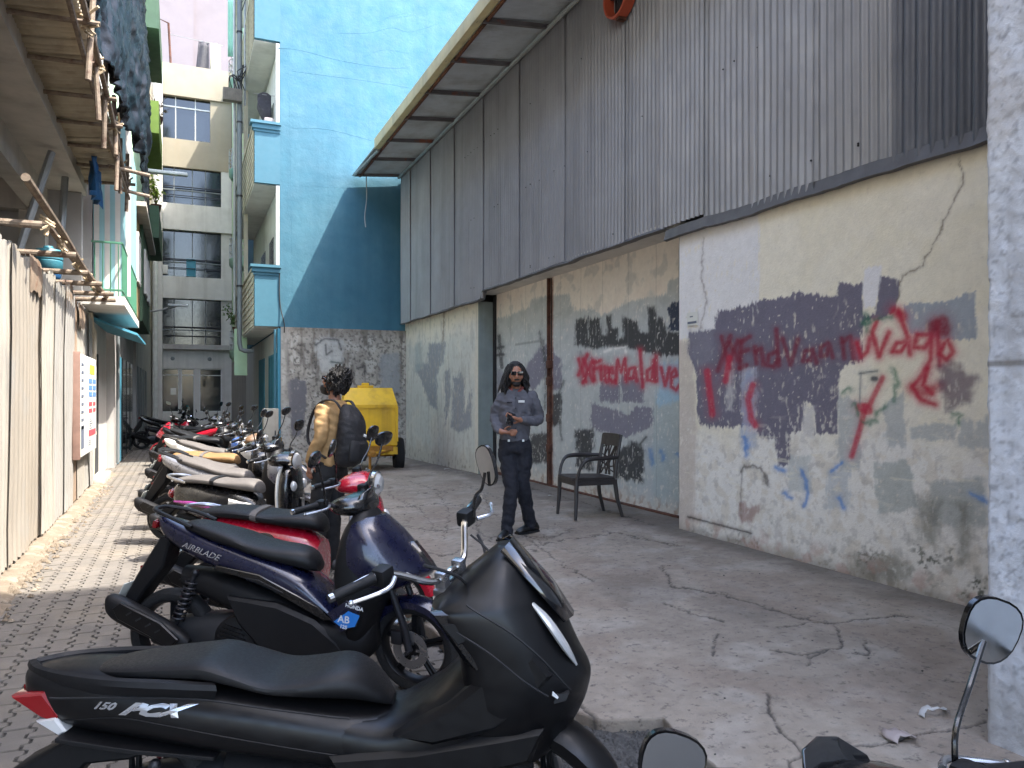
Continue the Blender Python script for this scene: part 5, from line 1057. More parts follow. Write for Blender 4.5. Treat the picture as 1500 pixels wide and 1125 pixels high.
# ---------------------------------------------------------------- matte black maxi scooter
def maxi(label, loc, heading, lean=0., st=-34):
    t = thing('scooter', label, 'scooter', loc, R(heading), 'scooters parked in a row across the alley'); t.rotation_euler = (R(lean), 0, R(heading))
    RA, FA = (-.62, 0, .265), (.70, 0, .262); hc = (.385, 0, .995); xf = steer((.50, 0, .80), 26, st)
    wheel(t, RA, .268, .11); wheel(t, FA, .262, .095, xf); engine(t, RA, -.1)
    shock(t, (-.53, -.15, .16), (-.485, -.15, .43), r=.036); shock(t, (-.60, .12, .28), (-.46, .125, .52))
    # main rear body
    body = MB(); body.loft(sl([(-.945, .718, .645, .05, 2.8), (-.90, .724, .60, .098, 3.), (-.80, .724, .555, .130, 3.2), (-.68, .716, .528, .150, 3.2), (-.54, .70, .503, .164, 2.8), (-.36, .67, .472, .177, 2.9), (-.18, .643, .445, .182, 2.9), (0., .606, .415, .18, 2.9), (.14, .575, .39, .172, 2.8), (.26, .55, .36, .165, 2.7)], 5, 32))
    bo = body.build('body', 'matte_black', t)
    b = MB(); b.prism([(-.78, .545), (-.55, .505), (-.30, .475), (-.30, .465), (-.56, .492), (-.78, .533)], -.168, .168, 'xz', .002); b.build('trim_line', 'dark_plastic', bo)
    # belly and floor
    b = MB(); b.loft(sl([(-.30, .46, .24, .10, 2.6), (-.1, .45, .19, .17, 2.8), (.15, .43, .16, .198, 3.), (.4, .44, .16, .198, 3.), (.58, .48, .22, .16, 2.6), (.66, .49, .30, .1, 2.2)], 4, 26)); b.build('lower_cowl', 'dark_plastic', t)
    b = MB(); b.loft(sl([(-.02, .60, .44, .165, 3.), (.12, .572, .41, .178, 3.), (.23, .562, .39, .185, 3.), (.34, .615, .38, .19, 2.8), (.44, .70, .40, .19, 2.6), (.54, .745, .44, .17, 2.4), (.62, .74, .48, .14, 2.2)], 4, 28)); b.build('centre_tunnel', 'matte_black', t)
    for s in (-1, 1):
        b = MB(); b.bbox((.24, s*.205, .375), (.46, .07, .03), .012, (0, -.10, 0)); fl = b.build('footboard', 'dark_plastic', t)
        b = MB()
        for k in range(5): b.bbox((.1+.06*k, s*.205, .385+.006*k), (.012, .05, .012), .004)
        b.build('foot_grip', 'tyre', fl)
    # seat
    b = MB(); b.loft(sl([(-.74, .706, .69, .03, 2.3), (-.70, .722, .69, .075, 2.6), (-.58, .734, .69, .115, 3.), (-.42, .746, .686, .135, 3.2), (-.34, .746, .68, .142, 3.2), (-.25, .714, .664, .148, 3.2), (-.15, .682, .64, .152, 3.), (-.05, .690, .622, .15, 2.8), (.05, .708, .605, .136, 2.6), (.12, .69, .59, .112, 2.4), (.18, .635, .572, .08, 2.3), (.215, .585, .56, .04, 2.1)], 5, 28)); b.build('seat', 'vinyl', t)
    # grab rail plate
    b = MB(); top = cr([(-.30, .150, .675), (-.46, .164, .692), (-.62, .160, .703), (-.78, .126, .712), (-.90, .07, .718), (-.965, 0, .72)], 5); pts = [(x, -y, z) for x, y, z in top]+[(x, y, z) for x, y, z in top[::-1][1:]]; rg = []
    for i, p in enumerate(pts):
        wz = .012+.02*math.sin(PI*i/(len(pts)-1))**.5; n_ = Vector((0, math.copysign(1, p[1]) if abs(p[1]) > .02 else 0, 0)); q = .036 if .2 < i/len(pts) < .8 else .028
        ins = Vector((p[0]*.0+.0, 0, 0)); c = Vector((-.45, 0, p[2])); d = (Vector(p)-c); d.z = 0; d = d.normalized() if d.length > 0 else Vector((1, 0, 0))
        rg.append([tuple(Vector(p)+d*a+Vector((0, 0, e))) for a, e in ((.006, -.006), (0, .010), (-q*.6, .014), (-q, .004), (-q*.9, -.03), (-.01, -.03-wz*.3))])
    b.loft(rg); b.build('grab_rail', 'dark_plastic', t)
    # tail light wrapped round the tail
    for s in (-1, 1):
        b = MB(); b.prism([(-.945, .66), (-.84, .672), (-.785, .60), (-.795, .57), (-.85, .585)], *sorted((s*.045, s*.128)), 'xz', .012); tl = b.build('tail_light', 'lamp_red', t)
        b = MB(); b.prism([(-.862, .585), (-.80, .595), (-.768, .55), (-.79, .535)], *sorted((s*.06, s*.134)), 'xz', .008); b.build('indicator', 'lamp_clear', tl)
    b = MB(); b.box(-.952, -.86, -.046, .046, .61, .668); b.build('tail_light', 'lamp_red', t)
    # hugger and plate carrier
    b = MB(); b.prism([(-.985, .405), (-.90, .445), (-.80, .50), (-.62, .50), (-.54, .46), (-.60, .43), (-.74, .42), (-.83, .33), (-.90, .34), (-.87, .40), (-.95, .392)], -.075, .075, 'xz', .01); b.build('rear_fender', 'dark_plastic', t); plate(t, (-.915, 0, .33), .35)
    V, Fs = text_mesh('150', .030, .5, .0012); on_side(body, V, Fs, -.675, .628, -.09, sx=1.5).build('lettering', 'badge_silver', bo, smooth=0)
    V, Fs = text_mesh('PCX', .046, .6, .003); on_side(body, V, Fs, -.585, .612, -.10, sx=2.0).build('lettering', 'badge_silver', bo, smooth=0)
    # leg shield and front cowl
    fr = MB(); fr.loft(zl([(.37, .50, .66, .10, 3, 1.9), (.43, .46, .74, .15, 3, 1.9), (.50, .42, .79, .18, 3.2, 1.8), (.58, .42, .83, .205, 3.4, 1.7), (.66, .435, .842, .215, 3.6, 1.65), (.75, .425, .80, .215, 4, 1.7), (.83, .385, .765, .215, 5, 1.7), (.885, .348, .735, .212, 5, 1.7), (.91, .355, .72, .20, 4, 1.8), (.94, .395, .70, .175, 3, 1.8), (.985, .455, .67, .14, 2.6, 1.8), (1.025, .505, .64, .10, 2.4, 1.8), (1.058, .545, .61, .05, 2.2, 1.8)], 5, 34))
    fo = fr.build('front_cowl', 'matte_black', t)
    b = MB(); b.prism([(.352, .898), (.44, .905), (.50, .84), (.535, .75), (.49, .71), (.45, .75)], -.205, .205, 'xz', .016); b.build('inner_panel', 'gloss_black', fo)
    b = MB(); b.prism([(.385, .865), (.43, .87), (.465, .815), (.435, .80)], -.21, -.1, 'xz', .006); b.build('glove_box', 'dark_plastic', fo)
    # side wings: upper and lower panels standing proud, with a dark gap between
    b = MB(); b.prism([(.24, .535), (.40, .62), (.50, .70), (.66, .77), (.715, .70), (.64, .60), (.55, .54), (.36, .50)], -.205, .205, 'xz', .02); b.build('side_wing', 'matte_black', fo)
    b = MB(); b.prism([(.05, .475), (.30, .495), (.56, .53), (.69, .54), (.65, .44), (.40, .385), (.10, .375)], -.2, .2, 'xz', .02); b.build('side_wing', 'matte_black', fo)
    # broken hole showing a white scrap
    b = MB(); b.prism([(.645, .645), (.665, .70), (.69, .68), (.705, .65), (.735, .635), (.765, .64), (.755, .615), (.69, .60), (.655, .605)], -.172, -.06, 'xz', .003); hb_ = b.build('broken_panel', 'print_black', fo, label='cracked hole in the front cowl')
    b = MB(); b.prism([(.69, .637), (.715, .649), (.732, .63), (.728, .625), (.714, .637)], -.18, -.172, 'xz', .001); b.build('panel_scrap', 'badge_white', hb_)
    for s in (-1, 1):
        b = MB(); q = [(.655, s*.135, .90), (.70, s*.15, .85), (.755, s*.135, .765), (.79, s*.10, .70)]; b.tube(q, [.008, .018, .018, .006], 8, smooth=4, flat=.6); b.build('headlight', 'lamp_clear', fo)
    b = MB(); b.loft([[(x, y, z) for x, y, z in ((.56, -.10, 1.055), (.585, -.06, 1.075), (.595, 0, 1.08), (.585, .06, 1.075), (.56, .10, 1.055))], [(.68, -.14, .93), (.715, -.08, .935), (.725, 0, .938), (.715, .08, .935), (.68, .14, .93)], [(.755, -.10, .83), (.785, -.05, .835), (.79, 0, .836), (.785, .05, .835), (.755, .10, .83)]], cap=False, closed=False); o = b.build('windscreen', 'windscreen', fo); o.modifiers.new('t', 'SOLIDIFY').thickness = .006
    fork(t, xf, (.47, 0, .86), FA, .262, m='alloy'); fender(t, xf, FA, .285, 15, 165, .062, 'matte_black')
    # open chrome bar with risers
    b = MB(); b.tube([(.44, 0, .80), (.385, 0, .945)], .026, 10); b.build('steering_stem', 'dark_metal', t)
    xb = steer((.385, 0, .95), 26, st); h = bars(t, xb, (.385, 0, .985), .74, drop=.075, back=.115, tubemat='chrome', mirrors=(1,), mstem=.135, mout=.03, mshape=(.046, .072), lever='badge_silver', myaw=R(85), mtilt=.1, mroll=-.5)
    for s in (-1, 1): b = MB(xb); b.bbox((.40, s*.045, .965), (.04, .03, .07), .006); b.build('bar_clamp', 'alloy', h)
    b = MB(xb); b.bbox((.415, 0, .938), (.07, .15, .022), .006); b.build('top_yoke', 'alloy', h)
    b = MB(); b.tube([(.34, -.25, 1.05), (.43, -.18, 1.0), (.46, -.08, .93), (.47, -.04, .85)], .005, 6, smooth=4); b.tube([(.47, .2, 1.05), (.50, .12, 1.0), (.49, .06, .9)], .005, 6, smooth=4); b.tube([(.45, .15, 1.06), (.52, .07, 1.0), (.47, .02, .88)], .004, 6, smooth=4); b.build('cable', 'print_black', t)
    def seam(src, pts, par, r_=.0035, m_='print_black'):
        bv = BVHTree.FromPolygons(src.V, src.F); out = []
        for x, z in cr(pts, 8):
            hh = bv.ray_cast(Vector((x, -1, z)), Vector((0, 1, 0)))
            if hh[0]: out.append((x, hh[0].y, z))
        if len(out) > 2: b = MB(); b.tube(out, r_, 5); b.build('panel_seam', m_, par)
    for o in t.children_recursive:      # the sprung body sits a little low at the rear
        if o.name.split('.')[0] not in ('wheel', 'tyre', 'brake_disc', 'fork_leg', 'brake_caliper', 'front_fender', 'shock_absorber', 'spring', 'engine', 'fan_cover', 'exhaust', 'heat_shield', 'vent_slot'):
            for v in o.data.vertices: v.co.z += .034*v.co.x-.002
    body.V = [(x, y, z+.034*x-.002) for x, y, z in body.V]; fr.V = [(x, y, z+.034*x-.002) for x, y, z in fr.V]
    seam(body, [(-.82, .622), (-.6, .635), (-.35, .628), (-.1, .597), (.1, .567)], bo); seam(body, [(-.78, .555), (-.6, .575), (-.45, .56), (-.2, .52), (.1, .47)], bo, .003, 'dark_plastic')
    seam(fr, [(.42, .86), (.52, .80), (.62, .72), (.70, .66)], fo); seam(fr, [(.46, .93), (.58, .86), (.68, .77), (.77, .66)], fo)
    side_stand(t); return t
# ---------------------------------------------------------------- sporty scooter
def sport(label, loc, heading, lean=0., st=-14, c1='navy', c2='dark_plastic', seatm='vinyl', letters=True, light=False, mirrors=(1, -1), fm=None, mout=.10, mstem=.22, mshape=(.062, .042), myaw=0., mtilt=.3, mroll=0., mleft=(0, 0, 0), group='scooters parked in a row across the alley'):
    t = thing('scooter', label, 'scooter', loc, R(heading), group); t.rotation_euler = (R(lean), 0, R(heading)); fm = fm or c1
    RA, FA = (-.68, 0, .245), (.69, 0, .245); hc = (.36, 0, .97); xf = steer((.47, 0, .75), 26, st)
    wheel(t, RA, .245, .10, disc=False); wheel(t, FA, .245, .085, xf); engine(t, RA); shock(t, (-.62, .11, .28), (-.50, .10, .60), 'dark_metal'); shock(t, (-.62, -.085, .30), (-.5, -.085, .6), 'dark_metal')
    body = MB(); body.loft(sl([(-.755, .885, .84, .03, 2.2), (-.70, .88, .77, .07, 2.4), (-.58, .845, .70, .105, 2.5), (-.42, .795, .635, .13, 2.6), (-.24, .745, .575, .145, 2.6), (-.06, .69, .51, .15, 2.6), (.10, .62, .45, .15, 2.6), (.22, .52, .40, .15, 2.6), (.30, .44, .36, .145, 2.6)], 5, 28)); bo = body.build('body', c1, t)
    b = MB(); b.loft(sl([(-.60, .62, .50, .06, 2.3), (-.40, .60, .44, .11, 2.5), (-.2, .56, .36, .13, 2.6), (.0, .50, .27, .145, 2.8), (.2, .42, .19, .16, 3), (.38, .37, .165, .16, 3), (.46, .40, .19, .13, 2.6), (.5, .5, .25, .08, 2.3)], 4, 26)); b.build('lower_cowl', c2, t)
    b = MB(); b.prism([(-.28, .50), (.0, .475), (.20, .40), (.33, .30), (.40, .20), (.10, .165), (-.06, .20), (-.22, .36)], -.168, .168, 'xz', .02); b.build('floor_side_panel', 'dark_plastic', t)
    b = MB(); b.prism([(-.20, .605), (-.10, .60), (.04, .535), (.02, .52), (-.08, .56)], -.16, .16, 'xz', .008); b.build('side_vent', 'alloy_black', bo)
    b = MB(); b.prism([(-.34, .66), (-.10, .62), (.22, .47), (.30, .405), (.25, .40), (-.1, .585), (-.36, .64)], -.158, .158, 'xz', .004); b.build('side_stripe', 'gloss_black', bo)
    b = MB(); b.loft(sl([(-.60, .852, .82, .04, 2.4), (-.54, .868, .81, .085, 2.6), (-.40, .842, .765, .115, 2.7), (-.28, .812, .735, .128, 2.7), (-.18, .778, .705, .135, 2.7), (-.06, .757, .67, .13, 2.6), (.06, .745, .64, .11, 2.5), (.13, .72, .62, .085, 2.4), (.17, .67, .615, .05, 2.2)], 5, 26)); b.build('seat', seatm, t)
    b = MB(); b.tube([(-.50, -.12, .85), (-.62, -.115, .895), (-.74, -.07, .925), (-.77, 0, .93), (-.74, .07, .925), (-.62, .115, .895), (-.50, .12, .85)], .015, 8, smooth=5, flat=.7); b.build('grab_rail', 'dark_plastic', t)
    b = MB(); b.bbox((-.762, 0, .845), (.03, .11, .045), .012, (0, .3, 0)); b.build('tail_light', 'lamp_red', t)
    b = MB(); b.prism([(-1.0, .325), (-.86, .57), (-.72, .78), (-.66, .78), (-.70, .62), (-.80, .50), (-.93, .33)], -.07, .07, 'xz', .01); b.build('rear_fender', 'dark_plastic', t); plate(t, (-.94, 0, .47), .5); b = MB(); b.bbox((-.85, 0, .60), (.02, .07, .03), .006); b.build('reflector', 'lamp_red', t)
    # leg shield, beak and screen
    b = MB(); b.loft(zl([(.26, .34, .46, .13, 3, 2), (.36, .35, .50, .18, 3.4, 2), (.46, .325, .54, .21, 3.4, 2), (.56, .30, .60, .225, 3.6, 2), (.70, .305, .58, .225, 3.6, 2), (.84, .335, .54, .20, 3.2, 2), (.92, .37, .50, .13, 2.8, 2), (.96, .39, .47, .08, 2.4, 2)], 4, 28)); b.build('leg_shield', 'dark_plastic', t)
    fr = MB(); fr.loft(zl([(.525, .45, .55, .09, 2.4, 1.7), (.57, .36, .68, .18, 2.6, 1.5), (.62, .33, .77, .215, 2.8, 1.65), (.655, .315, .79, .23, 3, 1.6), (.70, .31, .755, .236, 3, 1.65), (.76, .32, .70, .232, 3, 1.7), (.83, .335, .635, .215, 3, 1.75), (.89, .35, .57, .17, 2.6, 1.7), (.925, .375, .53, .11, 2.4, 1.8)], 5, 32)); fo = fr.build('front_cowl', c1, t)
    b = MB(); b.prism([(.60, .60), (.80, .652), (.775, .69), (.69, .79), (.655, .79), (.72, .69), (.64, .64)], -.045, .045, 'xz', .02); b.build('beak', 'gloss_black', fo)
    for s in (-1, 1):
        b = MB(); b.prism([(.62, .655), (.675, .675), (.71, .65), (.67, .625)], *sorted((s*.10, s*.158)), 'xz', .006); b.build('headlight', 'lamp_clear', fo)
        b = MB(); b.tube([(.50, s*.165, .86), (.60, s*.15, .765), (.70, s*.11, .69)], [.004, .010, .004], 6, smooth=3); b.build('indicator', 'gloss_black', fo)
    b = MB(); b.loft([[(.385+dx, y, z) for dx, y, z in ((.0, -.12, .94), (.05, -.07, .955), (.065, 0, .96), (.05, .07, .955), (.0, .12, .94))], [(.42, -.09, 1.03), (.455, -.05, 1.06), (.46, 0, 1.07), (.455, .05, 1.06), (.42, .09, 1.03)]], cap=False, closed=False); o = b.build('windscreen', 'windscreen', fo); o.modifiers.new('t', 'SOLIDIFY').thickness = .006
    b = MB(xf); b.loft(sl([(.26, 1.0, .94, .09, 2.4), (.34, 1.03, .93, .15, 2.6), (.42, 1.03, .93, .13, 2.4), (.47, 1.0, .95, .06, 2.2)], 3, 20)); b.build('bar_cover', 'gloss_black', t)
    bars(t, xf, hc, .68, drop=.04, back=.12, mirrors=mirrors, mstem=mstem, mout=mout, mshape=mshape, myaw=myaw, mtilt=mtilt, mroll=mroll, mleft=mleft, lever='alloy'); fork(t, xf, (.45, 0, .82), FA, .245); fender(t, xf, FA, .268, 20, 155, .058, fm)
    if letters:
        V, Fs = text_mesh('AIRBLADE', .046, .35, .0008); on_side(body, V, Fs, -.565, .742, -.30, sx=1.15).build('lettering', 'badge_silver', bo, smooth=0)
        V, Fs = text_mesh('HONDA', .026, .2, .001); b2 = MB(); b2.loft(zl([(.36, .36, .50, .17, 3.4, 2), (.46, .345, .56, .185, 3.4, 2), (.56, .325, .62, .19, 3.6, 2)], 4, 28))
        st_ = MB(); st_.prism([(.30, .46), (.40, .525), (.475, .50), (.45, .40), (.37, .37)], -.225, -.215, 'xz', .001); so_ = st_.build('sticker_panel', 'navy', t)
        b = MB(); b.add([(.395+x*.95, -.2275, .498+y-.22*x) for x, y, _ in V], Fs); b.build('lettering', 'badge_white', so_, smooth=0)
        b = MB(); b.prism([(.335, .42), (.41, .475), (.47, .455), (.445, .40), (.385, .385)], -.2265, -.225, 'xz', 0); bs = b.build('sticker', 'sticker_blue', so_, smooth=0)
        V, Fs = text_mesh('AB', .05, .1, .001); b = MB(); b.add([(.355+x, -.2278, .42+y-.1*x) for x, y, _ in V], Fs); b.build('lettering', 'badge_white', bs, smooth=0)
        V, Fs = text_mesh('125', .026, .2, .001); b = MB(); b.add([(.365+x, -.2278, .392+y-.2*x) for x, y, _ in V], Fs); b.build('lettering', 'badge_white', bs, smooth=0)
    side_stand(t); return t
# ---------------------------------------------------------------- rounded retro scooter
def retro(label, loc, heading, lean=0., st=-12, c1='scooter_red', c2='scooter_white', c3='matte_black', seatm='vinyl', name=None, badge=None, trim=None, mirrors=(1, -1), wire=True):
    t = thing('scooter', label, 'scooter', loc, R(heading), 'scooters parked in a row across the alley'); t.rotation_euler = (R(lean), 0, R(heading))
    RA, FA = (-.60, 0, .225), (.64, 0, .225); hc = (.36, 0, .97); xf = steer((.45, 0, .75), 26, st)
    wheel(t, RA, .225, .10, disc=False, style='wire' if wire else 'alloy', rimmat='wire_chrome' if wire else 'alloy_black'); wheel(t, FA, .225, .095, xf, style='wire' if wire else 'alloy', rimmat='wire_chrome' if wire else 'alloy_black'); engine(t, RA); shock(t, (-.56, .11, .27), (-.46, .10, .54), 'dark_metal')
    body = MB(); body.loft(sl([(-.72, .70, .58, .05, 2.1), (-.66, .745, .50, .12, 2.2), (-.54, .765, .44, .165, 2.2), (-.38, .755, .40, .185, 2.2), (-.22, .73, .37, .185, 2.2), (-.06, .70, .34, .17, 2.3), (.06, .66, .31, .15, 2.4), (.14, .60, .30, .14, 2.6)], 5, 28)); bo = body.build('body', c1, t)
    b = MB(); b.loft(sl([(-.30, .42, .22, .11, 2.6), (-.06, .36, .18, .155, 3), (.16, .315, .18, .175, 3.4), (.36, .315, .18, .165, 3.4), (.44, .36, .2, .13, 2.6)], 4, 24)); b.build('floorboard', 'dark_plastic', t)
    b = MB(); b.prism([(-.10, .62), (.12, .57), (.13, .33), (-.02, .32), (-.14, .42)], -.178, .178, 'xz', .02); b.build('side_cover', c2, bo)
    b = MB(); b.loft(sl([(-.70, .775, .745, .06, 2.4), (-.64, .80, .745, .115, 2.6), (-.48, .815, .745, .145, 2.8), (-.32, .805, .735, .155, 2.8), (-.18, .785, .715, .158, 2.8), (-.04, .79, .69, .15, 2.7), (.08, .785, .67, .125, 2.6), (.14, .75, .66, .10, 2.5), (.165, .70, .655, .06, 2.3)], 4, 26)); se = b.build('seat', seatm, t)
    b = MB(); b.loft(sl([(-.29, .812, .73, .160, 2.8), (-.25, .806, .72, .162, 2.8)], 2, 26)); b.build('seat_band', 'vinyl_grey' if seatm != 'vinyl_grey' else 'vinyl', se)
    b = MB(); b.tube([(-.54, -.13, .76), (-.70, -.11, .80), (-.79, 0, .81), (-.70, .11, .80), (-.54, .13, .76)], .015, 8, smooth=5); b.build('grab_rail', 'alloy', t)
    b = MB(); b.ball((-.735, 0, .64), (.04, .09, .05), 14, 8); b.build('tail_light', 'lamp_red', t)
    b = MB(); b.prism([(-.97, .30), (-.80, .52), (-.70, .60), (-.62, .56), (-.72, .46), (-.90, .29)], -.065, .065, 'xz', .012); b.build('rear_fender', 'dark_plastic', t); plate(t, (-.86, 0, .47), .7)
    fr = MB(); fr.loft(zl([(.22, .40, .50, .12, 3, 2), (.32, .40, .52, .17, 3.4, 2), (.46, .385, .54, .195, 3.4, 2), (.60, .375, .545, .20, 3.4, 2.1), (.74, .375, .54, .19, 3.2, 2.1), (.84, .375, .53, .16, 2.8, 2.1), (.90, .38, .51, .11, 2.4, 2.), (.93, .39, .48, .06, 2.2, 2.)], 4, 30)); fo = fr.build('front_cowl', c1, t)
    b = MB(); b.loft(zl([(.27, .38, .43, .14, 3, 3), (.46, .362, .41, .178, 3, 3), (.66, .35, .40, .178, 3, 3), (.82, .355, .40, .15, 3, 3), (.90, .365, .40, .09, 3, 3)], 4, 24)); b.build('leg_shield', c3, t)
    for s in (-1, 1): b = MB(); b.ball((.52, s*.12, .74), (.035, .035, .05), 12, 8); b.build('indicator', 'lamp_clear', fo)
    b = MB(); b.prism([(.555, .38), (.57, .50), (.56, .62), (.548, .62), (.55, .5), (.545, .38)], -.03, .03, 'xz', .003); b.build('front_trim', 'chrome', fo)
    b = MB(xf); b.loft(sl([(.25, .985, .93, .07, 2.2), (.31, 1.03, .92, .15, 2.2), (.38, 1.05, .915, .16, 2.1), (.45, 1.04, .92, .12, 2.1), (.50, 1.01, .94, .09, 2.1)], 4, 22)); b.build('bar_cover', c1, t)
    b = MB(xf); b.lathe([(0, .545), (.05, .54), (.075, .515), (.078, .49)], (0, 0, .975), axis='x', n=22); b.build('headlight', 'lamp_clear', t)
    b = MB(xf); b.lathe([(.074, .522), (.086, .515), (.086, .48), (.074, .48)], (0, 0, .975), axis='x', n=22, closed=True); b.build('headlight_rim', 'chrome', t)
    bars(t, xf, hc, .66, drop=.045, back=.12, mirrors=mirrors, mstem=.2, mshape=(.058, .058), lever='alloy'); fork(t, xf, (.44, 0, .80), FA, .225); fender(t, xf, FA, .255, 10, 170, .065, c1)
    if trim:
        for s in (-1, 1): b = MB(); b.tube([(-.66, s*.13, .58), (-.40, s*.187, .565), (-.1, s*.174, .50)], [.008, .016, .008], 8, smooth=4, flat=1.3); b.build('side_trim', trim, bo)
    if name: V, Fs = text_mesh(name, .042, .1, .001); on_side(body, V, Fs, -.56, .655, -.06, sx=1.).build('lettering', 'badge_silver', bo, smooth=0)
    if badge:
        th = [2*PI*i/24 for i in range(24)]; V = [(.075*math.cos(a), .036*math.sin(a), 0) for a in th]; on_side(body, V, [tuple(range(24))], -.20, .635, -.06, off=.004).build('badge', 'gloss_black', bo, smooth=0)
        V, Fs = text_mesh(badge, .05, 0, .002); on_side(body, V, Fs, -.258, .62, -.06, off=.007).build('lettering', 'badge_white', bo, smooth=0)
    side_stand(t); return t
def hd(d): return (math.cos(R(d)), math.sin(R(d)))
maxi('big matte black scooter with chrome handlebar and cracked front cowl by the gravel', (.43, 2.5, 0), -24, 0)
sport('dark navy blue sporty scooter with silver side lettering next to the matte black one', (.535, 4.24, 0), -32.5, 0)
retro('red retro scooter with dark seat and oval side badge beside the standing man in tan', (.74, 5.20, 0), -29, 2, st=-8, c1='scooter_red', c2='matte_black', c3='silver_paint', name='SCOOPY', badge='C12')
retro('black and purple retro scooter with white lower cover and grey seat', (.56, 7.55, 0), -27, 2, c1='gloss_black', c2='scooter_white', c3='scooter_white', seatm='vinyl_grey', trim='scooter_purple')
sport('silver grey scooter with pale seat parked beyond the purple one', (.55, 8.55, 0), -27, 2, c1='silver_paint', seatm='vinyl_grey', letters=False)
sport('black scooter with faded grey seat before the tan covered one', (.50, 9.5, 0), -25, 3, c1='gloss_black', seatm='vinyl_grey', letters=False)
retro('brown scooter with tan covered seat in the middle of the row', (.56, 10.7, 0), -26, 3, c1='brown_paint', c2='gloss_black', c3='gloss_black', seatm='vinyl_tan', wire=False)
sport('white and grey scooter behind the tan covered one', (.50, 12.0, 0), -24, 3, c1='scooter_white', seatm='vinyl_grey', letters=False)
sport('dark blue scooter in shade past the white and grey one', (.45, 13.3, 0), -24, 3, c1='blue_paint', seatm='vinyl', letters=False)
retro('dark scooter with chrome rims in front of the electric cabinet', (.52, 14.7, 0), -22, 3, c1='gloss_black', c2='gloss_black', c3='gloss_black')
sport('matte black scooter parked just past the electric cabinet', (.40, 16.2, 0), -20, 3, c1='matte_black', letters=False)
sport('red fronted scooter turned towards the fence in the far row', (.20, 18.0, 0), 158, 3, c1='scooter_red', letters=False)
retro('black retro scooter deep in the shade under the blue balconies', (.40, 19.4, 0), -20, 3, c1='gloss_black', c2='gloss_black', c3='gloss_black')
sport('bright red scooter parked farthest along the row', (.55, 21.0, 0), 165, 3, c1='scooter_red', letters=False)
sport('black scooter standing alone near the far shop front', (-.35, 24.5, 0), 20, 3, c1='gloss_black', letters=False)
rs_ = random.Random(41)
for o in list(COL.objects):
    if o.name.startswith('scooter') and o.parent is None and o.location.y > 7: q = rs_.uniform(.93, 1.05); o.scale = (q,)*3; o.rotation_euler.z += R(rs_.uniform(-7, 7)); o.rotation_euler.x += R(rs_.uniform(-2, 4))
# scooter in the foreground whose mirrors reach into view
fs = sport('black scooter with two round mirrors beside the white building corner', (1.04, .555, 0), 100, 0, st=0, c1='matte_black', letters=False, mout=.185, mstem=.17, mshape=(.068, .066), myaw=-.62, mtilt=-.06, mroll=.35, mleft=(.35, .06, -.035, .66, .12), group=None); fs.scale = (.92,)*3
# ================================================================== CHAIR, TRAILER, LITTER
mat('plastic_dark', (46, 42, 42), .45, var=.06, obj=True); mat('trailer_yellow', (214, 170, 8), .5, var=.1, sc=4, streak=((150, 116, 24), .7, 4), bump=.1, obj=True); mat('trailer_rust', (140, 96, 26), .7, var=.3, sc=9, obj=True)
ch = thing('plastic_chair', 'dark plastic armchair with lattice back standing by the gate', 'chair', (4.25, 7.72, float(yard_z(4.25, 7.72))+.004), R(180-4))
# chair faces local +x
b = MB(); b.loft([[(x, y, z) for x, y, z in ((-.24, -.23, zz), (.22, -.26, zz+.01), (.27, -.2, zz+.005), (.275, .2, zz+.005), (.22, .26, zz+.01), (-.24, .23, zz), (-.26, .15, zz), (-.26, -.15, zz))] for zz in (.425, .455)]); b.build('seat', 'plastic_dark', ch)
b = MB(); b.box(-.25, .25, -.245, -.225, .375, .43); b.box(-.25, .25, .225, .245, .375, .43); b.box(.235, .255, -.22, .22, .375, .43); b.build('seat_frame', 'plastic_dark', ch, smooth=0)
for (x, y, dx) in ((.24, -.235, .02), (.24, .235, .02), (-.235, -.22, -.09), (-.235, .22, -.09)):
    b = MB(); b.tube([(x, y, .43), (x+dx*.3, y*1.03, .22), (x+dx, y*1.08, 0)], [.027, .024, .018], 8); b.build('leg', 'plastic_dark', ch)
bk = [(-.24, .44), (-.255, .6), (-.285, .76), (-.32, .93)]
for s in (-1, 1): b = MB(); b.tube([(x, s*.215, z) for x, z in bk], [.024, .022, .02, .018], 8, smooth=4); b.build('back_post', 'plastic_dark', ch)
b = MB(); b.loft([ring_yz(-.0, .07, -.07, .225, 6, n=24)]*1+[ring_yz(.022, .07, -.07, .225, 6, n=24)]); 
b.V = [(x-.31+(z)*-.12, y, z+.87) for x, y, z in b.V]; b.build('top_rail', 'plastic_dark', ch)
r = random.Random(2)
for k in range(9):
    b = MB(); y0, y1 = r.uniform(-.2, .2), r.uniform(-.2, .2); b.tube([(-.25, y0, .47), (-.268, (y0+y1)/2+r.uniform(-.06, .06), .65), (-.30, y1, .83)], .009, 6, smooth=4); b.build('lattice_strand', 'plastic_dark', ch)
for k in range(4): b = MB(); z = .52+.085*k; b.tube([(-.25-.02*k, -.21, z), (-.252-.02*k, 0, z+r.uniform(-.05, .06)), (-.25-.02*k, .21, z+r.uniform(-.04, .04))], .009, 6, smooth=4); b.build('lattice_strand', 'plastic_dark', ch)
for s in (-1, 1): b = MB(); b.tube([(.24, s*.245, .43), (.215, s*.262, .55), (.16, s*.275, .645), (.08, s*.28, .672), (-.1, s*.275, .675), (-.262, s*.225, .675)], [.02, .018, .02, .024, .024, .02], 8, smooth=4); b.build('armrest', 'plastic_dark', ch)

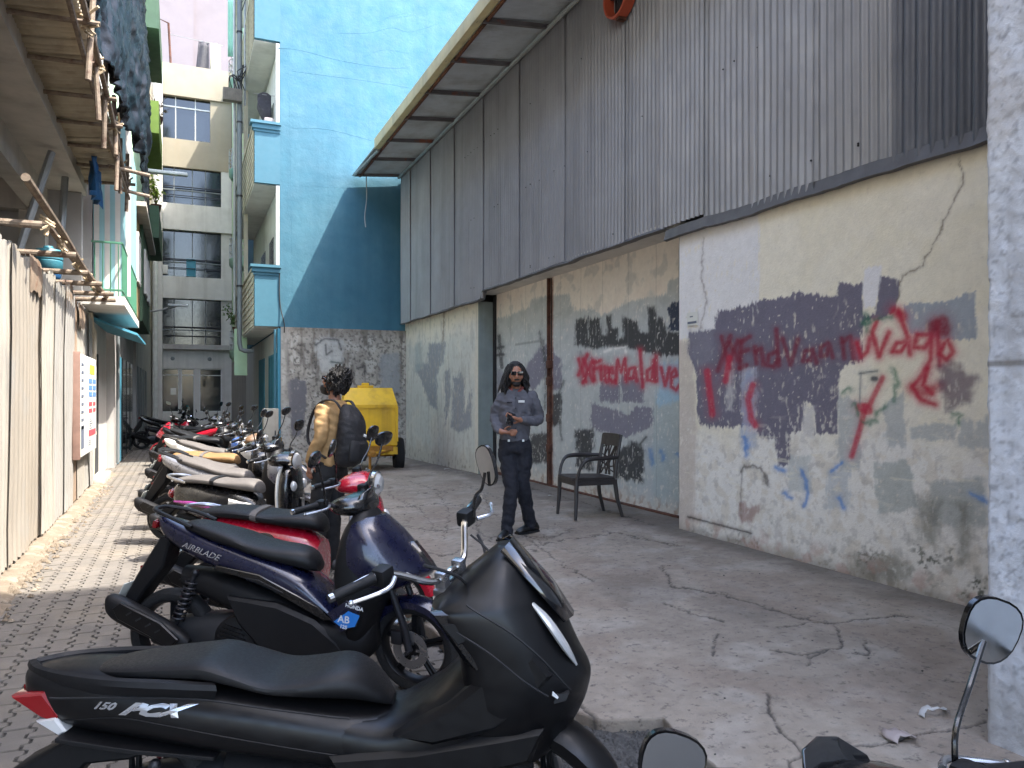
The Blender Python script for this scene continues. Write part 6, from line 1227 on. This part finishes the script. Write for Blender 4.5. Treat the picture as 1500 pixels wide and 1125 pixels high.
tr = thing('waste_trailer', 'bright yellow steel waste trailer with ridged lid by the stained wall', 'trailer', (3.36, 15.0, .06), R(-8))
b = MB(); b.loft([[(-.48, -.62, .50), (.48, -.62, .50), (.48, .62, .50), (-.48, .62, .50)], [(-.50, -.64, .53), (.50, -.64, .53), (.50, .64, .53), (-.50, .64, .53)], [(-.50, -.64, 1.28), (.50, -.64, 1.28), (.50, .64, 1.28), (-.50, .64, 1.28)]]); b.build('bin', 'trailer_yellow', tr, smooth=20)
b = MB(); b.loft([[(-.51, -.65, 1.285), (.51, -.65, 1.285), (.51, .65, 1.285), (-.51, .65, 1.285)], [(-.44, -.3, 1.62), (.44, -.3, 1.62), (.44, .3, 1.62), (-.44, .3, 1.62)]]); ld = b.build('lid', 'trailer_yellow', tr, smooth=20)
b = MB(); b.bbox((-.05, 0, 1.645), (.3, .3, .05), .012); b.bbox((-.05, 0, 1.69), (.14, .14, .06), .02); b.build('hatch', 'trailer_yellow', ld)
b = MB()
for s in (-1, 1): b.box(s*.49-.025, s*.49+.025, -.665, -.645, .6, 1.27)
b.box(-.5, .5, -.668, -.646, 1.24, 1.30); b.build('rib', 'trailer_yellow', tr, smooth=0)
b = MB(); b.box(-.42, .42, -.7, .7, .42, .515); b.box(-.05, .05, -1.2, -.7, .36, .44); b.tube([(-.35, -.68, .44), (0, -1.2, .38)], .025, 6); b.tube([(.35, -.68, .44), (0, -1.2, .38)], .025, 6); b.tube([(-.05, -1.1, .38), (-.05, -1.1, .0)], .025, 8); b.tube([(-.6, 0, .30), (.6, 0, .30)], .03, 8); b.build('chassis', 'trailer_rust', tr)
b = MB(); b.box(-.5, .5, -.69, -.66, .36, .50); b.bbox((.22, -.70, .40), (.14, .02, .09), .005); b.build('bumper', 'trailer_yellow', tr, smooth=0)
for s in (-1, 1):
    b = MB(); b.lathe([(.12, -.09), (.2, -.1), (.3, -.09), (.32, -.05), (.32, .05), (.3, .09), (.2, .1), (.12, .09)], (s*.60, 0, .32), axis='x', n=32, closed=True); wt = b.build('wheel', 'tyre', tr); b = MB(); b.lathe([(0, .07), (.06, .075), (.13, .05), (.135, -.05), (0, -.06)], (s*.60, 0, .32), axis='x', n=20); b.build('rim', 'trailer_rust', wt)
# litter on the yard
def yz_(x, y): return float(yard_z(x, y))+.006
def scrap(name, label, u, v, s, m, seed):
    p = at_z(u, v, .12); r = random.Random(seed); n = 9; rows = []
    for i in range(n): rows.append([(p.x+(i/(n-1)-.5)*s[0]+.01*r.random(), p.y+(j/3-.5)*s[1]+.02*math.sin(i*.9), yz_(p.x, p.y)+s[2]*math.sin(PI*i/(n-1))*r.uniform(.5, 1)+.004) for j in range(4)])
    b = MB(); b.loft(rows, cap=False, closed=False); o = b.build(name, m); o.modifiers.new('t', 'SOLIDIFY').thickness = .002; tag(o, label, 'litter')
scrap('plastic_scrap', 'curved strip of white plastic litter on the concrete near the white building', 1368, 1050, (.16, .03, .035), 'litter_white', 3)
scrap('plastic_bag', 'crumpled clear plastic bag litter on the concrete by the foreground scooter', 1318, 1082, (.12, .08, .03), 'litter_pink', 4)
scrap('paper_scrap', 'tiny white paper scrap on the yard beside the chair', 806, 733, (.05, .04, .01), 'litter_white', 5)
scrap('paper_scrap', 'white paper bit lying near the trailer wheel', 655, 689, (.12, .06, .02), 'litter_white', 6)
r = random.Random(9); b = MB()
for k in range(70):
    x, y = r.uniform(1.7, 4.5), r.uniform(2.2, 9); s = r.uniform(.003, .010); z = yz_(x, y); b.ball((x, y, z), (s, s*r.uniform(.5, 1), s*.5), 5, 4)
tag(b.build('grit', 'gravel'), 'scattered crumbs of grit and small litter over the concrete yard', kind='stuff')

# ================================================================== PEOPLE
mat('skin', (146, 100, 78), .5, var=.06, sc=20, obj=True); mat('hair', (20, 17, 16), .5, var=.2, sc=60, bump=.8, bsc=90, obj=True)
mat('shirt_grey', (82, 82, 89), .85, var=.05, sc=20, bump=.1, bsc=200, obj=True); mat('trouser_navy', (26, 28, 38), .85, var=.1, sc=20, obj=True); mat('shoe_black', (18, 18, 19), .35, var=.1, obj=True)
mat('jacket_tan', (158, 126, 84), .8, var=.06, sc=16, bump=.15, bsc=120, obj=True); mat('trouser_black', (20, 20, 22), .85, var=.1, obj=True); mat('bag_black', (24, 24, 28), .7, var=.15, sc=12, bump=.2, bsc=80, obj=True); mat('shoe_grey', (84, 84, 86), .7, obj=True)
mat('collar_red', (120, 62, 56), .8, obj=True)
def solid(name, b, m, parent, vox=.011, it=6, fold=0., seed=0, fs=14.):
    """overlapping closed shapes -> one continuous skin"""
    me = b.mesh(name, 0); o = bpy.data.objects.new(name, me); COL.objects.link(o)
    md = o.modifiers.new('r', 'REMESH'); md.mode = 'VOXEL'; md.voxel_size = vox
    ms = o.modifiers.new('s', 'SMOOTH'); ms.factor = .5; ms.iterations = it
    dg = bpy.context.evaluated_depsgraph_get(); m2 = bpy.data.meshes.new_from_object(o.evaluated_get(dg)); bpy.data.objects.remove(o); bpy.data.meshes.remove(me)
    if fold:
        n = len(m2.vertices); co = np.empty(n*3); m2.vertices.foreach_get('co', co); co = co.reshape(-1, 3); no = np.empty(n*3); m2.vertices.foreach_get('normal', no); no = no.reshape(-1, 3)
        d = (fbm(co[:, 0]*fs+co[:, 1]*fs*.7+20, co[:, 2]*fs*.9+co[:, 1]*4+20, 500+seed, 3)-.5)*2*fold-np.abs(fbm(co[:, 0]*fs*.55+co[:, 2]*fs*1.1+30, co[:, 2]*fs*.35-co[:, 0]*fs*.4+co[:, 1]*fs*.5+30, 540+seed, 2)-.5)*2.2*fold+.35*fold; co += no*d[:, None]; m2.vertices.foreach_set('co', co.ravel())
    m2.name = name; m2.materials.clear(); m2.materials.append(MAT[m]); m2.shade_smooth(); return link(name, m2, parent)
def limb(b, pts, n=14): b.tube([p[:3] for p in pts], [p[3] for p in pts], n, smooth=5); [b.ball(p[:3], p[3]*.98, 12, 8) for p in (pts[0], pts[-1])]
def ell(c, rx, ry, n=22, rot=0.):
    cr_, sr = math.cos(rot), math.sin(rot); return [(c[0]+rx*math.cos(a)*cr_-ry*math.sin(a)*sr, c[1]+rx*math.cos(a)*sr+ry*math.sin(a)*cr_, c[2]) for a in [2*PI*i/n for i in range(n)]]
def torso(b, sts, rot=0.): b.loft([ell((x, y, z), rx, ry, rot=rot) for x, y, z, rx, ry in cr(sts, 4)])
def hand(b, wrist, palm_dir, side_dir, curl=.8, s=1.):
    """palm plus five separate bent fingers"""
    W = Vector(wrist); d = Vector(palm_dir).normalized(); a = Vector(side_dir).normalized(); nrm = d.cross(a).normalized()
    b.tube([tuple(W), tuple(W+d*.045*s), tuple(W+d*.085*s)], [.026*s, .034*s, .032*s], 10, flat=.55)
    for k, (o_, l) in enumerate(((-.028, .065), (-.010, .078), (.009, .074), (.027, .058))):
        p = W+d*.082*s+a*o_*s; q = [p]
        ang = 0.
        for j in range(3): ang += curl*(.45 if j == 0 else .55); q.append(q[-1]+(d*math.cos(ang)+nrm*math.sin(ang))*l*s*(.45, .32, .25)[j])
        b.tube([tuple(x) for x in q], [.0092*s, .0088*s, .0082*s, .0068*s], 7)
    q = [W+d*.025*s-a*.03*s, W+d*.055*s-a*.055*s+nrm*.012*s, W+d*.085*s-a*.05*s+nrm*.03*s]; b.tube([tuple(x) for x in q], [.012*s, .0105*s, .008*s], 7)
def head(b, c, yaw=0., pitch=0., s=1.):
    """face looks along local -y before turning"""
    M_ = Matrix.Translation(c) @ Euler((pitch, 0, yaw)).to_matrix().to_4x4(); q = MB(M_)
    q.ball((0, .012, .03), (.074*s, .092*s, .09*s), 20, 14); q.ball((0, -.025, -.035), (.058*s, .062*s, .072*s), 16, 12); q.ball((0, -.045, -.088), (.034, .034, .026), 12, 8)
    q.tube([(0, -.082, .02), (0, -.098, -.012), (0, -.108, -.03)], [.010, .013, .016], 8); q.ball((0, -.098, -.034), (.018, .014, .011), 10, 6)
    q.ball((0, -.078, -.062), (.024, .014, .007), 10, 6); q.ball((0, -.076, -.072), (.022, .014, .008), 10, 6)
    for t in (-1, 1): q.ball((t*.072, .012, -.008), (.012, .02, .032), 10, 8); q.ball((t*.03, -.074, .028), (.026, .016, .008), 10, 6); q.ball((t*.046, -.045, -.02), (.028, .03, .03), 10, 8)
    b.V += q.V and [] ; base = len(b.V); b.V += q.V; b.F += [tuple(i+base for i in f) for f in q.F]; return M_
# ---- man with the phone (local -y looks to the camera, x to the image right)
gz = float(yard_z(3.05, 7.0))
m1 = thing('person', 'man in grey work shirt and dark trousers with long hair and sunglasses holding a phone', 'person', (3.03, 6.98, gz+.012), R(-23.4))
b = MB(); Mh = head(b, (.005, -.035, 1.612), R(8), R(4)); limb(b, [(.012, .0, 1.42, .056), (.008, -.012, 1.53, .052)])
torso(b, [(0, .02, .90, .09, .06), (.0, 0, 1.05, .11, .08), (.01, .0, 1.25, .125, .09), (.02, .0, 1.36, .13, .08), (.015, 0, 1.45, .07, .06)])
for q in ([(-.125, .004, 1.375, .036), (-.172, .02, 1.28, .03), (-.20, .03, 1.18, .028), (-.178, -.07, 1.09, .026), (-.125, -.185, 1.05, .026)], [(.168, .004, 1.395, .036), (.21, .02, 1.29, .03), (.236, .03, 1.17, .028), (.165, -.10, 1.15, .026), (.045, -.20, 1.17, .026)]): limb(b, q)
for q in ([(-.07, .02, .88, .05), (-.04, -.05, .50, .04), (-.075, -.02, .10, .035)], [(.07, .02, .88, .05), (.075, .06, .50, .04), (.155, .30, .11, .035)]): limb(b, q)
hand(b, (-.125, -.185, 1.05), (.95, -.3, -.05), (0, .1, -1), .55); hand(b, (.045, -.20, 1.17), (-.8, -.35, .25), (0, -.3, 1), .75)
solid('body', b, 'skin', m1, .0085, 3)
b = MB(); torso(b, [(-.005, .0, .955, .148, .116), (-.005, -.005, 1.02, .152, .122), (.0, -.008, 1.12, .154, .124), (.012, -.004, 1.26, .164, .124), (.022, .004, 1.36, .168, .115), (.02, .004, 1.425, .13, .092), (.014, 0, 1.468, .075, .07)])
for q in ([(-.125, .004, 1.375, .062), (-.172, .02, 1.28, .055), (-.20, .03, 1.18, .052), (-.178, -.07, 1.09, .045), (-.152, -.142, 1.06, .037)], [(.168, .004, 1.395, .062), (.21, .02, 1.29, .055), (.236, .03, 1.17, .052), (.165, -.10, 1.15, .046), (.085, -.175, 1.165, .037)]): limb(b, q)
sh = solid('shirt', b, 'shirt_grey', m1, .010, 4, .016, 1, 11.)
b = MB()
for s in (-1, 1): b.tube([(.012+s*.012, -.075, 1.435), (.012+s*.05, -.055, 1.462), (.012+s*.066, .0, 1.482)], [.012, .016, .014], 8)
b.build('collar', 'collar_red', sh)
b = MB(); b.tube([(.012, -.128, 1.43), (.012, -.135, 1.33), (.004, -.137, 1.2), (-.002, -.135, 1.08), (-.004, -.128, .97)], .0045, 6, smooth=4, flat=.6); b.build('placket', 'shirt_grey', sh)
for z in (1.38, 1.28, 1.08, 1.0): b = MB(); b.ball((.006, -.139, z), .006, 8, 6); b.build('button', 'trouser_navy', sh)
b = MB(); b.bbox((.068, -.126, 1.29), (.085, .006, .095), .003, (.0, 0, .12)); b.build('chest_pocket', 'shirt_grey', sh)
b = MB(); b.bbox((.062, -.142, 1.345), (.062, .006, .022), .002, (.12, 0, .1)); b.build('name_tag', 'badge_white', sh)
b = MB(); b.bbox((-.055, -.139, 1.335), (.05, .005, .012), .002); b.build('pocket_flap', 'trouser_navy', sh)
for x in (-.06, .08): b = MB(); b.bbox((x, -.134, .965), (.022, .006, .022), .003); b.build('belt_stud', 'badge_white', sh)
b = MB(); torso(b, [(-.002, 0, .84, .155, .115), (-.002, 0, .90, .16, .122), (-.003, 0, .975, .152, .118)])
for q in ([(-.078, .0, .86, .092), (-.058, -.02, .70, .088), (-.038, -.05, .50, .072), (-.055, -.03, .30, .066), (-.075, -.015, .10, .062), (-.075, -.015, .065, .062)], [(.078, .0, .86, .092), (.078, .03, .70, .088), (.078, .06, .50, .072), (.115, .18, .30, .066), (.15, .29, .11, .062), (.156, .305, .07, .062)]): limb(b, q)
solid('trousers', b, 'trouser_navy', m1, .011, 4, .015, 2, 10.)
def shoe(parent, c, yaw, m='shoe_black', pitch=0., s=1.):
    M_ = Matrix.Translation(c) @ Euler((pitch, 0, yaw)).to_matrix().to_4x4(); b = MB(M_); b.loft([[(x, -y*s, z) for x, y, z in rg] for rg in [[(w_*math.cos(a), yy_, max(.0, h_*.5+h_*.5*math.sin(a))) for a in [2*PI*i/16 for i in range(16)]] for yy_, w_, h_ in ((-.09, .028, .07), (-.07, .038, .10), (0., .042, .11), (.06, .045, .085), (.13, .048, .06), (.175, .036, .045), (.19, .018, .03))]]); o = b.build('shoe', m, parent)
    b = MB(M_); b.prism([(-.04, -.185*s), (.04, -.185*s), (.052, -.10*s), (.044, .05), (.032, .092), (-.032, .092), (-.044, .05), (-.052, -.10*s)], -.006, .012, 'xy'); b.build('sole', 'tyre', o)
shoe(m1, (-.08, -.02, 0), R(-22)); shoe(m1, (.165, .31, .0), R(-52))
# long wavy hair: scalp cap plus many locks
def locks(b, Mh, sts, seed, r0=.0095):
    r = random.Random(seed)
    for (x, y, z, dx, dy, L) in sts:
        p = [(x, y, z)]; n = 6
        for j in range(n): p.append((p[-1][0]+dx/n*(1.6 if j < 2 else .7)+r.uniform(-.012, .012), p[-1][1]+dy/n+r.uniform(-.012, .012), p[-1][2]-L/n))
        b.tube([tuple(Mh @ Vector(q)) for q in p], [r0*.8, r0*1.1, r0*1.15, r0*1.1, r0, r0*.8, r0*.4], 6, smooth=2)
b = MB(); q = MB(Mh); q.ball((0, .026, .045), (.084, .098, .088), 18, 12); b.V += q.V; b.F += q.F; r = random.Random(31); sts = []
for k in range(120):
    a = r.uniform(-.35, PI+.35); sts.append((.07*math.cos(a), .03+.085*math.sin(a), .07+r.uniform(-.03, .03), .05*math.cos(a), .035*math.sin(a)-.015, r.uniform(.20, .31)))
for k in range(34): s = r.choice((-1, 1)); sts.append((s*r.uniform(.02, .05), -.045, .105, s*.07, .03, r.uniform(.16, .28)))
locks(b, Mh, sts, 4); b.build('hair', 'hair', m1)
b = MB(Mh); b.loft([ell((0, -.058, -.07), .052, .05), ell((0, -.062, -.095), .045, .048), ell((0, -.058, -.118), .026, .03)]); b.build('beard', 'hair', m1)
b = MB(Mh); b.obox((0, -.098, -.0485), (.05, .02, .011)); b.build('moustache', 'hair', m1)
b = MB(Mh)
for s in (-1, 1): b.bbox((s*.033, -.098, .014), (.056, .012, .038), .006, (0, 0, -s*.25)); b.tube([(s*.062, -.088, .02), (s*.078, .0, .012)], .0035, 5)
b.obox((0, -.104, .022), (.02, .006, .008)); b.build('sunglasses', 'windscreen', m1)
ph = thing('phone', 'dark mobile phone held in front of the grey shirted man', 'phone', (3.03, 6.98, gz), R(-23.4)); b = MB(); b.bbox((-.045, -.262, 1.195), (.075, .012, .145), .004, (-.7, .35, .2)); b.build('case', 'gloss_black', ph)
b = MB(); b.bbox((-.0455, -.2555, 1.2005), (.066, .002, .132), .001, (-.7, .35, .2)); b.build('screen', 'glass_dark', ph)
# ---- man in tan jacket with backpack, seen from behind, looking up to the left
m2 = thing('person', 'curly haired man in tan jacket standing between scooters with his back turned', 'person', (1.12, 6.90, .004), R(-9.1)); m2.rotation_euler = (0, R(4), R(-9.1))
fd = Vector((-.72, .69, 0))       # where he faces (local: x image right, y away)
rot = math.atan2(-fd.x, fd.y); ry = lambda x, y: (x*math.cos(rot)-y*math.sin(rot), x*math.sin(rot)+y*math.cos(rot))   # body frame: +y ahead, +x his right
def B(x, y, z, *k): a, c = ry(x, y); return (a+.03, c, z)+k
b = MB(); hc_ = B(.0, .03, 1.655); Mh2 = head(b, hc_, rot+PI+R(12), R(-16)); limb(b, [B(0, 0, 1.46, .055), B(0, .02, 1.56, .052)])
torso(b, [B(0, 0, .9, .09, .07), B(0, 0, 1.1, .11, .08), B(0, 0, 1.3, .125, .085), B(0, 0, 1.40, .12, .075), B(0, 0, 1.48, .065, .06)], rot)
for s in (-1, 1): limb(b, [B(s*.15, 0, 1.39, .036), B(s*.185, -.03, 1.30, .034), B(s*.212, -.05, 1.18, .032), B(s*.215, -.005, 1.06, .029), B(s*.215, .05, .95, .028)]); limb(b, [B(s*.08, 0, .88, .055), B(s*.09, .02, .5, .04), B(s*.095, 0, .1, .035)]); hand(b, B(s*.215, .05, .95), (.0, .1, -1), (fd.x*-s, fd.y*-s, 0), .5)
solid('body', b, 'skin', m2, .0085, 3)
b = MB(); torso(b, [B(0, 0, .93, .152, .12), B(0, 0, 1.0, .158, .126), B(0, 0, 1.15, .158, .126), B(0, 0, 1.3, .17, .124), B(0, -.005, 1.39, .175, .114), B(0, -.005, 1.445, .135, .092), B(0, .0, 1.50, .08, .078)], rot)
for s in (-1, 1): limb(b, [B(s*.15, 0, 1.40, .068), B(s*.185, -.03, 1.30, .062), B(s*.212, -.05, 1.18, .058), B(s*.215, -.005, 1.06, .05), B(s*.215, .04, .975, .042)])
jk = solid('jacket', b, 'jacket_tan', m2, .010, 3, .018, 3, 10.)
b = MB(); torso(b, [B(0, 0, .84, .155, .118), B(0, 0, .9, .16, .125), B(0, 0, .97, .155, .12)], rot)
for s in (-1, 1): limb(b, [B(s*.085, 0, .86, .098), B(s*.088, .01, .68, .09), B(s*.09, .02, .5, .078), B(s*.093, .01, .28, .07), B(s*.095, 0, .1, .066), B(s*.095, 0, .06, .066)])
solid('trousers', b, 'trouser_black', m2, .012, 5, .009, 4)
for s in (-1, 1): shoe(m2, B(s*.095, 0, 0), rot+PI, 'shoe_grey')
b = MB(); q = MB(Mh2); q.ball((0, .03, .04), (.088, .10, .095), 18, 12); r = random.Random(77)
for k in range(210):
    a = r.uniform(0, 2*PI); e = r.uniform(-.9, 1.3); x, y, z = .095*math.cos(a)*math.cos(e*.9), .03+.105*math.sin(a)*math.cos(e*.9), .03+.105*math.sin(e)
    if y < -.035 and z < .09: continue
    t = r.uniform(0, 6.3); s = .014; pts = [(x*(1+.02*j)+s*math.cos(t+j*1.3), y+s*math.sin(t+j*1.3), z+.012*j*r.uniform(-1, 1)) for j in range(6)]; q.tube(pts, .009, 5, smooth=2)
b.V += q.V; b.F += q.F; b.build('hair', 'hair', m2)
b = MB(Mh2); b.loft([ell((0, -.055, -.06), .06, .055), ell((0, -.06, -.095), .05, .05), ell((0, -.055, -.125), .03, .035)]); b.build('beard', 'hair', m2)
b = MB(Mh2)
for s in (-1, 1): b.bbox((s*.033, -.098, .014), (.054, .012, .036), .005); b.tube([(s*.062, -.088, .02), (s*.078, .0, .012)], .0035, 5)
b.build('sunglasses', 'windscreen', m2)
bp = thing('backpack', 'black backpack worn on the back of the man in the tan jacket', 'backpack', (1.12, 6.90, .004), R(-9.1)); bp.rotation_euler = (0, R(4), R(-9.1))
b = MB(); sts = [(.93, .09, .06, -.17), (.97, .135, .085, -.19), (1.08, .150, .11, -.215), (1.22, .150, .105, -.215), (1.34, .138, .09, -.20), (1.43, .105, .06, -.17), (1.47, .055, .035, -.15)]
b.loft([ell(B(0, y, z)[:3], rx, ry_, rot=rot) for z, rx, ry_, y in cr(sts, 4)]); solid('bag', b, 'bag_black', bp, .012, 4, .008, 6)
b = MB(); b.loft([ell(B(0, y, z)[:3], rx, ry_, rot=rot) for z, rx, ry_, y in ((.99, .10, .03, -.30), (1.02, .112, .042, -.305), (1.14, .112, .042, -.305), (1.17, .10, .03, -.295))]); b.build('front_pocket', 'bag_black', bp)
b = MB(); M_ = Matrix.Translation(B(.08, -.325, 1.2)) @ Euler((0, 0, rot)).to_matrix().to_4x4(); b.xf = M_; b.bbox((0, 0, 0), (.10, .012, .025), .004, (0, .35, 0)); b.build('white_tag', 'badge_white', bp)
for s in (-1, 1): b = MB(); b.tube([B(s*.09, -.16, 1.42)[:3], B(s*.11, -.08, 1.50)[:3], B(s*.125, .06, 1.47)[:3], B(s*.13, .155, 1.32)[:3], B(s*.15, .14, 1.12)[:3], B(s*.16, -.08, 1.0)[:3]], .018, 8, smooth=4, flat=.5); b.build('strap', 'bag_black', bp)
